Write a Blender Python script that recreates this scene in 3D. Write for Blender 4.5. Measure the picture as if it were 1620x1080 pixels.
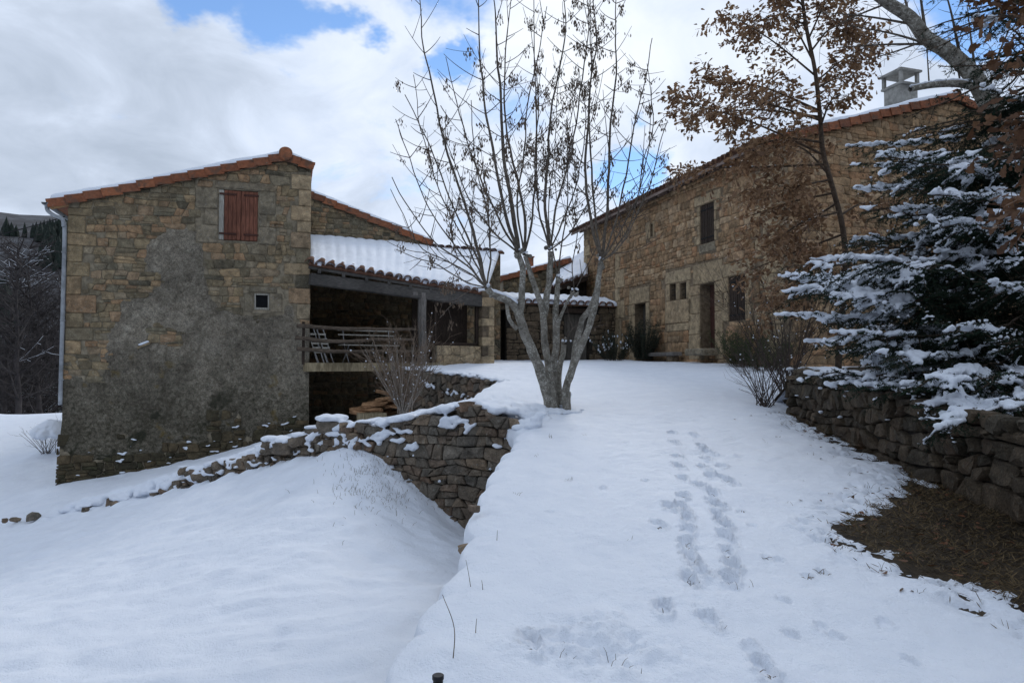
import bpy, bmesh, math, random
import numpy as np
from mathutils import Vector, Matrix

for _o in list(bpy.data.objects):
    bpy.data.objects.remove(_o)
scene = bpy.context.scene
COL = scene.collection
R = math.radians

# ------------------------------------------------------------------ camera
EZ = 1.6                              # eye height above the snow at the camera
F = 1080.0                            # focal length in photo pixels (24 mm lens)
PITCH = math.atan(35 / F)
cam_d = bpy.data.cameras.new('camera')
cam_d.sensor_width = 36; cam_d.lens = 24
cam_d.clip_start = 0.05; cam_d.clip_end = 6000
cam = bpy.data.objects.new('camera', cam_d)
COL.objects.link(cam)
cam.location = (0, 0, EZ)
cam.rotation_euler = (R(90) + PITCH, 0, 0)
scene.camera = cam

# ------------------------------------------------------------------ sky, sun, exposure
SUN_AZ, SUN_EL = R(12), R(32)         # behind the houses, hidden by cloud
world = bpy.data.worlds.new('World')
scene.world = world
world.use_nodes = True


def px_dir(px, py):
    u = (px - 810) / F; v = (540 - py) / F
    return Vector((u, math.cos(PITCH) - v * math.sin(PITCH), math.sin(PITCH) + v * math.cos(PITCH))).normalized()


class NT:
    """small helper to write node trees"""
    def __init__(self, tree):
        self.t = tree; tree.nodes.clear()

    def n(self, typ, props=None, **ins):
        nd = self.t.nodes.new(typ)
        for k, v in (props or {}).items():
            setattr(nd, k, v)
        for k, v in ins.items():
            key = int(k[1:]) if k[0] == 'i' and k[1:].isdigit() else k.replace('_', ' ')
            self.put(nd.inputs[key], v)
        return nd

    def put(self, sock, v):
        if isinstance(v, bpy.types.NodeSocket):
            self.t.links.new(v, sock)
        elif isinstance(v, bpy.types.Node):
            self.t.links.new(v.outputs[0], sock)
        else:
            if sock.type == 'RGBA' and hasattr(v, '__len__') and len(v) == 3:
                v = (*v, 1)
            sock.default_value = v

    def math(self, op, a, b=0.0, c=0.0, clamp=False):
        nd = self.n('ShaderNodeMath', {'operation': op, 'use_clamp': clamp})
        self.put(nd.inputs[0], a); self.put(nd.inputs[1], b)
        if op in ('MULTIPLY_ADD', 'COMPARE', 'SMOOTH_MIN'):
            self.put(nd.inputs[2], c)
        return nd.outputs[0]

    def mix(self, fac, a, b, mode='MIX'):
        nd = self.n('ShaderNodeMix', {'data_type': 'RGBA', 'blend_type': mode})
        self.put(nd.inputs[0], fac); self.put(nd.inputs[6], a); self.put(nd.inputs[7], b)
        return nd.outputs[2]

    def ramp(self, fac, stops, interp='LINEAR'):
        nd = self.n('ShaderNodeValToRGB')
        cr = nd.color_ramp; cr.interpolation = interp
        while len(cr.elements) > 1:
            cr.elements.remove(cr.elements[-1])
        cr.elements[0].position = stops[0][0]
        c0 = stops[0][1]; cr.elements[0].color = (*c0, 1) if hasattr(c0, '__len__') else (c0, c0, c0, 1)
        for p, c in stops[1:]:
            e = cr.elements.new(p); e.color = (*c, 1) if hasattr(c, '__len__') else (c, c, c, 1)
        self.put(nd.inputs[0], fac)
        return nd.outputs[0]

    def noise(self, vec, scale, detail=4, rough=0.55, dist=0.0):
        nd = self.n('ShaderNodeTexNoise', Scale=scale, Detail=detail, Roughness=rough, Distortion=dist)
        if vec is not None:
            self.put(nd.inputs['Vector'], vec)
        return nd.outputs[0]

    def smooth(self, v, a, b, lo=0.0, hi=1.0):
        nd = self.n('ShaderNodeMapRange', {'interpolation_type': 'SMOOTHSTEP'})
        for i, x in enumerate((v, a, b, lo, hi)):
            self.put(nd.inputs[i], x)
        return nd.outputs[0]


def build_world():
    g = NT(world.node_tree)
    sky = g.n('ShaderNodeTexSky', {'sky_type': 'NISHITA', 'sun_disc': False, 'sun_elevation': SUN_EL,
                                   'sun_rotation': SUN_AZ, 'altitude': 700, 'air_density': 1.0,
                                   'dust_density': 0.0, 'ozone_density': 4.0})
    tc = g.n('ShaderNodeTexCoord').outputs['Generated']
    sep = g.n('ShaderNodeSeparateXYZ', Vector=tc)
    zz = g.math('MAXIMUM', sep.outputs[2], 0.0)
    den = g.math('ADD', zz, 0.45)
    cv = g.n('ShaderNodeCombineXYZ', X=g.math('DIVIDE', sep.outputs[0], den), Y=g.math('DIVIDE', sep.outputs[1], den),
             Z=g.math('MULTIPLY', sep.outputs[2], 0.6)).outputs[0]
    off = g.n('ShaderNodeVectorMath', {'operation': 'ADD'}, i0=cv, i1=(3.1, 0.4, 2.0)).outputs[0]
    n1 = g.noise(off, 2.6, 7, 0.56, 0.3)
    cover = g.smooth(n1, 0.30, 0.43)
    # the blue gaps between the clouds
    warp = g.noise(off, 6.0, 5, 0.6)
    for (px, py, rad) in ((425, 12, .062), (330, -10, .05), (600, 44, .04), (722, 90, .04), (1000, 262, .045),
                          (1490, 95, .05), (1550, 20, .07), (690, -60, .1), (1100, -180, .12)):
        d = px_dir(px, py)
        dd = g.n('ShaderNodeVectorMath', {'operation': 'DISTANCE'}, i0=tc, i1=tuple(d)).outputs['Value']
        dd = g.math('ADD', dd, g.math('MULTIPLY', g.math('SUBTRACT', warp, 0.5), 0.26))
        hole = g.smooth(dd, rad * 0.35, rad * 1.15)
        cover = g.math('MULTIPLY', cover, hole)
    n2 = g.noise(off, 1.7, 6, 0.52, 0.2)
    n3 = g.noise(off, 5.0, 6, 0.6, 0.5)
    shade = g.math('ADD', g.math('MULTIPLY', n2, 0.60), g.math('MULTIPLY', n3, 0.42))
    glow = g.n('ShaderNodeVectorMath', {'operation': 'DISTANCE'}, i0=tc, i1=tuple(px_dir(900, 120))).outputs['Value']
    shade = g.math('ADD', shade, g.smooth(glow, 0.0, 0.75, 0.09, 0.0))
    ccol = g.ramp(shade, [(0.36, (0.42, 0.49, 0.60)), (0.46, (0.52, 0.595, 0.72)), (0.54, (0.63, 0.715, 0.86)),
                          (0.63, (0.75, 0.82, 0.93)), (0.74, (0.86, 0.91, 0.98))])
    bs = g.n('ShaderNodeBackground', Color=sky.outputs[0], Strength=0.15)
    bc = g.n('ShaderNodeBackground', Color=ccol, Strength=1.04)
    mx = g.n('ShaderNodeMixShader', i0=cover, i1=bs.outputs[0], i2=bc.outputs[0])
    out = g.n('ShaderNodeOutputWorld')
    g.put(out.inputs[0], mx.outputs[0])


build_world()
sun_d = bpy.data.lights.new('sun', 'SUN')
sun_d.energy = 1.1; sun_d.angle = R(15); sun_d.color = (1.0, 0.97, 0.93)
sun = bpy.data.objects.new('sun', sun_d); COL.objects.link(sun)
sun.rotation_euler = Vector((math.sin(SUN_AZ) * math.cos(SUN_EL), math.cos(SUN_AZ) * math.cos(SUN_EL),
                             math.sin(SUN_EL))).to_track_quat('Z', 'Y').to_euler()
sun.location = (0, 0, 60)

scene.render.engine = 'CYCLES'
scene.view_settings.view_transform = 'Standard'
scene.view_settings.look = 'None'
scene.view_settings.exposure = 0.14
scene.view_settings.gamma = 1.0
scene.view_settings.use_curve_mapping = False
scene.cycles.max_bounces = 6
scene.cycles.diffuse_bounces = 4

# ------------------------------------------------------------------ numeric helpers
CAM = np.array([0, 0, EZ])


def P(px, py, D):
    """world point seen at photo pixel (px, py) at forward distance D"""
    u = (px - 810) / F; v = (540 - py) / F
    d = np.array([u, math.cos(PITCH) - v * math.sin(PITCH), math.sin(PITCH) + v * math.cos(PITCH)])
    return CAM + d * (D / d[1])


def hashn(ix, iy, iz, seed):
    n = (ix.astype(np.int64) * 374761393 + iy.astype(np.int64) * 668265263 + iz.astype(np.int64) * 2147483647 +
         seed * 1013904223) & 0xffffffff
    n = ((n ^ (n >> 13)) * 1274126177) & 0xffffffff
    n = ((n ^ (n >> 16)) * 2246822519) & 0xffffffff
    return ((n ^ (n >> 15)) & 0xffffff) / float(0xffffff)


def vnoise(x, y, z=None, seed=0):
    x = np.asarray(x, float); y = np.asarray(y, float)
    z = np.zeros_like(x) if z is None else np.asarray(z, float)
    x, y, z = np.broadcast_arrays(x, y, z)
    xi, yi, zi = np.floor(x), np.floor(y), np.floor(z)
    fx, fy, fz = x - xi, y - yi, z - zi
    fx, fy, fz = (f * f * (3 - 2 * f) for f in (fx, fy, fz))
    r = 0
    for a in (0, 1):
        for b in (0, 1):
            for c in (0, 1):
                w = (fx if a else 1 - fx) * (fy if b else 1 - fy) * (fz if c else 1 - fz)
                r = r + w * hashn(xi + a, yi + b, zi + c, seed)
    return r * 2 - 1


def fbm(x, y, z=None, oct=4, seed=0, gain=0.5):
    a, r, s = 1.0, 0, 1.0
    for o in range(oct):
        r = r + a * vnoise(np.asarray(x) * s + o * 17.3, np.asarray(y) * s - o * 9.1, None if z is None else np.asarray(z) * s, seed + o)
        a *= gain; s *= 2.03
    return r


def sstep(x, a, b):
    t = np.clip((np.asarray(x, float) - a) / (b - a), 0, 1)
    return t * t * (3 - 2 * t)


class TPS:
    def __init__(self, pts, lam=1e-3):
        p = np.array(pts, float); self.xy = p[:, :2]; n = len(p)
        K = self.U(np.linalg.norm(self.xy[:, None] - self.xy[None], axis=2)) + lam * np.eye(n)
        Pm = np.hstack([np.ones((n, 1)), self.xy])
        A = np.block([[K, Pm], [Pm.T, np.zeros((3, 3))]])
        self.w = np.linalg.solve(A, np.concatenate([p[:, 2], np.zeros(3)]))

    @staticmethod
    def U(r):
        return np.where(r > 1e-9, r * r * np.log(np.maximum(r, 1e-9)), 0)

    def __call__(self, x, y):
        x = np.asarray(x, float); y = np.asarray(y, float)
        sh = x.shape; q = np.stack([x.ravel(), y.ravel()], 1)
        r = np.linalg.norm(q[:, None] - self.xy[None], axis=2)
        n = len(self.xy)
        v = self.U(r) @ self.w[:n] + self.w[n] + q @ self.w[n + 1:]
        return v.reshape(sh)


# ------------------------------------------------------------------ object helpers
WLOC = {}
LINKQ = []


def tag(o, label=None, cat=None, group=None, kind=None):
    if label: o['label'] = label
    if cat: o['category'] = cat
    if group: o['group'] = group
    if kind: o['kind'] = kind
    return o


def thing(name, loc, label, cat, group=None):
    o = bpy.data.objects.new(name, None)
    COL.objects.link(o)
    o.empty_display_size = 0.3
    o.location = tuple(loc)
    WLOC[o.name] = np.array(loc, float)
    return tag(o, label, cat, group)


def place(o, parent, c):
    COL.objects.link(o)
    if parent is not None:
        o.parent = parent
        o.location = tuple(np.asarray(c) - WLOC[parent.name])
    else:
        o.location = tuple(c)
    WLOC[o.name] = np.array(c, float)
    return o


def mesh_np(name, v, faces, mat, smooth=True, attr=None):
    me = bpy.data.meshes.new(name)
    v = np.asarray(v, float)
    if isinstance(faces, np.ndarray):
        nf, k = faces.shape
        me.vertices.add(len(v)); me.vertices.foreach_set('co', v.astype(np.float32).ravel())
        me.loops.add(nf * k); me.loops.foreach_set('vertex_index', faces.astype(np.int32).ravel())
        me.polygons.add(nf)
        me.polygons.foreach_set('loop_start', np.arange(0, nf * k, k, dtype=np.int32))
        me.polygons.foreach_set('loop_total', np.full(nf, k, dtype=np.int32))
        me.update(calc_edges=True)
        me.validate()
    else:
        me.from_pydata([tuple(p) for p in v], [], faces)
    if smooth:
        me.polygons.foreach_set('use_smooth', np.ones(len(me.polygons), dtype=bool))
    if attr is not None:
        a = me.attributes.new('rnd', 'FLOAT', 'POINT')
        a.data.foreach_set('value', np.broadcast_to(np.asarray(attr, np.float32), (len(v),)).copy())
    if mat is not None:
        me.materials.append(mat)
    return me


def mk(name, v, faces, mat, parent=None, smooth=True, attr=None, center=None):
    """one mesh object whose vertices are given in world coordinates"""
    v = np.asarray(v, float)
    c = (v.min(0) + v.max(0)) / 2 if center is None else np.asarray(center, float)
    me = mesh_np(name, v - c, faces, mat, smooth, attr)
    return place(bpy.data.objects.new(name, me), parent, c)


def grid_faces(nr, nc, flip=False):
    i = np.arange(nr - 1)[:, None] * nc + np.arange(nc - 1)[None]
    f = np.stack([i, i + 1, i + nc + 1, i + nc], -1).reshape(-1, 4)
    return f[:, ::-1].copy() if flip else f


class MB:
    """collects shapes into one mesh"""
    def __init__(self):
        self.v = []; self.f = []; self.a = []

    def add(self, v, f, attr=0.5):
        o = len(self.v)
        self.v += [tuple(p) for p in v]
        self.f += [tuple(int(i) + o for i in q) for q in f]
        self.a += [attr] * len(v)
        return self

    def box(self, c, ax, ay, az, bev=0.0, attr=0.5):
        """box with centre c and half-extent vectors"""
        c, ax, ay, az = (np.asarray(q, float) for q in (c, ax, ay, az))
        if bev <= 0:
            v = [c + i * ax + j * ay + k * az for i in (-1, 1) for j in (-1, 1) for k in (-1, 1)]
            f = [(0, 1, 3, 2), (4, 6, 7, 5), (0, 4, 5, 1), (2, 3, 7, 6), (0, 2, 6, 4), (1, 5, 7, 3)]
            return self.add(v, f, attr)
        lx, ly, lz = (np.linalg.norm(q) for q in (ax, ay, az))
        b = min(bev, lx * .45, ly * .45, lz * .45)
        v = []; idx = {}
        for i in (-1, 1):
            for j in (-1, 1):
                for k in (-1, 1):
                    for t in range(3):
                        s = [i * (1 - b / lx), j * (1 - b / ly), k * (1 - b / lz)]
                        s[t] = (i, j, k)[t]
                        idx[(i, j, k, t)] = len(v)
                        v.append(c + s[0] * ax + s[1] * ay + s[2] * az)
        f = []
        for t in range(3):
            o = [q for q in range(3) if q != t]
            for s in (-1, 1):
                ring = []
                for (p, q) in ((-1, -1), (1, -1), (1, 1), (-1, 1)):
                    key = [0, 0, 0]; key[t] = s; key[o[0]] = p; key[o[1]] = q
                    ring.append(idx[(*key, t)])
                f.append(ring)
        for t in range(3):
            o = [q for q in range(3) if q != t]
            for p in (-1, 1):
                for q in (-1, 1):
                    ka = [0, 0, 0]; ka[o[0]] = p; ka[o[1]] = q
                    kb = list(ka); ka[t] = -1; kb[t] = 1
                    f.append((idx[(*ka, o[0])], idx[(*kb, o[0])], idx[(*kb, o[1])], idx[(*ka, o[1])]))
        for i in (-1, 1):
            for j in (-1, 1):
                for k in (-1, 1):
                    f.append(tuple(idx[(i, j, k, t)] for t in range(3)))
        return self.add(v, f, attr)

    def tube(self, pts, rad, n=6, attr=0.5, cap=True):
        v, f = tube_geo(np.asarray(pts, float), rad, n, cap)
        return self.add(v, f, attr)

    def build(self, name, mat, parent=None, smooth=False):
        v = np.array(self.v)
        me_f = self.f
        o = mk(name, v, me_f, mat, parent, smooth, np.array(self.a))
        bm = bmesh.new(); bm.from_mesh(o.data); bmesh.ops.recalc_face_normals(bm, faces=bm.faces)
        bm.to_mesh(o.data); bm.free()
        return o


def tube_geo(p, rad, n=6, cap=True):
    m = len(p)
    rad = np.broadcast_to(np.asarray(rad, float), (m,))
    t = np.gradient(p, axis=0)
    t /= np.maximum(np.linalg.norm(t, axis=1, keepdims=True), 1e-9)
    ref = np.array([0, 0, 1.0]) if abs(t[0][2]) < 0.9 else np.array([1.0, 0, 0])
    u = np.cross(t[0], ref); u /= np.linalg.norm(u)
    us = [u]
    for k in range(1, m):
        u = us[-1] - t[k] * (us[-1] @ t[k]); u /= max(np.linalg.norm(u), 1e-9); us.append(u)
    us = np.array(us); ws = np.cross(t, us)
    a = np.linspace(0, 2 * np.pi, n, endpoint=False)
    v = p[:, None] + rad[:, None, None] * (np.cos(a)[None, :, None] * us[:, None] + np.sin(a)[None, :, None] * ws[:, None])
    v = v.reshape(-1, 3)
    i = np.arange(m - 1)[:, None] * n; j = np.arange(n)[None]; j2 = (j + 1) % n
    f = np.stack([i + j, i + j2, i + n + j2, i + n + j], -1).reshape(-1, 4)
    f = [tuple(q) for q in f]
    if cap:
        f.append(tuple(range(n - 1, -1, -1))); f.append(tuple((m - 1) * n + k for k in range(n)))
    return v, f


def tubes_mesh(name, paths, mat, parent, sides=None):
    """many tapered limbs as one mesh; paths = [(pts, radii)]"""
    V = []; Fq = []; base = 0
    for p, r in paths:
        p = np.asarray(p, float); r0 = float(np.max(r))
        n = sides or (10 if r0 > 0.05 else 6 if r0 > 0.015 else 4 if r0 > 0.006 else 3)
        v, f = tube_geo(p, r, n, False)
        V.append(v); Fq.append(np.array(f) + base); base += len(v)
    return mk(name, np.concatenate(V), np.concatenate(Fq), mat, parent, True)


def lerp_path(pts, step):
    """Catmull-Rom resample of a polyline"""
    p = np.asarray(pts, float)
    if len(p) < 3:
        k = max(2, int(np.linalg.norm(p[1] - p[0]) / step) + 1)
        return p[0] + (p[1] - p[0]) * np.linspace(0, 1, k)[:, None]
    q = np.vstack([2 * p[0] - p[1], p, 2 * p[-1] - p[-2]])
    out = []
    for i in range(1, len(q) - 2):
        L = np.linalg.norm(q[i + 1][:3] - q[i][:3]); k = max(2, int(L / step) + 1)
        t = np.linspace(0, 1, k, endpoint=False)[:, None]
        a, b, c, d = q[i - 1], q[i], q[i + 1], q[i + 2]
        out.append(.5 * (2 * b + (c - a) * t + (2 * a - 5 * b + 4 * c - d) * t ** 2 + (3 * b - a - 3 * c + d) * t ** 3))
    out.append(p[-1:])
    return np.concatenate(out)


def evaluated(ob):
    dg = bpy.context.evaluated_depsgraph_get()
    me = bpy.data.meshes.new_from_object(ob.evaluated_get(dg))
    return me


_ico = None


def ico():
    global _ico
    if _ico is None:
        bm = bmesh.new(); bmesh.ops.create_icosphere(bm, subdivisions=1, radius=1)
        bm.verts.ensure_lookup_table()
        _ico = (np.array([v.co[:] for v in bm.verts]), np.array([[v.index for v in f.verts] for f in bm.faces]))
        bm.free()
    return _ico


def blob_mesh(name, blobs, voxel, mat, parent=None, smooth=2, noise_amp=0.0, noise_sc=6.0):
    """union of squashed blobs (cx,cy,cz,rx,ry,rz) as one soft skin"""
    iv, jf = ico()
    b = np.asarray(blobs, float)
    V = (b[:, None, :3] + iv[None] * b[:, None, 3:6]).reshape(-1, 3)
    Fc = (jf[None] + (np.arange(len(b)) * len(iv))[:, None, None]).reshape(-1, 3)
    me = mesh_np(name, V, Fc, None)
    ob = bpy.data.objects.new('blob_source', me); COL.objects.link(ob)
    m = ob.modifiers.new('r', 'REMESH'); m.mode = 'VOXEL'; m.voxel_size = voxel
    if smooth:
        s = ob.modifiers.new('s', 'SMOOTH'); s.factor = 0.5; s.iterations = smooth
    me2 = evaluated(ob)
    bpy.data.objects.remove(ob); bpy.data.meshes.remove(me)
    n = len(me2.vertices); co = np.empty(n * 3, np.float32); me2.vertices.foreach_get('co', co); co = co.reshape(-1, 3).astype(float)
    if noise_amp:
        co[:, 2] += noise_amp * vnoise(co[:, 0] * noise_sc, co[:, 1] * noise_sc, co[:, 2] * noise_sc, 3)
        co[:, 0] += noise_amp * vnoise(co[:, 0] * noise_sc, co[:, 1] * noise_sc, co[:, 2] * noise_sc + 40, 5)
    c = (co.min(0) + co.max(0)) / 2
    me2.vertices.foreach_set('co', (co - c).astype(np.float32).ravel())
    me2.polygons.foreach_set('use_smooth', np.ones(len(me2.polygons), dtype=bool))
    me2.materials.clear(); me2.materials.append(mat); me2.name = name
    return place(bpy.data.objects.new(name, me2), parent, c)


# ------------------------------------------------------------------ materials
MATS = {}


def material(name):
    m = bpy.data.materials.new(name); m.use_nodes = True
    g = NT(m.node_tree)
    pr = g.n('ShaderNodeBsdfPrincipled')
    out = g.n('ShaderNodeOutputMaterial'); g.put(out.inputs[0], pr.outputs[0])
    pr.inputs['Specular IOR Level'].default_value = 0.25
    pr.inputs['Roughness'].default_value = 0.85
    MATS[name] = m
    pos = g.n('ShaderNodeNewGeometry').outputs['Position']
    return m, g, pr, pos


def bump(g, pr, h, strength=0.4, dist=0.02):
    b = g.n('ShaderNodeBump', Strength=strength, Distance=dist, Height=h)
    g.put(pr.inputs['Normal'], b.outputs[0])


def stone_mat(name, pal, lichen=(0.30, 0.30, 0.27), lich=0.35, bstr=0.7, bright=1.0, tone=(1.02, .98, .91)):
    m, g, pr, pos = material(name)
    rnd = g.n('ShaderNodeAttribute', {'attribute_name': 'rnd'}).outputs['Fac']
    k = len(pal)
    base = g.ramp(rnd, [(i / (k - 1), tuple(c * bright * q for c, q in zip(pal[i], tone))) for i in range(k)])
    n1 = g.noise(pos, 7, 6, 0.6, 0.4)
    base = g.mix(1.0, base, g.ramp(n1, [(0.3, 0.5), (0.5, 0.95), (0.72, 1.5)]), 'MULTIPLY')
    n2 = g.noise(pos, 22, 5, 0.65)
    base = g.mix(g.smooth(n2, 0.56, 0.66, 0, lich), base, lichen)
    n4 = g.noise(pos, 2.3, 4, 0.6)
    base = g.mix(g.smooth(n4, 0.52, 0.68, 0, 0.5), base, tuple(c * 0.45 for c in pal[k // 2]))
    n5 = g.noise(pos, 60, 3, 0.7)
    base = g.mix(1.0, base, g.ramp(n5, [(0.3, 0.62), (0.7, 1.4)]), 'MULTIPLY')
    g.put(pr.inputs['Base Color'], base)
    bump(g, pr, g.math('ADD', g.noise(pos, 24, 8, 0.65), g.math('MULTIPLY', n1, 0.8)), bstr, 0.03)
    return m


stone_mat('barn_stone', [(.07, .062, .045), (.155, .125, .080), (.20, .155, .095), (.11, .10, .073), (.24, .18, .11), (.22, .14, .082), (.18, .155, .112), (.13, .112, .077)], lichen=(.27, .26, .20), lich=.4, bright=1.3)
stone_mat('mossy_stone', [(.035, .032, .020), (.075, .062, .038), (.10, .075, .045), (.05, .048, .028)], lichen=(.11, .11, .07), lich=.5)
stone_mat('house_stone', [(.15, .112, .072), (.27, .20, .125), (.33, .25, .165), (.20, .145, .09), (.30, .22, .14), (.27, .17, .10), (.36, .29, .205), (.22, .175, .12)], lichen=(.28, .24, .18), lich=.35, bright=1.06, tone=(1.14, 1.0, .86))
stone_mat('dry_stone', [(.10, .085, .07), (.17, .14, .11), (.21, .16, .115), (.125, .115, .10), (.18, .125, .09), (.145, .13, .11), (.19, .17, .145)], lichen=(.22, .21, .18), lich=.5, bstr=.9)
stone_mat('shade_stone', [(.045, .038, .028), (.08, .063, .045), (.10, .076, .054), (.062, .054, .042), (.085, .06, .042)], lichen=(.12, .115, .09), lich=.5, bstr=.9)  # right wall stones, with the fir's shade darkened into their colours
stone_mat('dark_stone', [(.09, .072, .05), (.13, .10, .07), (.15, .115, .08), (.11, .085, .06)], lich=.2)
stone_mat('ashlar', [(.29, .225, .145), (.38, .305, .205), (.33, .25, .16)], lichen=(.3, .28, .22), lich=.4, bstr=.5)
stone_mat('grey_ashlar', [(.17, .148, .108), (.225, .195, .145), (.19, .162, .12)], lichen=(.28, .27, .24), lich=.5, bstr=.5)


def simple_noise_mat(name, c0, c1, scale=8, bstr=.4, detail=6, rough=.85, stretch=None, bd=.02):
    m, g, pr, pos = material(name)
    vec = pos
    if stretch:
        vec = g.n('ShaderNodeVectorMath', {'operation': 'MULTIPLY'}, i0=pos, i1=stretch).outputs[0]
    n = g.noise(vec, scale, detail, .6, .3)
    big = g.noise(pos, 1.3, 3, .5)
    col = g.mix(g.smooth(n, .3, .7), c0, c1)
    col = g.mix(1.0, col, g.ramp(big, [(.3, .75), (.7, 1.25)]), 'MULTIPLY')
    g.put(pr.inputs['Base Color'], col)
    pr.inputs['Roughness'].default_value = rough
    bump(g, pr, g.noise(vec, scale * 2.5, 6, .6), bstr, bd)
    return m


simple_noise_mat('mortar', (.13, .108, .074), (.28, .235, .165), 9, .6)
simple_noise_mat('house_mortar', (.13, .095, .06), (.25, .19, .125), 9, .6)
simple_noise_mat('dark_joint', (.012, .010, .008), (.035, .028, .02), 9, .5)
simple_noise_mat('old_wood', (.10, .09, .08), (.23, .21, .19), 5, .5, stretch=(9, 9, 1.2))
simple_noise_mat('rail_wood', (.06, .045, .033), (.15, .115, .085), 5, .5, stretch=(2, 2, 9))
simple_noise_mat('beam_wood', (.05, .047, .043), (.115, .105, .095), 5, .5, stretch=(2, 2, 12))
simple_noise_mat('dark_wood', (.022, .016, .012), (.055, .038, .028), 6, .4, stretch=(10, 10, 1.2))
simple_noise_mat('door_wood', (.05, .022, .016), (.09, .04, .03), 6, .4, stretch=(10, 10, 1.2))
simple_noise_mat('red_wood', (.11, .044, .028), (.25, .10, .062), 5, .4, stretch=(11, 11, 1.0))
simple_noise_mat('grey_door', (.07, .062, .052), (.14, .125, .105), 5, .5, stretch=(11, 11, 1.0))
simple_noise_mat('white_wood', (.28, .26, .22), (.50, .48, .42), 6, .3, stretch=(9, 9, 1.2))
simple_noise_mat('soffit_wood', (.16, .12, .10), (.27, .21, .18), 5, .4, stretch=(2, 2, 9))
simple_noise_mat('new_wood', (.30, .17, .08), (.42, .25, .12), 6, .3)
simple_noise_mat('split_wood', (.16, .085, .04), (.40, .23, .12), 7, .6)
simple_noise_mat('concrete', (.22, .215, .195), (.36, .35, .32), 7, .4)
simple_noise_mat('slab_concrete', (.14, .11, .065), (.33, .27, .17), 5, .4, stretch=(3, 3, .6))
simple_noise_mat('soil', (.020, .014, .009), (.055, .040, .024), 7, .9, bd=.04)
simple_noise_mat('zinc', (.22, .23, .24), (.34, .36, .38), 6, .15, rough=.45)
simple_noise_mat('white_metal', (.26, .255, .25), (.42, .41, .40), 9, .1, rough=.5)
simple_noise_mat('black_plastic', (.008, .008, .010), (.016, .016, .02), 20, .1, rough=.45)
simple_noise_mat('green_hose', (.01, .12, .06), (.02, .2, .1), 20, .1, rough=.5)
simple_noise_mat('cable', (.01, .01, .01), (.02, .02, .02), 20, .1)
simple_noise_mat('shoot_bark', (.07, .058, .046), (.15, .125, .10), 22, .5)
simple_noise_mat('twig_bark', (.045, .033, .027), (.10, .078, .065), 30, .3)
simple_noise_mat('oak_bark', (.05, .036, .026), (.12, .085, .06), 18, .7)
simple_noise_mat('bush_bark', (.17, .145, .12), (.32, .28, .24), 30, .3)
simple_noise_mat('red_twig', (.13, .092, .065), (.24, .18, .13), 30, .3)
simple_noise_mat('seed_keys', (.10, .07, .048), (.20, .15, .11), 20, .2)
simple_noise_mat('needles', (.006, .014, .008), (.018, .034, .017), 9, .2)
simple_noise_mat('broom_green', (.02, .035, .012), (.05, .075, .025), 9, .2)
simple_noise_mat('rosemary', (.018, .026, .016), (.045, .055, .038), 9, .2)
simple_noise_mat('dry_grass', (.04, .029, .014), (.16, .11, .055), 25, .2)
simple_noise_mat('far_bark', (.030, .026, .026), (.065, .055, .052), 4, .2)
simple_noise_mat('far_conifer', (.010, .016, .013), (.028, .038, .03), 1.2, .2)


def plaster_mat():
    m, g, pr, pos = material('plaster')
    n = g.noise(pos, 5, 8, .66, .6)
    col = g.ramp(n, [(.28, (.125, .104, .076)), (.45, (.215, .185, .14)), (.6, (.28, .246, .19)), (.75, (.36, .32, .255))]
                 )
    blot = g.noise(pos, .75, 5, .6, .4)
    col = g.mix(1.0, col, g.ramp(blot, [(.32, .62), (.5, .95), (.66, 1.3)]), 'MULTIPLY')
    grit = g.noise(pos, 45, 5, .75)
    col = g.mix(1.0, col, g.ramp(grit, [(.30, .45), (.5, 1.0), (.68, 1.7)]), 'MULTIPLY')
    spot = g.noise(pos, 13, 5, .7, .5)
    col = g.mix(1.0, col, g.ramp(spot, [(.32, .55), (.5, 1.0), (.7, 1.35)]), 'MULTIPLY')
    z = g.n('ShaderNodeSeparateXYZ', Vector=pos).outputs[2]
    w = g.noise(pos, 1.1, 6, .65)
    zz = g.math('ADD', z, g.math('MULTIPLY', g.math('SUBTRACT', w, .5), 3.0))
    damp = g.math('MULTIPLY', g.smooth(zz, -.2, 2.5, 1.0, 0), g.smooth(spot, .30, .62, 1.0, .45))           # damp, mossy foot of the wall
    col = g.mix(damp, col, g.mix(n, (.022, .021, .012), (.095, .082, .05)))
    och = g.noise(pos, 2.6, 4, .5)
    col = g.mix(g.math('MULTIPLY', g.smooth(och, .64, .74, 0, .6), g.smooth(z, 2.6, .8)), col, (.18, .12, .025))
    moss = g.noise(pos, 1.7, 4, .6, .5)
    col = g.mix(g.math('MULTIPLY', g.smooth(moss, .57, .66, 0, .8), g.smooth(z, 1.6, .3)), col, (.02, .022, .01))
    g.put(pr.inputs['Base Color'], col)
    bump(g, pr, g.math('ADD', g.noise(pos, 30, 8, .75), g.math('MULTIPLY', spot, 1.2)), 1.0, .05)


plaster_mat()


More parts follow.
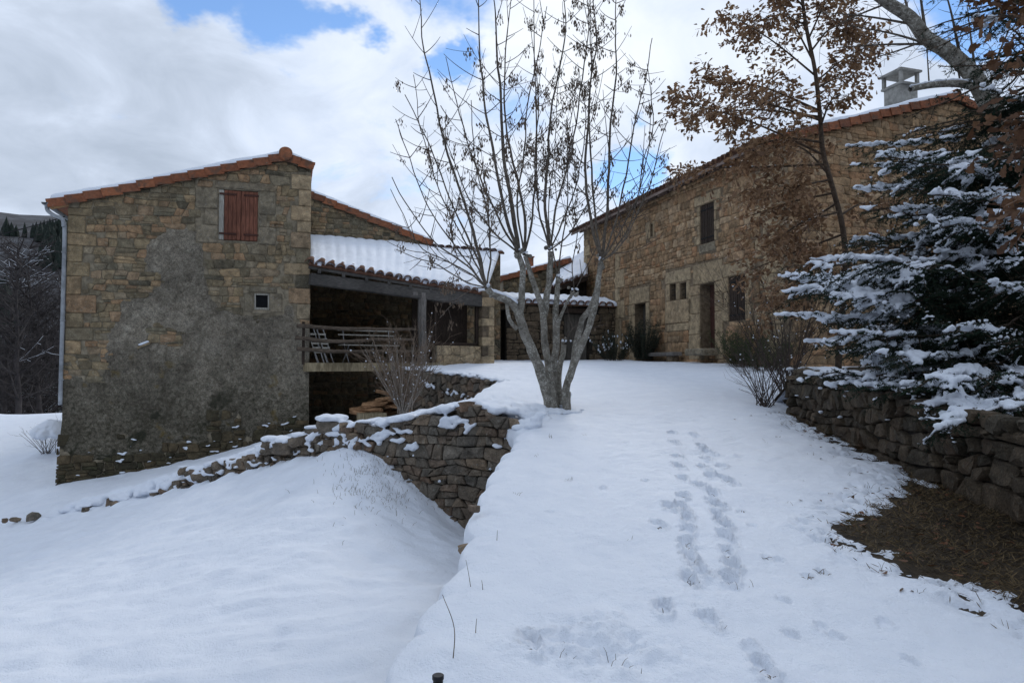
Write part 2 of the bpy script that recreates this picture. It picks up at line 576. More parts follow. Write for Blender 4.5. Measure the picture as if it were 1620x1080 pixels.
def tile_mat():
    m, g, pr, pos = material('tile')
    rnd = g.n('ShaderNodeObjectInfo').outputs['Random']
    base = g.ramp(rnd, [(0, (.16, .065, .036)), (.25, (.30, .105, .048)), (.5, (.24, .095, .05)), (.75, (.35, .13, .06)), (1, (.20, .085, .05))])
    n = g.noise(pos, 14, 6, .6)
    base = g.mix(1.0, base, g.ramp(n, [(.3, .65), (.7, 1.2)]), 'MULTIPLY')
    n2 = g.noise(pos, 5, 5, .6)
    base = g.mix(g.smooth(n2, .50, .66, 0, .75), base, (.10, .065, .046))
    n3 = g.noise(pos, 26, 5, .65)
    base = g.mix(g.smooth(n3, .60, .68, 0, .6), base, (.22, .20, .15))
    g.put(pr.inputs['Base Color'], base)
    bump(g, pr, n, .3, .01)
    m2, g, pr, pos = material('old_tile')
    rnd = g.n('ShaderNodeObjectInfo').outputs['Random']
    base = g.ramp(rnd, [(0, (.10, .055, .038)), (.5, (.17, .085, .055)), (1, (.21, .12, .08))])
    n = g.noise(pos, 14, 6, .6)
    base = g.mix(1.0, base, g.ramp(n, [(.3, .55), (.7, 1.2)]), 'MULTIPLY')
    g.put(pr.inputs['Base Color'], base)
    bump(g, pr, n, .3, .01)


tile_mat()


def snow_mat():
    m, g, pr, pos = material('snow')
    n = g.noise(pos, 3.0, 4, .5)
    col = g.ramp(n, [(.3, (.785, .83, .905)), (.7, (.845, .885, .95))])
    g.put(pr.inputs['Base Color'], col)
    pr.inputs['Roughness'].default_value = .7
    pr.inputs['Specular IOR Level'].default_value = .15
    h = g.math('ADD', g.math('MULTIPLY', g.noise(pos, 11, 6, .62), 1.0), g.math('MULTIPLY', g.noise(pos, 75, 4, .65), .55))
    bump(g, pr, h, .7, .04)


snow_mat()


def bark_mat():
    m, g, pr, pos = material('ash_bark')
    n = g.noise(pos, 9, 6, .6, .4)
    col = g.ramp(n, [(.3, (.10, .09, .072)), (.55, (.21, .19, .158)), (.75, (.30, .275, .235))])
    l = g.noise(pos, 26, 5, .65, .8)
    big = g.noise(pos, 4.5, 4, .6)
    col = g.mix(g.math('MULTIPLY', g.smooth(l, .48, .60, 0, .9), g.smooth(big, .36, .58, .25, 1)), col, (.42, .41, .36))
    d = g.noise(pos, 34, 4, .6, 1.2)
    col = g.mix(g.smooth(d, .58, .66, 0, .8), col, (.035, .03, .026))
    z = g.n('ShaderNodeSeparateXYZ', Vector=pos).outputs[2]
    g.put(pr.inputs['Base Color'], col)
    bump(g, pr, g.math('ADD', g.noise(pos, 30, 8, .65), l), .8, .015)


bark_mat()


def leaf_mat(name, cols):
    m, g, pr, pos = material(name)
    rnd = g.n('ShaderNodeAttribute', {'attribute_name': 'rnd'}).outputs['Fac']
    col = g.ramp(rnd, [(i / (len(cols) - 1), c) for i, c in enumerate(cols)])
    n = g.noise(pos, 40, 4, .6)
    col = g.mix(1.0, col, g.ramp(n, [(.3, .7), (.7, 1.2)]), 'MULTIPLY')
    g.put(pr.inputs['Base Color'], col)
    pr.inputs['Roughness'].default_value = .6
    tr = g.n('ShaderNodeBsdfTranslucent'); g.put(tr.inputs[0], col)
    mx = g.n('ShaderNodeMixShader', i0=.22, i1=pr.outputs[0], i2=tr.outputs[0])
    out = [n_ for n_ in m.node_tree.nodes if n_.type == 'OUTPUT_MATERIAL'][0]
    g.put(out.inputs[0], mx.outputs[0])


leaf_mat('oak_leaf', [(.13, .072, .042), (.26, .155, .085), (.36, .225, .125), (.20, .112, .064)])
leaf_mat('near_leaf', [(.075, .038, .022), (.13, .066, .034), (.17, .09, .046)])
leaf_mat('dead_leaf', [(.07, .038, .02), (.16, .07, .035), (.12, .06, .03)])


def glass_mat():
    m, g, pr, pos = material('dark_glass')
    g.put(pr.inputs['Base Color'], (.006, .007, .009))
    pr.inputs['Roughness'].default_value = .12
    pr.inputs['Specular IOR Level'].default_value = .5


glass_mat()


def hill_mat():
    m, g, pr, pos = material('hillside')
    n = g.noise(pos, .05, 7, .65, .4)
    n2 = g.noise(pos, .35, 6, .7)
    f = g.smooth(g.math('ADD', g.math('MULTIPLY', n, .6), g.math('MULTIPLY', n2, .4)), .47, .60)
    col = g.mix(f, (.032, .030, .032), (.085, .09, .10))
    g.put(pr.inputs['Base Color'], col)


hill_mat()
M = MATS

# ------------------------------------------------------------------ the lie of the land
TY = np.array([-30, 0, 16, 17.5, 19, 21, 26, 60.])
TZ = np.array([-.6, 0, 1.384, 1.50, 1.59, 1.67, 1.74, 1.8])


def terr(x, y):
    """snow level of the upper terrace and the courtyard"""
    x = np.asarray(x, float); y = np.asarray(y, float)
    b = (np.interp(y - .5, TY, TZ) + np.interp(y, TY, TZ) + np.interp(y + .5, TY, TZ)) / 3
    return b + .018 * fbm(x * .6, y * .6, oct=2, seed=4)


EDGE_Y = np.array([-30, 2.0, 2.9, 3.7, 4.45, 6.2, 7.4, 8.3, 9.0, 9.7, 10.6, 12.5, 14.6, 15.4, 16.2, 17.4, 18.4, 30])
EDGE_X = np.array([-.9, -.63, -.535, -.38, -.28, -.21, -.05, .12, .10, -.35, -.68, -.66, -.30, -.62, -1.15, -2.0, -2.75, -2.9])


def edge_x(y):
    y = np.asarray(y, float)
    b = (np.interp(y - .2, EDGE_Y, EDGE_X) + np.interp(y, EDGE_Y, EDGE_X) + np.interp(y + .2, EDGE_Y, EDGE_X)) / 3
    sc = np.abs(np.sin(y * math.pi / .56 + 1.1 * np.sin(y * 1.7))) ** .7
    fade = sstep(y, 12.5, 10)
    return b - .07 * fade * sc + .03 * vnoise(y * 3.1, y * 0 + 3, seed=7)


# field below the terrace (front) and yard behind the dry stone wall
def rel(px, py, D):
    p = P(px, py, D); return (p[0], p[1], p[2])


FIELD = TPS([rel(*q) for q in ((735, 834, 9.4), (665, 774, 9.7), (600, 719, 10.0), (560, 706, 10.3), (450, 730, 11.0), (350, 754, 11.6),
                               (260, 778, 12.0), (50, 828, 12.4), (-200, 872, 12.6), (600, 1080, 4.6), (690, 950, 6.0), (300, 1080, 4.8), (556, 788, 8.6), (640, 900, 7.0),
                               (0, 1080, 5.1), (-300, 1080, 5.2), (500, 860, 7.4), (300, 900, 7.2), (100, 950, 6.8), (400, 800, 9.2), (-200, 960, 8.3))] +
            [(-3, 2, EZ - 2.2), (-8, 2, EZ - 2.6), (-1, 2, EZ - 2.1), (-3, -8, EZ - 2.6), (-20, 0, EZ - 3.6), (-20, 12, EZ - 3.6)], .01)
YARD = TPS([rel(*q) for q in ((560, 684, 10.5), (450, 703, 11.3), (350, 733, 11.9), (260, 760, 12.3), (50, 814, 12.8), (-200, 860, 13),
                              (80, 770, 14.9), (290, 730, 15.8), (489, 682, 16.2), (650, 660, 11.0), (720, 650, 10.4), (640, 656, 13.0), (580, 668, 15),
                              (700, 645, 13.5), (20, 762, 16), (20, 705, 19.5), (20, 660, 24), (80, 653, 24.5), (-150, 650, 25))] +
           [(-3.5, 18, EZ - 1.7), (-1.5, 17, EZ - 1.35), (-.5, 14, EZ - 1.0), (-.7, 12, EZ - .9), (-14, 34, EZ - 4.2), (-32, 34, EZ - 5), (-25, 45, EZ - 10), (-5, 38, EZ - 4), (-4, 26, EZ - 2)], .01)
WALL_LINE = np.array([(1.0, 8.69), (.3, 9.0), (-2.36, 10.2), (-4.3, 11.35), (-6.3, 12.1), (-9.0, 12.6), (-16, 13.4), (-40, 15)])


def wall_side(x, y):
    """>0 behind the stone wall line (towards the barn)"""
    yl = np.interp(x, WALL_LINE[::-1, 0], WALL_LINE[::-1, 1])
    return y - yl


def lower(x, y):
    x = np.asarray(x, float); y = np.asarray(y, float)
    w = sstep(wall_side(x, y), .02, .28)
    return FIELD(x, y) * (1 - w) + YARD(x, y) * w


def foot_field(x, y):
    """depressions left by boots and paws"""
    h = np.zeros_like(x)
    return h


FEET = []      # (x, y, angle, half width, half length, depth)
_r = random.Random(8)


def gp(px, py):
    """point of the terrace snow seen at a pixel"""
    lo, hi = 1.5, 24.0
    for _ in range(40):
        mid = (lo + hi) / 2; p = P(px, py, mid)
        if p[2] > float(terr(p[0], p[1])): lo = mid
        else: hi = mid
    return P(px, py, lo)


for q in ((1048, 962), (1096, 898), (1090, 858), (1086, 818), (1081, 782), (1078, 756), (1046, 830), (1072, 722), (1069, 700), (1064, 684),
          (1124, 982), (1162, 912), (1156, 872), (1148, 832), (1132, 812), (1128, 780), (1122, 752), (1118, 726), (1108, 706), (1098, 690), (1203, 1050),
          (838, 1015), (1150, 760), (1140, 738), (1094, 915), (1093, 878), (1088, 838), (1083, 800), (1159, 892), (1152, 852), (1142, 826), (1130, 796), (1060, 800), (1105, 768), (1112, 740), (1076, 738), (1120, 715)):
    p = gp(*q); FEET.append((p[0] + _r.gauss(0, .015), p[1], _r.uniform(-.2, .2), .043 * _r.uniform(.9, 1.15), .115 * _r.uniform(.85, 1.2), .044 * _r.uniform(.65, 1.1)))
for q in ((1212, 880), (1232, 884), (1278, 908), (1300, 902), (1322, 1002), (1172, 806), (1190, 828), (990, 700), (1060, 640), (955, 770), (870, 810), (1240, 950),
          (1300, 990), (1020, 760), (1180, 720), (1440, 1040), (1400, 985), (1250, 1000)):
    p = gp(*q); FEET.append((p[0], p[1], _r.uniform(-.8, .8), .034, .05, .016))


def feet_height(x, y):
    h = np.zeros_like(x)
    for (fx, fy, a, hw, hl, dp) in FEET:
        m = (np.abs(x - fx) < .4) & (np.abs(y - fy) < .45)
        if not m.any(): continue
        dx = x[m] - fx; dy = y[m] - fy
        u = dx * math.cos(a) + dy * math.sin(a); v = -dx * math.sin(a) + dy * math.cos(a)
        jag = .34 * fbm(dx * 16 + fx * 9, dy * 16 + fy * 5, oct=3, seed=3)
        rr = np.sqrt((u / hw) ** 2 + (v / hl) ** 2) + jag * .6
        d = -dp * sstep(rr, 1.03, .88) + dp * .34 * np.exp(-((rr - 1.3) / .24) ** 2) * (1 + 1.3 * fbm(dx * 38 + fx, dy * 38, oct=2, seed=13))
        d += dp * .30 * sstep(rr, 1.0, .5) * vnoise(dx * 45, dy * 30, seed=9)
        h[m] += d
    return h


# bare, brown patch under the fir
PB_Y = np.array([1.5, 3.0, 3.72, 4.13, 4.6, 5.1, 5.45, 5.9, 6.35, 7.2, 8.3, 10.0, 10.5, 10.8])
PB_X = np.array([3.1, 2.95, 2.84, 2.66, 2.48, 2.50, 2.85, 3.35, 3.78, 4.0, 4.05, 4.2, 4.25, 6.0])


def bare(x, y):
    """>0 inside the snow-free ground, metres from its border"""
    xb = np.interp(y, PB_Y, PB_X)
    return x - xb


def terrace_z(x, y):
    z = terr(x, y)
    z = z + .013 * fbm(x * 2.2, y * 2.2, oct=3, seed=21) + .008 * fbm(x * 8, y * 7, oct=4, seed=22)
    # trampled, churned snow by the camera and the trail
    def churn(cx, cy, r, amp):
        d = np.hypot(x - cx, (y - cy)); w = sstep(d, r, r * .3)
        return w * amp * fbm(x * 11, y * 11, oct=4, seed=31, gain=.6)
    for (px, py, r, a) in ((930, 1010, .42, .015), (1010, 1040, .45, .013), (1100, 800, .3, .008), (1130, 860, .3, .010), (1110, 720, .6, .012), (840, 1015, .3, .018), (1080, 930, .4, .01)):
        c = gp(px, py); z = z + churn(c[0], c[1], r, a)
    c = gp(945, 985)
    z = z + .05 * np.exp(-(((x - c[0]) / .14) ** 2 + ((y - c[1]) / .10) ** 2))
    z = z + feet_height(x, y)
    b = bare(x, y) + .22 * fbm(x * 3.3, y * 3.3, oct=5, seed=41, gain=.62)
    z = z - (.045 * sstep(b, -.55, .0) + .05 * sstep(b, -.10, .06)) * (y < 12)
    # leaf and soil specks melting through beside the wall
    fleck = fbm(x * 13, y * 10, oct=3, seed=44, gain=.6)
    z = z - .06 * sstep(fleck, .38, .6) * sstep(bare(x, y), -.65, -.02) * (y < 10.5)
    return z


def build_terrace():
    ys = [-12, -6, -2, 0, 1.0, 1.6]
    y = 2.0
    while y < 11.5: ys.append(y); y *= 1.0037
    while y < 30: ys.append(y); y *= 1.012
    ys = np.array(ys)
    s = np.concatenate([[0, 0, 0, 0, 0, 0], np.linspace(0.0, .25, 16)[1:], np.arange(.27, .6, .03), np.arange(.6, 2.5, .0115), np.arange(2.5, 4.9, .025), np.arange(5.0, 14, .25)])
    lipdrop = np.array([.42, .30, .20, .12, .06, .015])
    lipout = np.array([.16, .05, .005, -.015, -.012, .0])
    Y = np.repeat(ys[:, None], len(s), 1)
    ex = edge_x(ys)
    X = ex[:, None] + s[None]
    X[:, :6] += lipout[None]
    Z = terrace_z(X, Y)
    Z[:, :6] -= lipdrop[None]
    edge = np.clip(s / .25, 0, 1)
    Z -= (.05 * (1 - edge) ** 2)[None]
    Z[:, :6] = np.minimum(Z[:, :6], Z[:, 6:7])
    v = np.stack([X, Y, Z], -1).reshape(-1, 3)
    o = mk('snowy_terrace', v, grid_faces(*X.shape), M['snow'])
    tag(o, 'trodden snow on the upper terrace leading to the courtyard', kind='structure')
    # soil below the snow
    gx = np.linspace(1.6, 12, 90); gy = np.linspace(1, 24, 160)
    X, Y = np.meshgrid(gx, gy)
    Z = terr(X, Y) - .055 + .012 * fbm(X * 5, Y * 5, oct=3, seed=51) - .25 * (X < 2.0)
    o = mk('bare_ground', np.stack([X, Y, Z], -1).reshape(-1, 3), grid_faces(*X.shape), M['soil'])
    tag(o, 'brown bare earth under the fir and beside the wall', kind='structure')


def build_lower():
    xs = np.concatenate([np.arange(-60, -14, 1.2), np.arange(-14, -9, .12), np.arange(-9, 1.0, .052)])
    ys = np.concatenate([[-12, -8, -4, -1, 1, 2, 3, 4], np.arange(4.5, 13.5, .05), np.arange(13.5, 20, .12), np.arange(20, 62, 1.0)])
    X, Y = np.meshgrid(xs, ys)
    Z = np.empty_like(X)
    for i in range(0, len(ys), 20):
        Z[i:i + 20] = lower(X[i:i + 20], Y[i:i + 20])
    Z += .022 * fbm(X * 1.3, Y * 1.3, oct=3, seed=61) + .026 * fbm(X * 2.8, Y * 5.5, oct=4, seed=62)
    # soft tussocks and ripples
    Z += .018 * np.maximum(fbm(X * 4.1 + Y * 1.3, Y * 6.5, oct=2, seed=63), 0)
    row = np.exp(-(wall_side(X, Y) / .35) ** 2) * sstep(X, -1.5, -3.0)
    Z += row * .05 * fbm(X * 6, Y * 6, oct=3, seed=64)
    # drift lying against the foot of the wall's left part
    Z = np.where(X > edge_x(Y) + .25, Z - 1.2, Z)
    o = mk('snowy_field', np.stack([X, Y, Z], -1).reshape(-1, 3), grid_faces(*X.shape), M['snow'])
    tag(o, 'smooth snow on the lower field and the yard in front of the barn', kind='structure')


def hill_height(x, y):
    r = np.hypot(x, y)
    ang = np.arctan2(x, y)                                    # 0 ahead, negative to the left
    drop = -9 * sstep(r, 45, 110)
    left = sstep(ang, -.30, -.62) + sstep(ang, 2.2, 2.8) + sstep(ang, -2.2, -2.8) + .35 * sstep(ang, .5, 1.0)
    up = 118 * sstep(r, 120, 620) * (.28 + .72 * np.clip(left, 0, 1))
    return EZ - 2.5 + drop + up * (1 + .22 * fbm(x * .004, y * .004, oct=3, seed=71)) + 3.0 * fbm(x * .02, y * .02, oct=3, seed=72) * sstep(r, 60, 160)


def build_hills():
    rr = np.geomspace(26, 3500, 70); aa = np.linspace(-math.pi, math.pi, 181)
    Rr, A = np.meshgrid(rr, aa, indexing='ij')
    X = Rr * np.sin(A); Y = Rr * np.cos(A)
    Z = hill_height(X, Y) - 2.5 * sstep(Rr, 60, 26)
    o = mk('valley_and_hills', np.stack([X, Y, Z], -1).reshape(-1, 3), grid_faces(*X.shape, flip=True), M['hillside'])
    tag(o, 'wooded snowy hillside beyond the valley', kind='structure')
    # far wood: little spires standing on the hillside, one mass
    rng = np.random.default_rng(5)
    V = []; Fc = []; b = 0
    for k in range(5200):
        a = -rng.uniform(.50, .80); r = rng.uniform(260, 760)
        x, y = r * math.sin(a), r * math.cos(a)
        if fbm(x * .012, y * .012, oct=3, seed=77) < .0: continue
        z = float(hill_height(np.array(x), np.array(y)))
        h = rng.uniform(4, 9); w = h * rng.uniform(.16, .3)
        n = 6; aa2 = np.linspace(0, 2 * np.pi, n, endpoint=False) + rng.uniform(0, 1)
        ring = lambda q, zz: np.stack([x + q * w * np.cos(aa2) * rng.uniform(.7, 1.2, n), y + q * w * np.sin(aa2), np.full(n, zz)], 1)
        v = np.vstack([ring(1, z - .5), ring(.75, z + h * .42), ring(.35, z + h * .75), [[x, y, z + h]]])
        f = []
        for L in range(2):
            for i in range(n): f.append((L * n + i, L * n + (i + 1) % n, L * n + n + (i + 1) % n, L * n + n + i))
        for i in range(n): f.append((2 * n + i, 2 * n + (i + 1) % n, 3 * n, 3 * n))
        V.append(v); Fc.append(np.array(f) + b); b += len(v)
    Fq = np.concatenate(Fc)
    faces = [tuple(dict.fromkeys(q)) for q in Fq.tolist()]
    o = mk('far_wood', np.concatenate(V), faces, M['far_conifer'], None, False)
    tag(o, 'dark wood covering the far hillside on the left', 'wood', kind='stuff')


build_terrace()
build_lower()
build_hills()

# ------------------------------------------------------------------ masonry
class Wall:
    """vertical wall plane: origin (x, y), horizontal direction d (left to right seen from outside)"""
    def __init__(self, o, d):
        self.o = np.array(o[:2], float); d = np.array(d[:2], float); self.d = d / np.linalg.norm(d)
        self.n = np.array([self.d[1], -self.d[0]])

    def pt(self, s, z, off=0.0):
        q = self.o + self.d * s + self.n * off
        return np.array([q[0], q[1], z])

    def hit(self, px, py, off=0.0):
        u = P(px, py, 1.0) - CAM
        o = self.o + self.n * off
        t = (self.n @ (o - CAM[:2])) / (self.n @ u[:2])
        p = CAM + u * t
        return float(self.d @ (p[:2] - self.o)), float(p[2])

    @property
    def d3(self): return np.array([*self.d, 0.0])

    @property
    def n3(self): return np.array([*self.n, 0.0])


UP = np.array([0, 0, 1.0])


def clip_half(poly, a, b, c):
    """keep a*x + b*y <= c"""
    out = []
    n = len(poly)
    for i in range(n):
        p, q = poly[i], poly[(i + 1) % n]
        fp = a * p[0] + b * p[1] - c; fq = a * q[0] + b * q[1] - c
        if fp <= 0: out.append(p)
        if fp * fq < 0:
            t = fp / (fp - fq)
            out.append((p[0] + t * (q[0] - p[0]), p[1] + t * (q[1] - p[1])))
    return out


def poly_area(p):
    a = 0
    for i in range(len(p)):
        x0, y0 = p[i]; x1, y1 = p[(i + 1) % len(p)]
        a += x0 * y1 - x1 * y0
    return a / 2


def cells(outline, rh, w, rng, jit=.15, aniso=1.0, mix=True):
    """polygons of a stone bond filling a convex outline; rh/w row height and mean width"""
    xs = [p[0] for p in outline]; zs = [p[1] for p in outline]
    pts = []
    z = min(zs) - rh
    row = 0
    while z < max(zs) + rh:
        h = rh * rng.uniform(.72, 1.35)
        s = min(xs) - w * rng.uniform(.5, 1.5)
        while s < max(xs) + w:
            ww = w * rng.choice([.6, .8, 1, 1, 1.25, 1.7]) * rng.uniform(.85, 1.15)
            pts.append(((s + ww / 2), z + h / 2 + rng.uniform(-jit, jit) * h))
            s += ww
        z += h
    mixed = []
    for p in pts:
        u = rng.random() if mix else 1
        if u < .07: continue
        if u < .30:
            mixed += [(p[0] - w * rng.uniform(.15, .3), p[1] + rh * rng.uniform(-.3, .3)), (p[0] + w * rng.uniform(.15, .3), p[1] + rh * rng.uniform(-.3, .3))]
        else: mixed.append(p)
    pts = np.array(mixed)
    res = []
    sc = np.array([1.0 / aniso, 1.0])
    q = pts * sc
    outl = [(p[0] / aniso, p[1]) for p in outline]
    big = [(min(xs) / aniso - w, min(zs) - rh), (max(xs) / aniso + w, min(zs) - rh), (max(xs) / aniso + w, max(zs) + rh), (min(xs) / aniso - w, max(zs) + rh)]
    cut = []
    n = len(outl)
    for i in range(n):
        (x0, y0), (x1, y1) = outl[i], outl[(i + 1) % n]
        a, b = (y1 - y0), -(x1 - x0)
        cut.append((a, b, a * x0 + b * y0))
    for i in range(len(q)):
        d2 = ((q - q[i]) ** 2).sum(1)
        nb = np.argsort(d2)[1:22]
        poly = list(big)
        for j in nb:
            m = (q[i] + q[j]) / 2; a, b = q[j] - q[i]
            poly = clip_half(poly, a, b, a * m[0] + b * m[1])
            if len(poly) < 3: break
        for (a, b, c) in cut:
            if len(poly) < 3: break
            poly = clip_half(poly, a, b, c)
        if len(poly) >= 3:
            res.append([(p[0] * aniso, p[1]) for p in poly])
    return res


def courses(outline, rh, w, rng, wav=.25, slant=.12, split=.22):
    """roughly squared stones laid in wavering courses inside a convex outline"""
    xs = [p[0] for p in outline]; zs = [p[1] for p in outline]
    cut = []
    n = len(outline)
    for i in range(n):
        (x0, y0), (x1, y1) = outline[i], outline[(i + 1) % n]
        a, b = (y1 - y0), -(x1 - x0); cut.append((a, b, a * x0 + b * y0))
    z = min(zs) - rh * rng.random(); res = []; k = 0; sd = rng.randrange(1000)
    line = lambda s, k: rh * wav * float(vnoise(s / (w * 2.2) + k * 7.7, k * 3.1, seed=sd))
    while z < max(zs):
        h = rh * rng.choice([.7, .85, 1, 1, 1.2, 1.45])
        s = min(xs) - w * rng.uniform(0, 1.2); j0 = 0.0
        while s < max(xs):
            ww = w * rng.choice([.5, .7, .85, 1, 1, 1.3, 1.8]); j1 = rng.uniform(-slant, slant) * h
            b0, b1, t0, t1 = z + line(s, k), z + line(s + ww, k), z + h + line(s, k + 1), z + h + line(s + ww, k + 1)
            q = [(s - j0, b0), (s + ww - j1, b1), (s + ww + j1, t1), (s + j0, t0)]
            u = rng.random()
            if u < split and h > rh * .8:                # two thin stones one above the other
                f0, f1 = rng.uniform(.35, .65), rng.uniform(.35, .65)
                m0 = (q[0][0] * (1 - f0) + q[3][0] * f0, b0 * (1 - f0) + t0 * f0); m1 = (q[1][0] * (1 - f1) + q[2][0] * f1, b1 * (1 - f1) + t1 * f1)
                parts = [[q[0], q[1], m1, m0], [m0, m1, q[2], q[3]]]
            elif u < split + .14:                        # a stone with a snecked corner: five sides
                parts = [[q[0], q[1], (q[2][0] + rng.uniform(-.02, .0), q[2][1] - h * rng.uniform(.1, .3)), (q[2][0] - ww * rng.uniform(.15, .4), q[2][1]), q[3]]]
            else: parts = [q]
            for poly in parts:
                for (a, b, c) in cut:
                    if len(poly) < 3: break
                    poly = clip_half(poly, a, b, c)
                if len(poly) >= 3: res.append(poly)
            s += ww; j0 = j1
        z += h; k += 1
    return res


def cut_openings(poly, rects):
    for (s0, s1, z0, z1) in rects:
        cx = sum(p[0] for p in poly) / len(poly); cz = sum(p[1] for p in poly) / len(poly)
        sep = [(s0 - cx, 0), (cx - s1, 1), (z0 - cz, 2), (cz - z1, 3)]
        m, k = max(sep)
        if m <= 0: return []
        poly = clip_half(poly, *((1, 0, s0), (-1, 0, -s1), (0, 1, z0), (0, -1, -z1))[k])
        if len(poly) < 3: return []
    return poly


def stone_geo(poly, wall, proud, gap, rng, back=.04, off=0.0, rough=.25, cut=.22):
    p = np.array(poly)
    # merge tiny edges
    keep = [0]
    for i in range(1, len(p)):
        if np.linalg.norm(p[i] - p[keep[-1]]) > .02: keep.append(i)
    if len(keep) > 3 and np.linalg.norm(p[keep[-1]] - p[keep[0]]) < .02: keep.pop()
    p = p[keep]
    if len(p) < 3: return None
    c = p.mean(0)
    size = math.sqrt(abs(poly_area([tuple(x) for x in p])))
    if size < .035: return None
    r = np.linalg.norm(p - c, axis=1, keepdims=True)
    p = c + (p - c) * np.maximum(1 - gap / np.maximum(r, 1e-6), .35)
    nx = np.roll(p, -1, 0)
    m = len(p)
    c1 = np.array([rng.uniform(.3, 1.25) * cut for _ in range(m)])[:, None]; c2 = np.array([rng.uniform(.3, 1.25) * cut for _ in range(m)])[:, None]
    ch = np.empty((m * 2, 2)); ch[0::2] = p * (1 - c1) + nx * c1; ch[1::2] = p * c2 + nx * (1 - c2)
    p = ch + np.array([[rng.gauss(0, .022), rng.gauss(0, .022)] for _ in range(2 * m)]) * size
    n = len(p)
    ins = c + (p - c) * np.array([rng.uniform(.80, .93) for _ in range(n)])[:, None]
    tilt = np.array([rng.uniform(-rough, rough), rng.uniform(-rough, rough)]) * proud / max(size, .05)
    h = lambda q, base: base + (q - c) @ tilt
    V = [wall.pt(q[0], q[1], off - back) for q in p]
    V += [wall.pt(q[0], q[1], off + h(q, proud * .55) + rng.uniform(-.2, .2) * proud) for q in p]
    V += [wall.pt(q[0], q[1], off + h(q, proud) + rng.uniform(-.28, .28) * proud) for q in ins]
    V += [wall.pt(c[0] + rng.gauss(0, .1) * size, c[1] + rng.gauss(0, .1) * size, off + proud * rng.uniform(.85, 1.35))]
    Fc = []
    for k in range(2):
        for i in range(n):
            j = (i + 1) % n
            Fc.append((k * n + i, k * n + j, k * n + n + j, k * n + n + i))
    for i in range(n):
        Fc.append((2 * n + i, 2 * n + (i + 1) % n, 3 * n))
    return V, Fc, size


def lay(parent, wall, polys, mat, rng, proud=.035, gap=.012, limit=300, rects=(), keep=None, off=0.0, name='stone', rough=.25, stuff_name='small_stones', cut=.15):
    out = []
    for poly in polys:
        if poly_area(poly) < 0: poly = poly[::-1]
        if rects: poly = cut_openings(poly, rects)
        if len(poly) < 3: continue
        c = (sum(p[0] for p in poly) / len(poly), sum(p[1] for p in poly) / len(poly))
        if keep is not None and not keep(*c): continue
        g = stone_geo(poly, wall, proud * rng.uniform(.6, 1.4), gap, rng, off=off, rough=rough, cut=cut)
        if g: out.append(g)
    def size_in_view(g):
        p = np.array(g[0]).mean(0)
        return g[2] / max(p[1], .5)
    out.sort(key=size_in_view, reverse=True)
    for V, Fc, s in out[:limit]:
        o = mk(name, V, Fc, mat, parent, True, rng.random())
        nn = (len(V) - 1) // 3
        hewn = mat.name in ('dry_stone', 'shade_stone', 'mossy_stone')
        o.data.polygons.foreach_set('use_smooth', (np.arange(len(Fc)) >= nn) & (not hewn))
    rest = out[limit:]
    if rest:
        VV = []; FF = []; AA = []; b = 0
        for V, Fc, s in rest:
            VV += V; FF += [tuple(i + b for i in f) for f in Fc]; AA += [rng.random()] * len(V); b += len(V)
        o = mk(stuff_name, np.array(VV), FF, mat, parent, True, np.array(AA)); o['kind'] = 'stuff'
    return out


def prism(name, wall, outline, back, mat, parent, rects=(), depth=.35, front=0.0):
    """solid body behind a wall plane, with pockets for the openings"""
    n = len(outline)
    V = [wall.pt(s, z, front) for s, z in outline] + [wall.pt(s, z, -back) for s, z in outline]
    Fc = [tuple(range(n)), tuple(range(2 * n - 1, n - 1, -1))]
    for i in range(n):
        j = (i + 1) % n
        Fc.append((i, n + i, n + j, j))
    o = mk(name, V, Fc, mat, parent, False)
    bm = bmesh.new(); bm.from_mesh(o.data); bmesh.ops.recalc_face_normals(bm, faces=bm.faces); bm.to_mesh(o.data); bm.free()
    if rects:
        cb = MB()
        for r in rects:
            s0, s1, z0, z1 = r[:4]; dp = r[4] if len(r) > 4 else depth
            cb.box(wall.pt((s0 + s1) / 2, (z0 + z1) / 2, (.2 - dp) / 2 + front), wall.d3 * (s1 - s0) / 2, UP * (z1 - z0) / 2, wall.n3 * (dp + .2) / 2)
        c = cb.build('opening_cutter', mat)
        if parent is not None:
            o.parent = None; o.location = tuple(WLOC[o.name])
        m = o.modifiers.new('b', 'BOOLEAN'); m.operation = 'DIFFERENCE'; m.object = c; m.solver = 'EXACT'
        me = evaluated(o)
        o.modifiers.clear(); old = o.data; o.data = me; bpy.data.meshes.remove(old); me.name = name
        bpy.data.objects.remove(c)
        if parent is not None:
            o.parent = parent; o.location = tuple(WLOC[o.name] - WLOC[parent.name])
    return o


def block(parent, wall, s0, s1, z0, z1, mat, rng, proud=.045, back=.3, name='stone', attr=None, bev=.018, off=0.0):
    """dressed block set in the wall face"""
    b = MB()
    c = wall.pt((s0 + s1) / 2, (z0 + z1) / 2, off + (proud - back) / 2)
    j = lambda: rng.uniform(-.006, .006)
    b.box(c, wall.d3 * ((s1 - s0) / 2 - .006) + UP * j(), UP * ((z1 - z0) / 2 - .006) + wall.d3 * j(), wall.n3 * (proud + back) / 2, bev, rng.random() if attr is None else attr)
    return b.build(name, mat, parent, False)


def quoins(parent, wall, s, side, z0, z1, mat, rng, proud=.045):
    """large corner stones; side=+1: the stones extend to greater s"""
    z = z0; k = 0
    while z < z1 - .12:
        h = min(rng.uniform(.26, .44), z1 - z)
        L = rng.uniform(.5, .68) if k % 2 else rng.uniform(.3, .42)
        a, b = (s, s + L) if side > 0 else (s - L, s)
        block(parent, wall, a, b, z, z + h, mat, rng, proud * rng.uniform(.6, 1.2), .25)
        z += h; k += 1


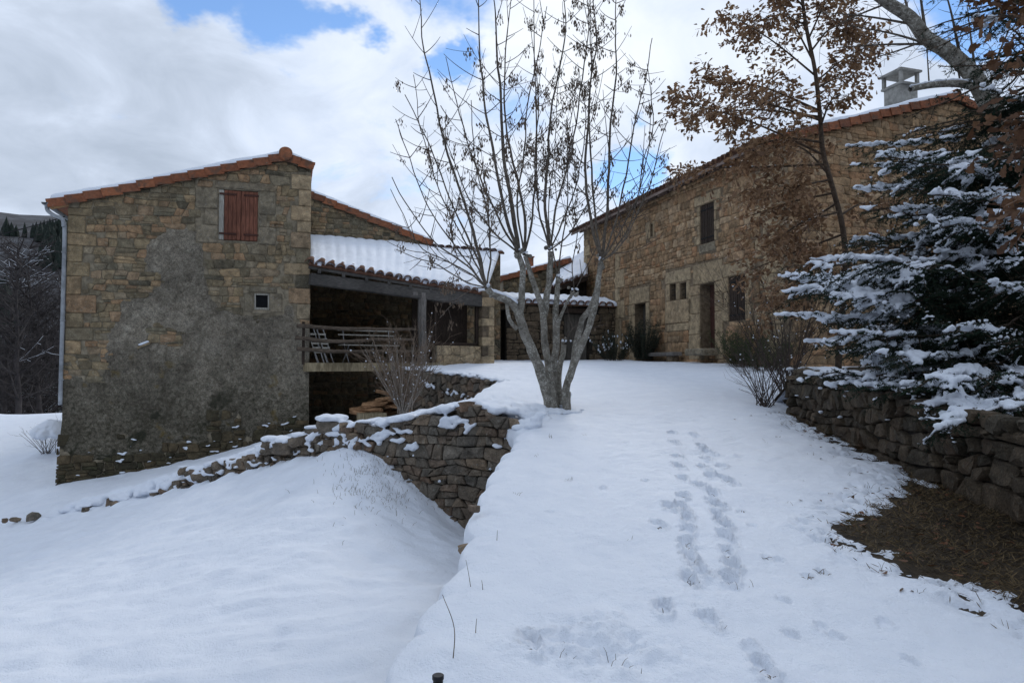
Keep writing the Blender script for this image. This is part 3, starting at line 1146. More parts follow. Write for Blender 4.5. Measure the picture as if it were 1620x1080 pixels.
def planks(parent, wall, s0, s1, z0, z1, n, mat, off, th=.03, name='plank', rng=random):
    w = (s1 - s0) / n
    for k in range(n):
        b = MB()
        b.box(wall.pt(s0 + (k + .5) * w, (z0 + z1) / 2, off + rng.uniform(-.004, .004)), wall.d3 * (w / 2 - .004), UP * ((z1 - z0) / 2 - rng.uniform(0, .006)), wall.n3 * th / 2, .006)
        b.build(name, mat, parent, False)


# ------------------------------------------------------------------ roofs
def arch_mesh(r, L, th, taper=.12, n=8):
    """a half-round clay tile lying along +x, convex side up (z); its near end at x = 0"""
    a = np.linspace(0, np.pi, n)
    V = []
    for x, q in ((0, 1 + taper), (L, 1 - taper)):
        for rr in (r * q, r * q - th):
            for t in a: V.append((x, rr * math.cos(t), rr * math.sin(t) * .85))
    Fc = []
    for i in range(n - 1):
        Fc.append((i, i + 1, 2 * n + i + 1, 2 * n + i))                # outer
        Fc.append((n + i + 1, n + i, 3 * n + i, 3 * n + i + 1))        # inner
        Fc.append((i + 1, i, n + i, n + i + 1))                        # near end
    return np.array(V), Fc


def roof4(parent, E0, E1, T1, T0, tile, snow=True, period=.24, amp=.05, th=.10, name='roof_tiles', eave_tiles=True, snow_pull=.10, seed=1, under=None,
          nb=22, edge_noise=.05, tile_name='eave_tile', verge0=True, verge1=True, tlimit=300):
    """tiled slope from the eave E0-E1 up to T0-T1, with channels running down the slope and snow lying on it"""
    E0, E1, T1, T0 = (np.asarray(q, float) for q in (E0, E1, T1, T0))
    L = np.linalg.norm(E1 - E0); S = np.linalg.norm(T0 - E0)
    na = max(8, int(L / period * 8)); a = np.linspace(0, 1, na); b = np.linspace(0, 1, nb)
    A, B = np.meshgrid(a, b)
    pos = lambda A, B: ((1 - A) * (1 - B))[..., None] * E0 + (A * (1 - B))[..., None] * E1 + (A * B)[..., None] * T1 + ((1 - A) * B)[..., None] * T0
    e = (E1 - E0) / L; g = (T0 + T1 - E0 - E1); g /= np.linalg.norm(g)
    nrm = np.cross(e, g); nrm /= np.linalg.norm(nrm)
    if nrm[2] < 0: nrm = -nrm
    wave = amp * np.abs(np.cos(np.pi * A * L / period))
    p = pos(A, B) + nrm * (wave - .01)[..., None]
    v = np.concatenate([p.reshape(-1, 3), (pos(A, B) - nrm * .07).reshape(-1, 3)])
    f = np.concatenate([grid_faces(nb, na), grid_faces(nb, na)[:, ::-1] + na * nb])
    rim = []
    N = na * nb
    for i in range(na - 1):
        rim.append((i, N + i, N + i + 1, i + 1)); k = (nb - 1) * na + i; rim.append((k + 1, N + k + 1, N + k, k))
    for j in range(nb - 1):
        k = j * na; rim.append((k + na, N + k + na, N + k, k)); k = j * na + na - 1; rim.append((k, N + k, N + k + na, k + na))
    f = np.concatenate([f, np.array(rim)])
    mk(name, v, f, tile, parent, True)
    if eave_tiles:
        V, Fc = arch_mesh(period * .40, .42, .016)
        W = np.outer(V[:, 0], g) + np.outer(V[:, 1], e) + np.outer(V[:, 2], nrm)
        me = mesh_np(tile_name, W, Fc, tile)
        rng = random.Random(seed)
        n = int(round(L / period))
        for k in range(n):
            q = E0 + e * (k * period + (period * .0)) + (E1 - E0) / L * 0 - g * (.07 + rng.uniform(-.02, .02)) + nrm * (amp * .35 + rng.uniform(-.006, .006))
            o = bpy.data.objects.new(tile_name, me); place(o, parent, q)
    if snow:
        ns = max(30, min(int(L / .035), 320)); ms = max(14, min(int(S / .08), 50))
        a = np.linspace(0, 1, ns); b = np.linspace(0, 1, ms) ** 1.15
        A, B = np.meshgrid(a, b)
        low = snow_pull / S * (1 + .6 * vnoise(A * L / period * 2, A * 0 + seed, seed=seed)) - .5 * edge_noise / S * np.abs(np.cos(np.pi * A * L / period))
        Bp = low + (1 - low) * B
        q = pos(A, Bp)
        dist_e = np.minimum(np.minimum(B * S, A * L), (1 - A) * L)
        rnd = np.sqrt(np.clip(dist_e / .10, 0, 1))
        wv = np.abs(np.cos(np.pi * A * L / period)) * amp * (.30 + .35 * np.clip(.5 + vnoise(A * L * .9, B * S * .7, seed=seed + 9), 0, 1))
        thick = (th + .025 * fbm(A * L * 1.3, B * S * 1.3, oct=3, seed=seed + 3)) * rnd
        q = q + nrm * (wv * (.75 + .25 * (1 - rnd)) + thick + .006)[..., None]
        vs = q.reshape(-1, 3)
        # skirt down to the tiles
        low_ring = (pos(A, Bp) - nrm * .02)
        V = [vs]; FF = [grid_faces(ms, ns)]; base = len(vs)
        for sl in ((slice(0, 1), slice(None)), (slice(None), slice(0, 1)), (slice(None), slice(ns - 1, ns)), (slice(ms - 1, ms), slice(None))):
            idx = np.arange(ms * ns).reshape(ms, ns)[sl].ravel()
            lr = low_ring[sl].reshape(-1, 3)
            V.append(lr); k = np.arange(len(idx) - 1)
            FF.append(np.stack([idx[k], base + k, base + k + 1, idx[k + 1]], -1)); base += len(lr)
        mk('roof_snow', np.concatenate(V), np.concatenate(FF), M['snow'], parent, True)
    return e, g, nrm


def verge(parent, A, B, out, tile, L=.36, h=.17, seed=1, name='verge_tile', w=.20):
    """row of angled verge tiles from A (low) to B (high) along the edge of a roof; out = horizontal direction away from the gable"""
    A, B = np.asarray(A, float) - UP * .055, np.asarray(B, float) - UP * .055; out = np.asarray(out, float)
    t = B - A; tot = np.linalg.norm(t); t /= tot
    nrm = np.cross(t, out); nrm = nrm if nrm[2] > 0 else -nrm
    n = max(1, int(round(tot / L))); step = tot / n
    rng = random.Random(seed)
    b = MB()
    hl = step * .55
    # tile: a flap hanging over the gable and a lap lying on the roof, slightly fanned so each overlaps the next
    b.box(out * .012, t * hl - nrm * .020 - out * .012, nrm * h / 2, out * .012, .005)
    b.box(nrm * (h / 2 + .008) - out * w / 2 + out * .024, t * hl - nrm * .020, nrm * .010, out * w / 2, .004)
    v = np.array(b.v)
    me = mesh_np(name, v, b.f, tile, False)
    bm = bmesh.new(); bm.from_mesh(me); bmesh.ops.recalc_face_normals(bm, faces=bm.faces); bm.to_mesh(me); bm.free()
    for k in range(n):
        o = bpy.data.objects.new(name, me)
        place(o, parent, A + t * (k + .5) * step + nrm * rng.uniform(-.012, .012) + out * rng.uniform(-.008, .008))


# ------------------------------------------------------------------ the barn
ROT = R(18)
BW = Wall(P(103, 575, 15.0), (math.cos(ROT), math.sin(ROT)))


def build_barn():
    rng = random.Random(11)
    W = BW
    s1 = W.hit(490, 500)[0]
    zl = W.hit(103, 322)[1]; sr, zr = W.hit(452, 254); zr1 = W.hit(490, 268)[1]
    zb = EZ - 3.4
    t = thing('stone_barn', W.pt(s1 / 2, EZ - 2.2), 'tall stone barn with grey render, red shutters and a tiled gable roof', 'barn')
    outline = [(-.16, zb), (s1, zb), (s1, zr1), (sr, zr), (0, zl), (-.02, zb + 2.2)]
    sh = (*[W.hit(346, 340)[0], W.hit(408, 340)[0]], W.hit(377, 381)[1], W.hit(377, 301)[1])
    sw = (W.hit(402, 478)[0], W.hit(426, 478)[0], W.hit(414, 490)[1], W.hit(414, 464)[1])
    prism('wall', W, outline, 5.9, M['mortar'], t, rects=[(*sh, .16), (*sw, .3)])
    hole = [(sh[0] - .02, sh[1] + .02, sh[2] - .02, sh[3] + .02), (sw[0] - .02, sw[1] + .02, sw[2] - .02, sw[3] + .02)]
    # bare stone shows along the top, the right side and the left edge; grey render covers the rest
    pk = lambda px, py: W.hit(px, py)

    def render_amount(s, z):
        """>0 where render covers the stones (photo: middle and foot of the wall)"""
        s = np.asarray(s, float); z = np.asarray(z, float)
        bs = np.array([0, pk(170, 400)[0], pk(215, 400)[0], pk(240, 370)[0], pk(300, 355)[0], pk(318, 375)[0], pk(326, 420)[0], pk(345, 480)[0], pk(400, 492)[0], s1])
        bz = np.array([pk(103, 560)[1], pk(170, 520)[1], pk(200, 420)[1], pk(240, 380)[1], pk(300, 358)[1], pk(318, 372)[1], pk(326, 430)[1], pk(345, 486)[1], pk(400, 497)[1], pk(489, 495)[1]])
        top = np.interp(s, bs, bz)
        a = (top + .10 - z) + .26 * fbm(s * 2.1, z * 2.1, oct=4, seed=81)
        # islands of stone
        for (px, py, rr) in ((208, 445, .36), (140, 480, .5), (130, 560, .45), (255, 532, .16)):
            c = pk(px, py)
            a = np.minimum(a, (np.hypot((s - c[0]), (z - c[1])) - rr) + .18 * fbm(s * 4, z * 4, oct=3, seed=82))
        foot = np.interp(s, [0, s1 * .45, s1 * .8, s1], [pk(100, 735)[1], pk(290, 705)[1], pk(420, 682)[1], pk(480, 672)[1]])
        a = np.minimum(a, (z - foot) * .8 + .28 * fbm(s * 2.6, z * 2.6, oct=4, seed=83))
        return a
    covered = lambda s, z: float(render_amount(s, z)) > .16
    upper = lambda s, z: z > np.interp(s, [0, s1 * .3, s1 * .55, s1], [pk(103, 400)[1], pk(220, 385)[1], pk(320, 375)[1], pk(480, 330)[1]])
    frames = []
    # dressed stones: window surround and quoins
    x0, x1, z0, z1 = sh
    block(t, W, x0 - .10, x1 + .14, z1 + .012, z1 + .19, M['grey_ashlar'], rng, .03); frames.append((x0 - .12, x1 + .16, z1, z1 + .20))
    for (a, b, lo, hi) in ((x0 - .48, x0 - .012, z0 - .08, z0 + .34), (x0 - .30, x0 - .012, z0 + .34, z0 + .72), (x0 - .50, x0 - .012, z0 + .72, z1 + .01),
                           (x1 + .012, x1 + .42, z0 - .06, z0 + .36), (x1 + .012, x1 + .20, z0 + .36, z0 + .66), (x1 + .012, x1 + .40, z0 + .66, z1 + .01)):
        block(t, W, a, b, lo, hi, M['grey_ashlar'], rng, .032); frames.append((a - .01, b + .01, lo - .01, hi + .01))
    a0, a1, b0, b1 = sw
    for (a, b, lo, hi) in ((a0 - .12, a1 + .18, b1 + .01, b1 + .16), (a0 - .22, a0 - .01, b0 - .06, b1 + .01), (a1 + .01, a1 + .30, b0 - .06, b1 + .01), (a0 - .05, a1 + .05, b0 - .10, b0 - .01)):
        block(t, W, a, b, lo, hi, M['grey_ashlar'], rng, .03); frames.append((a - .01, b + .01, lo - .01, hi + .01))
    zq0 = pk(480, 505)[1]
    z = zq0; k = 0
    while z < zr1 - .25:
        h = rng.uniform(.24, .44); L = rng.uniform(.44, .62) if k % 2 else rng.uniform(.26, .36)
        h = min(h, zr1 - .05 - z)
        block(t, W, s1 - L, s1 + .012, z, z + h, M['barn_stone'] if rng.random() < .4 else M['ashlar'], rng, .035, .4)
        frames.append((s1 - L - .01, s1 + .05, z - .005, z + h + .005)); z += h; k += 1
    z = pk(103, 560)[1]; k = 0
    while z < zl - .2:
        h = min(rng.uniform(.24, .42), zl - .08 - z); L = rng.uniform(.42, .62) if k % 2 else rng.uniform(.26, .4)
        block(t, W, -.012, L, z, z + h, M['barn_stone'], rng, .035, .4)
        frames.append((-.05, L + .01, z - .005, z + h + .005)); z += h; k += 1
    polys = courses([(-.14, zb + .5), (s1, zb + .5), (s1, zr1 - .03), (sr, zr - .03), (0, zl - .03)], .155, .25, rng, .32, .22)
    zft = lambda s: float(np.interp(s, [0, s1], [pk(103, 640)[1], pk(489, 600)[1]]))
    lay(t, W, polys, M['barn_stone'], rng, .018, .006, 230, rects=hole + frames, keep=lambda s, z: not covered(s, z) and z > zft(s))
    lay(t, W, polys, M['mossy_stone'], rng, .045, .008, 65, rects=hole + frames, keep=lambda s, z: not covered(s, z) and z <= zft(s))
    # grey render: one ragged coat, thin at its edges
    gs = np.arange(-.13, s1 - .004, .045); gz = np.arange(zb + .3, zl + 1.6, .045)
    S, Z = np.meshgrid(gs, gz)
    am = render_amount(S, Z)
    for (q0, q1, r0, r1) in frames + hole:
        dd = np.maximum(np.maximum(q0 - S, S - q1), np.maximum(r0 - Z, Z - r1)); am = np.minimum(am, dd + .03)
    bulge = .040 * sstep(am, -.04, .30) - .012 + .012 * fbm(S * 3, Z * 3, oct=4, seed=84) + .006 * fbm(S * 14, Z * 14, oct=2, seed=85)
    xl = np.interp(Z, [zb, zb + 2.2, zl], [-.17, -.03, -.005])
    S2 = np.maximum(S, xl)
    V = np.stack([W.o[0] + W.d[0] * S2 + W.n[0] * bulge, W.o[1] + W.d[1] * S2 + W.n[1] * bulge, Z], -1).reshape(-1, 3)
    f = grid_faces(*S.shape)
    ok = (am.ravel()[f] > -.03).all(1) & (S.ravel()[f] > xl.ravel()[f] - .05).all(1)
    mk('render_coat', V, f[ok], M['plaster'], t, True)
    # shutters: two boarded leaves with strap hinges; the left jamb board is pale
    jam = x0 + (x1 - x0) * .13
    b = MB(); b.box(W.pt((x0 + jam) / 2, (z0 + z1) / 2, -.035), W.d3 * (jam - x0) / 2 * .98, UP * (z1 - z0) / 2 * .98, W.n3 * .02, .004); b.build('jamb_board', M['white_wood'], t)
    mid = (jam + x1) / 2
    for (a, bb) in ((jam + .004, mid - .004), (mid + .004, x1 - .004)):
        leaf = MB().box(W.pt((a + bb) / 2, (z0 + z1) / 2, -.035), W.d3 * (bb - a) / 2, UP * ((z1 - z0) / 2 - .012), W.n3 * .014, .003).build('shutter', M['red_wood'], t)
        planks(leaf, W, a, bb, z0 + .014, z1 - .014, 4, M['red_wood'], -.012, .018, rng=rng)
        for zz in (z0 + (z1 - z0) * .13, z1 - (z1 - z0) * .09):
            MB().box(W.pt((a + bb) / 2 + (.06 if bb > mid + .1 else -.10), zz, .008), W.d3 * (bb - a) / 2 * 1.02, UP * .022, W.n3 * .006, .002).build('hinge', M['door_wood'], leaf)
    # small window with a pale frame
    fr = MB()
    wf = .035
    for (a, bb, lo, hi) in ((a0, a1, b1 - wf, b1), (a0, a1, b0, b0 + wf * 1.6), (a0, a0 + wf, b0 + wf * 1.6, b1 - wf), (a1 - wf, a1, b0 + wf * 1.6, b1 - wf)):
        fr.box(W.pt((a + bb) / 2, (lo + hi) / 2, -.07), W.d3 * (bb - a) / 2, UP * (hi - lo) / 2, W.n3 * .03)
    fo = fr.build('window', M['white_wood'], t)
    MB().box(W.pt((a0 + a1) / 2, (b0 + b1) / 2, -.14), W.d3 * ((a1 - a0) / 2 - .02), UP * ((b1 - b0) / 2 - .02), W.n3 * .008).build('pane', M['dark_glass'], fo)
    # roof
    bk = -W.n3 * 5.9
    fo_ = W.n3 * .10
    ridge = W.pt(sr, zr + .13); sl = (zr - zl) / sr
    eave = W.pt(-.36, zl + .13 - .36 * sl)
    slr = (zr - zr1) / (s1 - sr); eaver = W.pt(s1 + .05, zr + .13 - slr * (s1 + .05 - sr))
    roof4(t, eave + fo_ + bk, eave + fo_, ridge + fo_, ridge + fo_ + bk, M['tile'], seed=21, th=.115, nb=6, eave_tiles=False, snow_pull=.03)
    roof4(t, eaver + fo_, eaver + fo_ + bk, ridge + fo_ + bk, ridge + fo_, M['tile'], seed=22, th=.12, nb=10, eave_tiles=False, snow_pull=.05)
    dn = -UP * .02
    verge(t, eave + fo_ + dn, ridge + fo_ + dn, W.n3, M['tile'], .37, .17, 3)
    verge(t, eaver + fo_ + dn, ridge + fo_ + dn, W.n3, M['tile'], .30, .17, 4)
    # round ridge end tile and ridge tiles
    V, Fc = arch_mesh(.15, .45, .018, .04, 10)
    d = -W.n3
    for k in range(12):
        q = ridge + fo_ + W.n3 * .05 + d * .44 * k + UP * .03
        Wd = np.outer(V[:, 0], d) + np.outer(V[:, 1], W.d3) + np.outer(V[:, 2], UP)
        mk('ridge_tile', Wd + q, Fc, M['tile'], t, True, center=q)
    a = np.linspace(0, 2 * np.pi, 18, endpoint=False)
    q = ridge + fo_ + W.n3 * .055 + UP * .0
    ring = lambda r, o: [q + W.d3 * r * math.cos(x) + UP * (r * math.sin(x) * 1.05 - .01) + W.n3 * o for x in a]
    V = ring(.155, -.03) + ring(.155, .015) + ring(.13, .03) + [q + W.n3 * .034]
    n = 18; Fc = []
    for k in range(2):
        for i in range(n): Fc.append((k * n + i, k * n + (i + 1) % n, k * n + n + (i + 1) % n, k * n + n + i))
    for i in range(n): Fc.append((2 * n + i, 2 * n + (i + 1) % n, 3 * n))
    mk('ridge_cap', V, Fc, M['tile'], t, True)
    # pale rafter end under the eave
    e0 = W.pt(-.16, zl + .13 - .26 * sl - .10, .02)
    MB().box(e0, W.d3 * .17 + UP * .05, UP * .05, W.n3 * .05, .006).build('rafter_end', M['new_wood'], t)
    # gutter, elbow and downpipe
    g0 = eave + fo_ - UP * .045 - W.d3 * .055
    V = []; ga = np.linspace(np.pi, 2 * np.pi, 9)
    for o_ in (0.04, -6.0):
        for r_ in (.065, .058):
            for x in ga: V.append(g0 + W.n3 * o_ + W.d3 * r_ * math.cos(x) + UP * r_ * math.sin(x))
    Fc = []
    for i in range(8):
        Fc += [(i, i + 1, 18 + i + 1, 18 + i), (9 + i + 1, 9 + i, 27 + i, 27 + i + 1), (i + 1, i, 9 + i, 9 + i + 1)]
    Fc.append(tuple(range(9, 18)))
    gut = mk('gutter', V, Fc, M['zinc'], t, True)
    pp = [g0 - W.n3 * .10 - UP * .05, g0 - W.n3 * .08 - UP * .16 + W.d3 * .03, g0 - W.n3 * .06 - UP * .26 + W.d3 * .16, g0 + W.d3 * .33 - UP * .34, g0 + W.d3 * .36 - UP * .5 + W.n3 * .0]
    bot = W.pt(-.06, pk(95, 640)[1], .06)
    MB().tube(lerp_path(pp + [W.pt(-.045, zl - .8, .06), bot], .08), .042, 10).build('downpipe', M['zinc'], t, True)
    for zz in (zl - 1.1, zl - 2.6, zl - 3.9):
        MB().tube([W.pt(-.05, zz, .06), W.pt(-.05, zz + .03, .06)], .052, 10).build('pipe_bracket', M['zinc'], t, True)
    # rough footing stones of the wall with snow lying on them
    rb = random.Random(5)
    bl = []
    for k in range(30):
        s = rb.uniform(.1, s1 - .2); gr = W.pt(s, 0)
        zg = float(lower(gr[0] + W.n[0] * .1, gr[1] + W.n[1] * .1))
        z = zg + abs(rb.gauss(0, .32)) + .02
        if z > zg + .95: continue
        w = rb.uniform(.02, .065)
        q = W.pt(s, z, .05)
        for m in range(rb.randint(1, 4)):
            bl.append((q[0] + W.d[0] * (m * w * .7), q[1] + W.d[1] * m * w * .7, q[2] + rb.uniform(-.5, .5) * w * m * .6, w * .8, .045, w * rb.uniform(.25, .45)))
    c = pk(222, 545); q = W.pt(*c, .05)
    for m in range(4): bl.append((*(q + W.d3 * .05 * m + UP * .022 * m), .05, .05, .03))
    blob_mesh('clinging_snow', bl, .016, M['snow'], t, 2, .006, 14)['kind'] = 'stuff'
    st = W.pt(*c, .02)
    MB().box(st + W.d3 * .08 - UP * .02, W.d3 * .13 + UP * .06, UP * .025, W.n3 * .07, .01).build('ledge_stone', M['barn_stone'], t)
    return t, s1, ridge


barn, BS1, BRIDGE = build_barn()

# ------------------------------------------------------------------ the house behind the porch
HW = Wall(P(455, 575, 21.2), (math.cos(ROT), math.sin(ROT)))


def build_back_house():
    rng = random.Random(23)
    W = HW
    s0, z0r = 0.0, W.hit(455, 298)[1]
    sv, zv = W.hit(682, 388)
    slope = (z0r - zv) / (sv - s0)
    sR = W.hit(792, 450)[0]
    zw = W.hit(740, 396)[1]
    zb = EZ - 2.6
    t = thing('stone_house', W.pt(2, zb + 1), 'stone house behind the porch with an orange verge and snow on its roof', 'house')
    sl = -4.0
    out = [(sl, zb), (sv, zb), (sv, zv), (s0, z0r), (sl, z0r + slope * sl)]
    prism('wall', W, out, 6.0, M['mortar'], t)
    out2 = [(sv - .0, zb), (sR, zb), (sR, zw - .05), (sv, zw - .05)]
    prism('wall', W, out2, 3.2, M['mortar'], t, front=-.03)
    # window bay of the porch room is kept clear of stones
    zt = lambda s: np.interp(s, [0, 20], [W.hit(490, 420)[1], W.hit(490, 420)[1]])
    p1 = courses([(s0, EZ - 1.6), (sv, EZ - 1.6), (sv, zv - .06), (s0, z0r - .06)], .155, .25, rng, .3, .2)
    p2 = cells([(sv, EZ - 1.6), (sR, EZ - 1.6), (sR, zw - .08), (sv, zw - .08)], .2, .28, rng, .3, 1.15)
    lay(t, W, p1, M['barn_stone'], rng, .02, .013, 220, keep=lambda s, z: s > .35)
    lay(t, W, p2, M['barn_stone'], rng, .02, .013, 60, off=-.03)
    fo = W.n3 * .10
    A = W.pt(sv + .02, zv + .10); B = W.pt(s0, z0r + .10); C = W.pt(sl, z0r + slope * sl + .10)
    bk = -W.n3 * 6
    roof4(t, A + fo, A + fo + bk, B + fo + bk, B + fo, M['tile'], seed=31, th=.13, nb=10, eave_tiles=False, snow_pull=.03)
    roof4(t, C + fo + bk, C + fo, B + fo, B + fo + bk, M['tile'], seed=32, th=.08, nb=10, eave_tiles=False, snow_pull=.03)
    verge(t, A + fo, B + fo, W.n3, M['tile'], .36, .18, 9)
    # low wing to the right: its eave faces the camera
    E0 = W.pt(sv + .05, zw + .02, .12); E1 = W.pt(sR + .1, zw - .02, .12)
    up = -W.n3 * 3.2 + UP * .55
    roof4(t, E0, E1, E1 + up, E0 + up, M['old_tile'], seed=33, th=.09, nb=8, snow_pull=.06, period=.26, amp=.06)
    return t, W


backhouse, _ = build_back_house()


# ------------------------------------------------------------------ the covered porch and its balcony
def build_porch():
    rng = random.Random(31)
    t0 = P(489, 575, 16.25)
    t = thing('porch', (t0[0] + 2, t0[1] + 1.5, EZ - .2), 'covered porch with snowy tile roof, timber beam and log railing beside the barn', 'porch')
    E0 = P(489, 416, 16.35); E1 = P(768, 464, 19.4)
    pl = PW = Wall(P(489, 575, 16.35), (E1 - E0)[:2])
    T0 = HW.pt(*HW.hit(487, 374)); T1 = HW.pt(*HW.hit(790, 402))
    roof4(t, E0, E1, T1, T0, M['old_tile'], seed=41, th=.085, period=.265, amp=.065, snow_pull=.05, edge_noise=.08, nb=8)
    # eave board, beam, rafters
    dn = (E1 - E0) / np.linalg.norm(E1 - E0)
    nn = PW.n3
    b0, b1 = P(490, 441, 16.5), P(764, 478, 19.45)
    bd = (b1 - b0) / np.linalg.norm(b1 - b0); bu = np.cross(nn, bd); bu = bu if bu[2] > 0 else -bu
    MB().box((b0 + b1) / 2, (b1 - b0) / 2, bu * .14, nn * .11, .02).build('beam', M['beam_wood'], t)
    f0, f1 = E0 - UP * .10 - nn * .03, E1 - UP * .10 - nn * .03
    MB().box((f0 + f1) / 2, (f1 - f0) / 2, bu * .035, nn * .02, .006).build('eave_board', M['beam_wood'], t)
    L = np.linalg.norm(E1 - E0)
    k = 0
    a = .25
    while a < L:
        u = a / L
        e = E0 + (E1 - E0) * u - UP * .16; tp = T0 + (T1 - T0) * u - UP * .2
        MB().box((e + tp) / 2 + nn * .02, (tp - e) / 2, dn * .045, UP * .055, .008).build('rafter', M['beam_wood'], t)
        a += .62
    # post with its bracket
    q = PW.hit(671, 500)
    ps = q[0]
    zt = PW.hit(671, 464)[1]; zb_ = EZ - .12
    post = MB().tube(lerp_path([PW.pt(ps, zb_, -.1), PW.pt(ps + .01, zb_ + .6, -.1), PW.pt(ps - .015, zb_ + 1.2, -.1), PW.pt(ps, zt + .02, -.1)], .12), np.full(len(lerp_path([PW.pt(ps, zb_, -.1), PW.pt(ps + .01, zb_ + .6, -.1), PW.pt(ps - .015, zb_ + 1.2, -.1), PW.pt(ps, zt + .02, -.1)], .12)), .115), 8).build('post', M['old_wood'], t)
    MB().box(PW.pt(ps, zt - .02, -.1), PW.d3 * .36, UP * .075, PW.n3 * .09, .05).build('bracket', M['old_wood'], t)
    # right corner pillar of dressed blocks
    pa, pb = PW.hit(762, 500)[0], PW.hit(782, 500)[0]
    z = EZ - .25; ztop = PW.hit(770, 474)[1] + .25; k = 0
    prism('wall', PW, [(pa + .03, z), (pb - .01, z), (pb - .01, ztop), (pa + .03, ztop)], .42, M['mortar'], t)
    while z < ztop - .05:
        h = min(rng.uniform(.22, .36), ztop - z)
        cut = pa + (pb - pa) * (rng.uniform(.4, .65))
        if k % 2: block(t, PW, pa, pb, z, z + h, M['ashlar'], rng, .025, .38)
        else:
            block(t, PW, pa, cut, z, z + h, M['dark_stone'], rng, .025, .38); block(t, PW, cut, pb, z, z + h, M['ashlar'], rng, .02, .38)
        z += h; k += 1
    # wall below the glazed bay
    wa = PW.hit(692, 540)[0]
    zp = PW.hit(730, 547)[1]
    prism('wall', PW, [(wa, EZ - .4), (pa + .02, EZ - .4), (pa + .02, zp), (wa, zp)], .3, M['mortar'], t, front=-.04)
    lay(t, PW, cells([(wa, EZ - .3), (pa, EZ - .3), (pa, zp), (wa, zp)], .24, .42, rng, .15, 1.3), M['ashlar'], rng, .02, .008, 60, off=-.04)
    # glazed timber bay above it
    za = zp; zc = PW.hit(730, 474)[1]
    bay = MB()
    for (x0, x1, y0, y1) in ((wa, pa, za, za + .09), (wa, pa, zc - .1, zc), (pa - .09, pa - .0, za, zc), (wa, wa + .06, za, zc)):
        bay.box(PW.pt((x0 + x1) / 2, (y0 + y1) / 2, -.19), PW.d3 * (x1 - x0) / 2, UP * (y1 - y0) / 2, PW.n3 * .04, .006)
    bay.build('bay_frame', M['dark_wood'], t)
    MB().box(PW.pt((wa + pa) / 2 - .2, (EZ + zc) / 2, -.75), PW.d3 * (pa - wa) * .62, UP * (zc - EZ) / 2, PW.n3 * .03).build('bay_shade_panel', M['dark_wood'], t)  # dark panel added so the bay interior reads as deep shade
    # balcony slab
    sa = PW.hit(483, 575)[0] - .05; sb = PW.hit(705, 575)[0]
    zs1 = EZ + .02; zs0 = zs1 - .21
    c = [PW.pt(sa, 0, .02), PW.pt(sb, 0, .02), HW.pt(HW.hit(720, 575)[0], 0, 0), HW.pt(HW.hit(470, 575)[0], 0, 0)]
    V = [(*p[:2], zs0) for p in c] + [(*p[:2], zs1) for p in c]
    sl = mk('balcony_slab', V, [(3, 2, 1, 0), (4, 5, 6, 7), (0, 1, 5, 4), (1, 2, 6, 5), (2, 3, 7, 6), (3, 0, 4, 7)], M['slab_concrete'], t, False)
    # dark cellar wall under the slab at the back
    # log railing: three rough poles fixed to the barn corner
    zr = [(470, 515, 657, 521), (468, 534, 655, 537), (470, 552, 655, 556)]
    for k, (xa, ya, xb, yb) in enumerate(zr):
        p0 = PW.pt(*PW.hit(xa, ya, .08), .08); p1 = PW.pt(*PW.hit(xb, yb, .08), .08)
        m1 = p0 * .67 + p1 * .33 - UP * .04 * (1 + k % 2); m2 = p0 * .33 + p1 * .67 - UP * .015
        path = lerp_path([p0, m1, m2, p1], .12)
        path = path + np.stack([0 * path[:, 0], 0 * path[:, 0], .010 * vnoise(np.arange(len(path)) * .7, np.full(len(path), k + .3), seed=k)], 1)
        r = np.linspace(.052, .036, len(path)) * (1 + .12 * vnoise(np.arange(len(path)) * .9, np.full(len(path), 5.2), seed=k))
        MB().tube(path, r, 8).build('rail', M['rail_wood'], t, True)
    for xx in (480, 655):
        a = PW.hit(xx, 540, .02)[0]
        MB().tube([PW.pt(a, EZ - .02, .02), PW.pt(a, EZ + 1.0, .02)], .035, 8).build('rail_post', M['dark_wood'], t)
    return t, PW


porch, PW = build_porch()


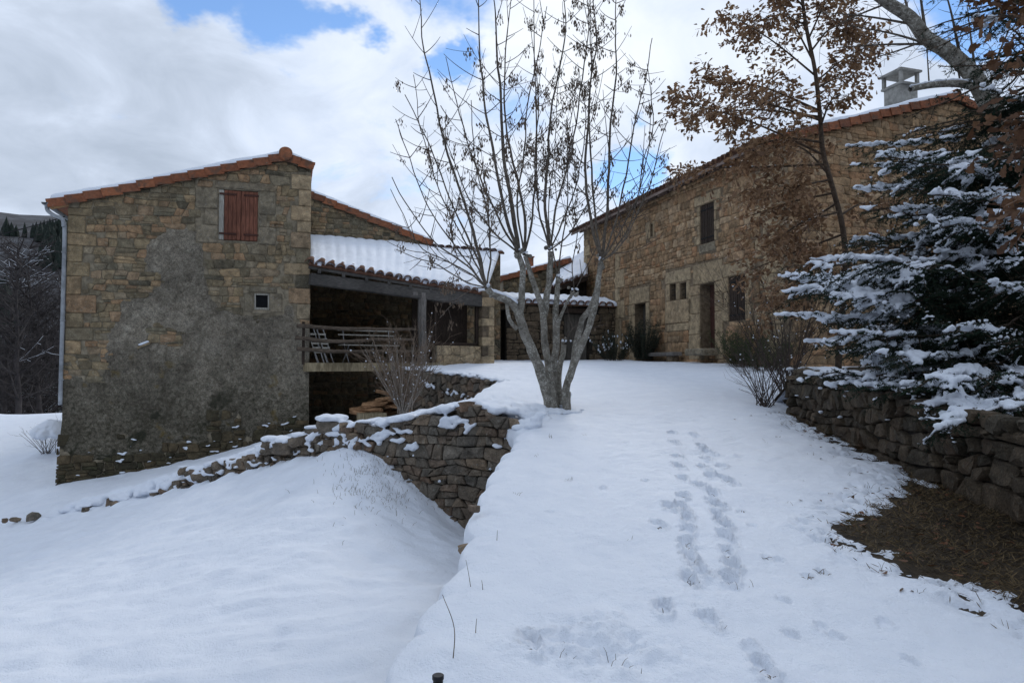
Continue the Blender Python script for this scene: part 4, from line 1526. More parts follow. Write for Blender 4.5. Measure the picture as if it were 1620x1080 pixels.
# ------------------------------------------------------------------ things kept on and under the balcony
def build_porch_things():
    rng = random.Random(77)
    # slatted metal bench
    fl = EZ + .02
    s = PW.hit(586, 545, -.35)[0]
    t = thing('garden_bench', PW.pt(s, fl, -.4), 'white folding slatted bench behind the log railing', 'bench')
    w = .78
    for k, (z, off) in enumerate(((.84, -.62), (.72, -.60))):
        MB().box(PW.pt(s, fl + z, off), PW.d3 * w, UP * .016, PW.n3 * .010, .004).build('back_slat', M['white_wood'], t)
    for k, off in enumerate((-.54, -.45, -.36, -.27)):
        MB().box(PW.pt(s, fl + .45, off), PW.d3 * w, UP * .014, PW.n3 * .036, .005).build('seat_slat', M['white_wood'], t)
    for sd in (-1, 1):
        a = s + sd * w * .82
        MB().tube([PW.pt(a, fl, -.22), PW.pt(a, fl + .43, -.52), PW.pt(a, fl + .86, -.63)], .011, 6).build('leg', M['white_metal'], t)
        MB().tube([PW.pt(a, fl, -.62), PW.pt(a, fl + .43, -.24)], .014, 6).build('leg', M['white_metal'], t)
    # two folded chairs leaning by the barn corner
    for k, (px, lab) in enumerate(((499, 'folded white chair leaning nearest the barn corner on the balcony'), (514, 'folded white chair leaning between the barn corner and the bench'))):
        s = PW.hit(px, 545, -.3)[0]
        c = thing('folding_chair', PW.pt(s, fl, -.3), lab, 'chair', 'folded chairs on the balcony')
        for sd in (-.5, .5):
            MB().tube([PW.pt(s + .12 + sd * .16, fl, -.25), PW.pt(s - .10 + sd * .16, fl + .88, -.42)], .013, 6).build('leg', M['white_metal'], c)
            MB().tube([PW.pt(s + .16 + sd * .14, fl, -.30), PW.pt(s - .02 + sd * .14, fl + .62, -.44)], .011, 6).build('leg', M['white_metal'], c)
        for q in (.3, .42, .54, .66, .8):
            MB().box(PW.pt(s + .12 - .22 * q, fl + .88 * q, -.25 - .17 * q + .02), PW.d3 * .10, UP * .022, PW.n3 * .006).build('slat', M['white_wood'], c)
    # heap of split planks in the cellar below
    for k in range(26):
        px = rng.uniform(575, 652); lvl = rng.random()
        D = rng.uniform(17.0, 18.0)
        p = P(px, 655 - lvl * 40 * (1 - abs(px - 620) / 55), D)
        g = float(lower(p[0], p[1]))
        p[2] = max(p[2], g + .03)
        a = rng.uniform(-.5, .25); ax = np.array([math.cos(a), math.sin(a) * .6, rng.uniform(-.25, .25)]); ax /= np.linalg.norm(ax)
        ay = np.cross(UP, ax); ay /= np.linalg.norm(ay); az = np.cross(ax, ay)
        rr = rng.uniform(-.5, .5); ay, az = ay * math.cos(rr) + az * math.sin(rr), az * math.cos(rr) - ay * math.sin(rr)
        o = MB().box(p, ax * rng.uniform(.22, .48), ay * rng.uniform(.05, .11), az * rng.uniform(.018, .05), .008).build('firewood', M['split_wood'], None)
        tag(o, 'split orange-brown log in the heap under the balcony', 'firewood', 'firewood heaped under the balcony')
    # pale shallow crate in front of it
    p = P(588, 652, 15.6); p[2] = float(lower(p[0], p[1])) + .1
    t = thing('crate', p - UP * .1, 'pale shallow wooden crate in front of the firewood heap', 'crate')
    x = PW.d3; y = PW.n3
    for (c, hx, hy) in ((y * .2, x * .27, y * .01), (-y * .2, x * .27, y * .01), (x * .26, x * .01, y * .2), (-x * .26, x * .01, y * .2)):
        MB().box(p + c + UP * .02, hx, hy, UP * .1).build('side', M['slab_concrete'], t)
    MB().box(p - UP * .06, x * .26, y * .19, UP * .008).build('bottom', M['slab_concrete'], t)
    # green hose lying at the cellar entrance
    pts = []
    c0 = P(512, 668, 15.95)
    for k in range(90):
        a = k * .35
        q = np.array([c0[0] + (.30 + .05 * math.sin(k * .17)) * math.cos(a) + .003 * k, c0[1] + .2 * math.sin(a), 0])
        q[2] = float(lower(q[0], q[1])) + .06 + .0007 * k + .01 * math.sin(k)
        pts.append(q)
    tag(MB().tube(np.array(pts), .012, 6).build('garden_hose', M['green_hose'], None, True), 'green garden hose coiled at the cellar opening beside the barn', 'hose')


build_porch_things()


# ------------------------------------------------------------------ farmhouse on the right
far = P(925, 575, 28.6)
near = P(1226, 575, 17.15)
RW = Wall(far, (near - far)[:2])                   # long front, far end to near end
RL = float(np.linalg.norm((near - far)[:2]))
GW = Wall(near, (-RW.n[0], -RW.n[1]))              # gable end, going right and away


def build_farmhouse():
    rng = random.Random(41)
    W = RW
    zb = EZ - 1.2
    ze = W.hit(1100, 285)[1]                       # wall top under the eave
    t = thing('farmhouse', W.pt(RL / 2, EZ), 'long two-storey golden stone farmhouse with tiled roof on the right', 'house')
    H = lambda x0, x1, y0, y1: (W.hit(x0, (y0 + y1) / 2)[0], W.hit(x1, (y0 + y1) / 2)[0], W.hit((x0 + x1) / 2, y1)[1], W.hit((x0 + x1) / 2, y0)[1])
    up_win = H(1108, 1130, 322, 384)
    slit = H(1029, 1033, 354, 374)
    tw1 = H(1060, 1069, 449, 475); tw2 = H(1076, 1086, 447, 474)
    door = H(1108, 1131, 448, 552)
    rwin = H(1153, 1179, 436, 507)
    ldoor = H(1005, 1022, 480, 566)
    opens = [(*up_win, .14), (*slit, .25), (*tw1, .28), (*tw2, .28), (*door, .42), (*rwin, .12), (*ldoor, .40)]
    body = prism('wall', W, [(0, zb), (RL, zb), (RL, ze), (0, ze)], 12.2, M['house_mortar'], t, rects=opens)
    holes = [(a - .015, b + .015, c - .015, d + .015) for (a, b, c, d, _) in opens]
    fr = []
    A = M['ashlar']

    def B(s0, s1, z0, z1, m=A, proud=.03):
        block(t, W, s0, s1, z0, z1, m, rng, proud, .3, bev=.02); fr.append((s0 - .008, s1 + .008, z0 - .008, z1 + .008))

    # door surround: tall jamb stones and one big lintel
    a, b, lo, hi = door
    B(a - .34, b + .42, hi + .01, hi + .62)
    z = lo - .3
    for h in (.75, .62, .55, .42):
        h = min(h, hi - z)
        if h < .1: break
        B(a - .62, a - .01, z, z + h); B(b + .01, b + .40, z + .0, z + h); z += h
    # left door
    a, b, lo, hi = ldoor
    B(a - .42, b + .28, hi + .01, hi + .55)
    z = lo - .2
    for h in (.62, .5, .6, .5):
        h = min(h, hi - z)
        if h < .1: break
        B(a - .46, a - .01, z, z + h); z += h
    B(b + .01, b + .26, lo - .2, lo + .8); B(b + .01, b + .26, lo + .8, hi)
    # twin lights with a shared lintel, mullion and sill
    B(tw1[0] - .26, tw2[1] + .26, tw1[3] + .01, tw1[3] + .4)
    B(tw1[0] - .24, tw1[0] - .01, tw1[2] - .02, tw1[3] + .005); B(tw2[1] + .01, tw2[1] + .22, tw1[2] - .02, tw1[3] + .005); B(tw1[1] + .01, tw2[0] - .01, tw1[2] - .02, tw1[3] + .005, proud=.012)
    B(tw1[0] - .3, tw2[1] + .3, tw1[2] - .75, tw1[2] - .02); B(tw1[0] - .2, tw2[1] + .25, tw1[2] - 1.0, tw1[2] - .76)
    # upper window surround
    a, b, lo, hi = up_win
    B(a - .3, b + .34, hi + .01, hi + .3); B(a - .08, b + .06, lo - .28, lo - .012, M['grey_ashlar'], .02)
    for k in range(4):
        h = (hi - lo) / 4; e = .16 if k % 2 else .3
        B(a - e, a - .01, lo + k * h, lo + (k + 1) * h); B(b + .01, b + .42 - e, lo + k * h, lo + (k + 1) * h)
    a, b, lo, hi = rwin
    B(a - .3, b + .3, hi + .01, hi + .38)
    for k in range(3):
        h = (hi - lo) / 3; e = .2 if k % 2 else .32
        B(a - e, a - .01, lo + k * h, lo + (k + 1) * h); B(b + .01, b + e, lo + k * h, lo + (k + 1) * h)
    a, b, lo, hi = slit
    B(a - .3, a - .01, lo - .06, hi + .1); B(b + .01, b + .12, lo - .06, hi + .08)
    # far lower corner: big quoins where the yard wall joins
    sq = W.hit(974, 500)[0]
    z = EZ - .2; k = 0
    ztop = W.hit(974, 415)[1]
    while z < ztop:
        h = rng.uniform(.42, .7); L = rng.uniform(.55, .8) if k % 2 else rng.uniform(.35, .5)
        B(sq, sq + L, z, z + h); z += h; k += 1
    z = ztop + .3; k = 0
    while z < ze - .3:
        h = rng.uniform(.3, .45); L = rng.uniform(.5, .7) if k % 2 else rng.uniform(.3, .42)
        B(-.012, L, z, z + h); z += h; k += 1
    z = EZ - .2; k = 0
    while z < ze - .3:
        h = rng.uniform(.32, .5); L = rng.uniform(.5, .75) if k % 2 else rng.uniform(.35, .45)
        B(RL - L, RL + .012, z, z + h); z += h; k += 1
    zmid = W.hit(1060, 440)[1]
    p1 = courses([(0, EZ - .3), (RL, EZ - .3), (RL, zmid), (0, zmid)], .27, .42, rng, .22, .1)
    p2 = courses([(0, zmid), (RL, zmid), (RL, ze - .02), (0, ze - .02)], .185, .29, rng, .28, .16)
    lay(t, W, p1 + p2, M['house_stone'], rng, .022, .005, 250, rects=holes + fr)
    # joinery
    def boarded(r, mat, off, n, name):
        a, b, lo, hi = r
        o = MB().box(W.pt((a + b) / 2, (lo + hi) / 2, off - .03), W.d3 * ((b - a) / 2 - .006), UP * ((hi - lo) / 2 - .006), W.n3 * .014).build(name, mat, t)
        planks(o, W, a + .01, b - .01, lo + .01, hi - .01, n, mat, off, .025, rng=rng)
        return o
    for r in (up_win, rwin):
        a, b, lo, hi = r; m = (a + b) / 2
        for q in ((a, m, lo, hi), (m, b, lo, hi)):
            o = boarded(q, M['dark_wood'], -.03, 4, 'shutter')
            for zz in (lo + .16, hi - .16):
                MB().box(W.pt((q[0] + q[1]) / 2, zz, -.008), W.d3 * (q[1] - q[0]) / 2 * .9, UP * .02, W.n3 * .006).build('hinge', M['cable'], o)
    d = boarded(door, M['door_wood'], -.34, 5, 'door')
    MB().tube([W.pt(door[1] - .2, (door[2] + door[3]) / 2, -.32), W.pt(door[1] - .2, (door[2] + door[3]) / 2, -.24)], .022, 8).build('handle', M['cable'], d)
    boarded(ldoor, M['grey_door'], -.32, 5, 'door')
    for r in (tw1, tw2, slit):
        a, b, lo, hi = r
        o = MB().box(W.pt((a + b) / 2, (lo + hi) / 2, -.24), W.d3 * (b - a) / 2, UP * (hi - lo) / 2, W.n3 * .01).build('window', M['dark_glass'], t)
        if r is not slit:
            for q in (.33, .66):
                MB().tube([W.pt(a - .02, lo + (hi - lo) * q, -.08), W.pt(b + .02, lo + (hi - lo) * q, -.08)], .011, 6).build('bar', M['cable'], o)
            MB().tube([W.pt((a + b) / 2, lo - .02, -.08), W.pt((a + b) / 2, hi + .02, -.08)], .011, 6).build('bar', M['cable'], o)
    MB().box(W.pt((door[0] + door[1]) / 2 + .1, door[2] - .09, .25), W.d3 * .5, UP * .10, W.n3 * .3, .04).build('doorstep', M['grey_ashlar'], t)
    # gable end facing the camera on the right
    G = GW
    hw = 6.1
    zr = ze + hw * math.tan(R(16.6))
    prism('gable', G, [(0, ze - .02), (2 * hw, ze - .02), (hw, zr)], 6.0, M['house_mortar'], t, front=-.006)
    polys = courses([(0, EZ - .3), (2 * hw, EZ - .3), (2 * hw, ze), (hw, zr - .02), (0, ze)], .2, .32, rng, .28, .16)
    lay(t, G, polys, M['house_stone'], rng, .022, .005, 45, keep=lambda s, z: s > .5 and s < 9.5)
    # roof
    ov = .38
    sp = math.tan(R(16.6))
    eF = W.pt(-.5, ze - ov * sp + .16, ov); eN = W.pt(RL + .12, ze - ov * sp + .16, ov)
    rF = W.pt(-.5, zr + .16, -hw); rN = W.pt(RL + .12, zr + .16, -hw)
    bF = W.pt(-.5, ze - ov * sp + .16, -2 * hw - ov); bN = W.pt(RL + .12, ze - ov * sp + .16, -2 * hw - ov)
    e, g, nr = roof4(t, eF, eN, rN, rF, M['old_tile'], seed=51, th=.13, nb=6, period=.225, amp=.05, snow_pull=.14)
    roof4(t, bN, bF, rF, rN, M['old_tile'], seed=52, th=.08, nb=5, period=.225, amp=.05, eave_tiles=False)
    verge(t, eN - UP * .02, rN - UP * .02, G.n3, M['tile'], .36, .19, 12)
    verge(t, bN - UP * .02, rN - UP * .02, G.n3, M['tile'], .36, .19, 13)
    # eave: boards and rafter feet
    f0 = eF - UP * .10; f1 = eN - UP * .10
    MB().box((f0 + f1) / 2, (f1 - f0) / 2, UP * .045, W.n3 * .018, .005).build('fascia', M['soffit_wood'], t)
    c = (W.pt(-.2, 0, ov * .5) + W.pt(RL, 0, ov * .5)) / 2
    MB().box(np.array([c[0], c[1], ze - ov * sp * .5 + .085]), W.d3 * (RL / 2 + .1), W.n3 * ov * .5 - UP * ov * sp * .5, UP * .012).build('soffit', M['soffit_wood'], t)
    a = .3
    while a < RL:
        p0 = W.pt(a, ze + .02, 0); p1 = W.pt(a, ze - ov * sp + .02, ov - .05)
        MB().box((p0 + p1) / 2, (p1 - p0) / 2, W.d3 * .04, UP * .05, .006).build('rafter_foot', M['soffit_wood'], t)
        a += .72
    # ridge tiles
    V, Fc = arch_mesh(.14, .45, .018, .04, 8)
    d = -W.d3
    for k in range(int(RL / .42)):
        q = rN + d * .42 * k + UP * .02
        Wd = np.outer(V[:, 0], d) + np.outer(V[:, 1], W.n3) + np.outer(V[:, 2], UP)
        mk('ridge_tile', Wd + q, Fc, M['tile'], t, True, center=q)
    # chimney with its slab cap on four stubs
    cp = P(1425, 160, 20.6)
    q = W.o + 0
    rel2 = cp[:2] - W.o; s = float(rel2 @ W.d); of = float(rel2 @ W.n)
    zroof = ze + (-of) * sp + .16
    ch = MB().box(W.pt(s, zroof + .25, of), W.d3 * .32, UP * .62, W.n3 * .32, .01).build('chimney', M['concrete'], t)
    z = zroof + .87
    MB().box(W.pt(s, z + .03, of), W.d3 * .38, UP * .035, W.n3 * .38, .01).build('collar', M['concrete'], ch)
    for i in (-1, 1):
        for j in (-1, 1):
            MB().box(W.pt(s + i * .31, z + .23, of + j * .31), W.d3 * .045, UP * .17, W.n3 * .05, .006).build('stub', M['concrete'], ch)
    V = [W.pt(s + i * .41, z + .40, of + j * .41) for (i, j) in ((-1, -1), (1, -1), (1, 1), (-1, 1))] + [W.pt(s + i * .41, z + .46, of + j * .41) for (i, j) in ((-1, -1), (1, -1), (1, 1), (-1, 1))] + [W.pt(s + i * .25, z + .53, of + j * .25) for (i, j) in ((-1, -1), (1, -1), (1, 1), (-1, 1))]
    Fc = [(3, 2, 1, 0), (8, 9, 10, 11)]
    for k in range(4):
        j = (k + 1) % 4; Fc += [(k, j, 4 + j, 4 + k), (4 + k, 4 + j, 8 + j, 8 + k)]
    mk('cap', V, Fc, M['concrete'], ch, False)
    # stone bench against the front
    bs = W.hit(1030, 560)[0], W.hit(1086, 560)[0]
    bt = thing('stone_bench', W.pt((bs[0] + bs[1]) / 2, EZ + .05, .3), 'low weathered plank bench on stones against the farmhouse front', 'bench')
    zz = EZ + .3
    MB().box(W.pt((bs[0] + bs[1]) / 2, zz, .3), W.d3 * (bs[1] - bs[0]) / 2, UP * .06, W.n3 * .17, .025).build('seat', M['old_wood'], bt)
    for q in (.14, .86):
        MB().box(W.pt(bs[0] + (bs[1] - bs[0]) * q, zz - .20, .3), W.d3 * .16, UP * .15, W.n3 * .14, .03).build('leg', M['dark_stone'], bt)
    return t


farmhouse = build_farmhouse()


# ------------------------------------------------------------------ yard wall with door, and the roofs seen above it
def build_yard_wall():
    rng = random.Random(61)
    rp = RW.pt(RW.hit(974, 500)[0], 0)
    lp = P(783, 575, 24.0)
    W = Wall(lp, (rp - lp)[:2]); L = float(np.linalg.norm((rp - lp)[:2]))
    t = thing('yard_wall', W.pt(L / 2, EZ), 'stone yard wall with snowy tile coping and grey plank door', 'wall'); t['kind'] = 'thing'
    zt = W.hit(900, 482)[1]
    dr = (W.hit(893, 530)[0], W.hit(931, 530)[0], EZ - .3, W.hit(912, 496)[1])
    gp_ = (W.hit(786, 530)[0], W.hit(800, 530)[0], EZ - .3, W.hit(790, 490)[1])
    prism('wall', W, [(0, EZ - 1), (L, EZ - 1), (L, zt), (0, zt)], .55, M['dark_joint'], t, rects=[(*dr, .25), (*gp_, .4)])
    holes = [(dr[0] - .02, dr[1] + .02, EZ - 1, dr[3] + .02), (gp_[0] - .02, gp_[1] + .02, EZ - 1, gp_[3] + .02)]
    lt = (dr[0] - .3, dr[1] + .3, dr[3] + .01, dr[3] + .2)
    MB().box(W.pt((lt[0] + lt[1]) / 2, (lt[2] + lt[3]) / 2, -.06), W.d3 * (lt[1] - lt[0]) / 2, UP * .095, W.n3 * .11, .015).build('lintel', M['dark_wood'], t)
    polys = courses([(0, EZ - .4), (L, EZ - .4), (L, zt), (0, zt)], .2, .32, rng, .3, .16)
    lay(t, W, polys, M['dark_stone'], rng, .03, .014, 140, rects=holes + [lt])
    d = MB().box(W.pt((dr[0] + dr[1]) / 2, (dr[2] + dr[3]) / 2, -.19), W.d3 * (dr[1] - dr[0]) / 2, UP * (dr[3] - dr[2]) / 2, W.n3 * .012).build('door', M['grey_door'], t)
    planks(d, W, dr[0], dr[1], dr[2], dr[3] - .01, 6, M['grey_door'], -.165, .025, rng=rng)
    # tile coping
    E0 = W.pt(0, zt + .02, .17); E1 = W.pt(L - .02, zt + .02, .17)
    up = -W.n3 * .85 + UP * .26
    roof4(t, E0, E1, E1 + up, E0 + up, M['old_tile'], seed=61, th=.13, nb=6, period=.3, amp=.07, snow_pull=.02, edge_noise=.08)
    # outbuilding with an orange verge
    W2 = Wall(P(790, 575, 29), (math.cos(R(8)), math.sin(R(8))))
    sA, zA = W2.hit(796, 440); sB, zB = W2.hit(903, 410)
    o = thing('outbuilding', W2.pt(1, EZ), 'small stone outbuilding with a sloping orange tile verge behind the yard wall', 'outbuilding')
    prism('wall', W2, [(sA, EZ - 1), (sB - .15, EZ - 1), (sB - .15, zB - .14), (sA, zA - .1)], 3.0, M['mortar'], o)
    lay(o, W2, cells([(sA, EZ + 1.8), (sB - .15, EZ + 1.8), (sB - .15, zB - .16), (sA, zA - .12)], .22, .3, rng, .25, 1.1), M['barn_stone'], rng, .03, .014, 80)
    A_ = W2.pt(sA - .1, zA, .12); B_ = W2.pt(sB, zB, .12); bk = -W2.n3 * 3.1
    roof4(o, A_ + bk, A_, B_, B_ + bk, M['tile'], seed=63, th=.13, nb=8, eave_tiles=False, snow_pull=.03)
    verge(o, A_, B_, W2.n3, M['tile'], .38, .2, 15)
    pc = W2.pt(*W2.hit(843, 410), -.9)
    stack = MB().box(pc - UP * .15, W2.d3 * .16, UP * .35, W2.n3 * .16, .01).build('chimney', M['tile'], o)
    MB().box(pc + UP * .22, W2.d3 * .20, UP * .025, W2.n3 * .20, .006).build('cap', M['tile'], stack)
    # lean-to roof against the farmhouse
    l = thing('lean_to', P(910, 575, 27.5), 'lean-to with a snow-laden roof and dark timber edge against the farmhouse end', 'lean-to')
    E0 = P(872, 455, 26.6); E1 = P(930, 434, 27.4)
    T0 = P(888, 424, 30.0); T1 = P(930, 398, 30.4)
    roof4(l, E0, E1, T1, T0, M['old_tile'], seed=65, th=.11, nb=8, period=.25, amp=.05, snow_pull=.03)
    MB().box((E0 + E1) / 2 - UP * .15, (E1 - E0) / 2, UP * .09, np.array([0, .04, 0]), .01).build('eave_beam', M['dark_wood'], l)
    wl = Wall(E0 + np.array([0, .5, 0]), (E1 - E0)[:2])
    LL = float(np.linalg.norm((E1 - E0)[:2]))
    prism('wall', wl, [(0.0, EZ - .5), (LL, EZ - .5), (LL, E1[2] - .2), (0.0, E0[2] - .12)], 1.5, M['dark_joint'], l)


build_yard_wall()


# ------------------------------------------------------------------ dry stone walls
def build_dry_walls():
    rng = random.Random(71)
    snow = M['snow']
    # retaining wall of the terrace: the part facing the camera and the return below the terrace edge
    A = np.array([.32, 8.99]); B = np.array([-2.36, 10.2])
    W = Wall(B, A - B); L = float(np.linalg.norm(A - B))
    t = thing('dry_stone_wall', (*((A + B) / 2), EZ - 2), 'dry stone retaining wall with snow on top below the tree', 'wall'); t['kind'] = 'thing'
    tops = [W.hit(x, y) for (x, y) in ((548, 694), (580, 684), (620, 672), (660, 664), (700, 655), (742, 646), (790, 656), (815, 668), (840, 694))]
    ts = np.array([q[0] for q in tops]); tz = np.array([q[1] for q in tops])
    top = lambda s: np.interp(s, ts, tz)
    out = [(-.3, EZ - 3.0), (L, EZ - 3.0), (L, float(top(L)) - .08)] + [(float(s), float(z) - .09) for s, z in zip(ts[::-1], tz[::-1]) if s < L - .05] + [(-.3, float(top(-.3)) - .12)]
    prism('core', W, out, .5, M['dark_joint'], t)
    polys = courses([(-.35, EZ - 2.9), (L + .2, EZ - 2.9), (L + .2, EZ - .3), (-.35, EZ - .3)], .125, .17, rng, .45, .35, .12)
    lay(t, W, polys, M['dry_stone'], rng, .05, .004, 300, keep=lambda s, z: z < top(s) + .01 and z > float(lower(*(W.o + W.d * s + W.n * .06))) - .12, rough=.9, cut=.13)
    # cap stones, uneven, and snow lying over them
    blobs = []
    shapes = boulders()
    for k in range(22):
        s = rng.uniform(-.25, L); z = float(top(s)) + rng.uniform(-.06, .03); off = rng.uniform(-.25, .03)
        sc = np.array([rng.uniform(.07, .15), rng.uniform(.07, .12), rng.uniform(.05, .09)])
        boulder(t, shapes, W.pt(s, z, off), sc, rng, M['dry_stone'])
    for k in range(620):
        s = rng.uniform(-.5, L + .1); off = rng.uniform(-.95, .06)
        z = float(top(s)) + .065 + (-off) * .05
        if off > -.16 and vnoise(s * 3.6, .4, seed=12) < -.25: continue
        r = rng.uniform(.08, .15)
        q = W.pt(s, z, off); blobs.append((*q, r, r, r * rng.uniform(.4, .55)))
    for k in range(26):
        q = P(rng.gauss(838, 10), rng.gauss(672, 7), 9.0 + rng.uniform(-.1, .25)); q[2] = max(q[2], float(terr(q[0], q[1])) - .04) if q[0] > .05 else q[2]; r = rng.uniform(.06, .11); blobs.append((*q, r, r, r * .5))
    for k in range(90):                          # snow slipped onto ledges of the face near the top
        s = rng.uniform(-.2, L); z = float(top(s)) - abs(rng.gauss(0, .13)); r = rng.uniform(.03, .07)
        if vnoise(s * 2.3, z * 2.3, seed=15) < -.1: continue
        for m in range(rng.randint(1, 4)):
            q = W.pt(s + m * r * .8, z - rng.uniform(0, .05), .06); blobs.append((*q, r, .05, r * .5))
    for k in range(6):
        s = rng.uniform(.3, L - .2); z = float(top(s)) - rng.uniform(.3, 1.2); r = rng.uniform(.015, .035)
        q = W.pt(s, z, .085); blobs.append((*q, r * 1.3, .03, r))
    o = blob_mesh('snow_cover', blobs, .022, snow, t, 3, .012, 9); o['kind'] = 'stuff'
    # return wall below the terrace edge
    ys = np.linspace(8.95, 2.2, 8)
    for i in range(7):
        a = np.array([float(np.interp(ys[i], EDGE_Y, EDGE_X)) + .05, ys[i]]); b = np.array([float(np.interp(ys[i + 1], EDGE_Y, EDGE_X)) + .05, ys[i + 1]])
        Wr = Wall(a, b - a); Lr = float(np.linalg.norm(b - a))
        z1 = float(terr(0, ys[i + 1])) - .2; z0 = EZ - 3.4
        prism('core', Wr, [(0, z0), (Lr, z0), (Lr, z1), (0, z1)], .3, M['dark_joint'], t)
        lay(t, Wr, cells([(0, z0 + .2), (Lr, z0 + .2), (Lr, z1 + .05), (0, z1 + .05)], .16, .2, rng, .4, 1.0), M['dry_stone'], rng, .06, .01, 0, rough=.6, stuff_name='hidden_side_stones')
    # stone peeping out of the snow edge
    for (px, py, D) in ((729, 862, 4.75), (744, 800, 5.3)):
        p = P(px, py, D)
        boulder(t, shapes, p + np.array([.03, 0, -.02]), np.array([.035, .05, .03]), rng, M['dry_stone'])
    return t


def boulders():
    """eight irregular rounded stones of 48 triangles"""
    res = []
    rng = np.random.default_rng(9)
    for k in range(8):
        idx = {}; V = []
        for i in (-1, 0, 1):
            for j in (-1, 0, 1):
                for l in (-1, 0, 1):
                    if (i, j, l) == (0, 0, 0): continue
                    idx[(i, j, l)] = len(V)
                    v = np.array([i, j, l], float); r = np.linalg.norm(v)
                    V.append(v / r * (1 + .36 * (r - 1)) * rng.uniform(.78, 1.12))
        Fc = []
        for ax in range(3):
            for sgn in (-1, 1):
                o = [q for q in range(3) if q != ax]
                for a in (-1, 0):
                    for b in (-1, 0):
                        ring = []
                        for (da, db) in ((0, 0), (1, 0), (1, 1), (0, 1)):
                            key = [0, 0, 0]; key[ax] = sgn; key[o[0]] = a + da; key[o[1]] = b + db
                            ring.append(idx[tuple(key)])
                        if (sgn > 0) == (ax == 1): ring = ring[::-1]
                        Fc.append(tuple(ring))
        res.append((np.array(V), Fc))
    return res


def boulder(parent, shapes, p, sc, rng, mat, label=None, cat=None, group=None, name='stone'):
    V, Fc = shapes[rng.randrange(len(shapes))]
    a = rng.uniform(0, 6.28); c, s = math.cos(a), math.sin(a)
    v = V * sc
    tl = rng.uniform(-.35, .35)
    v = np.stack([v[:, 0], v[:, 1] * math.cos(tl) - v[:, 2] * math.sin(tl), v[:, 1] * math.sin(tl) + v[:, 2] * math.cos(tl)], 1)
    v = np.stack([v[:, 0] * c - v[:, 1] * s, v[:, 0] * s + v[:, 1] * c, v[:, 2]], 1)
    o = mk(name, v + p, Fc, mat, parent, False, rng.random(), center=p)
    bm = bmesh.new(); bm.from_mesh(o.data); bmesh.ops.recalc_face_normals(bm, faces=bm.faces); bm.to_mesh(o.data); bm.free()
    if label: tag(o, label, cat, group)
    return o


dry_wall = build_dry_walls()


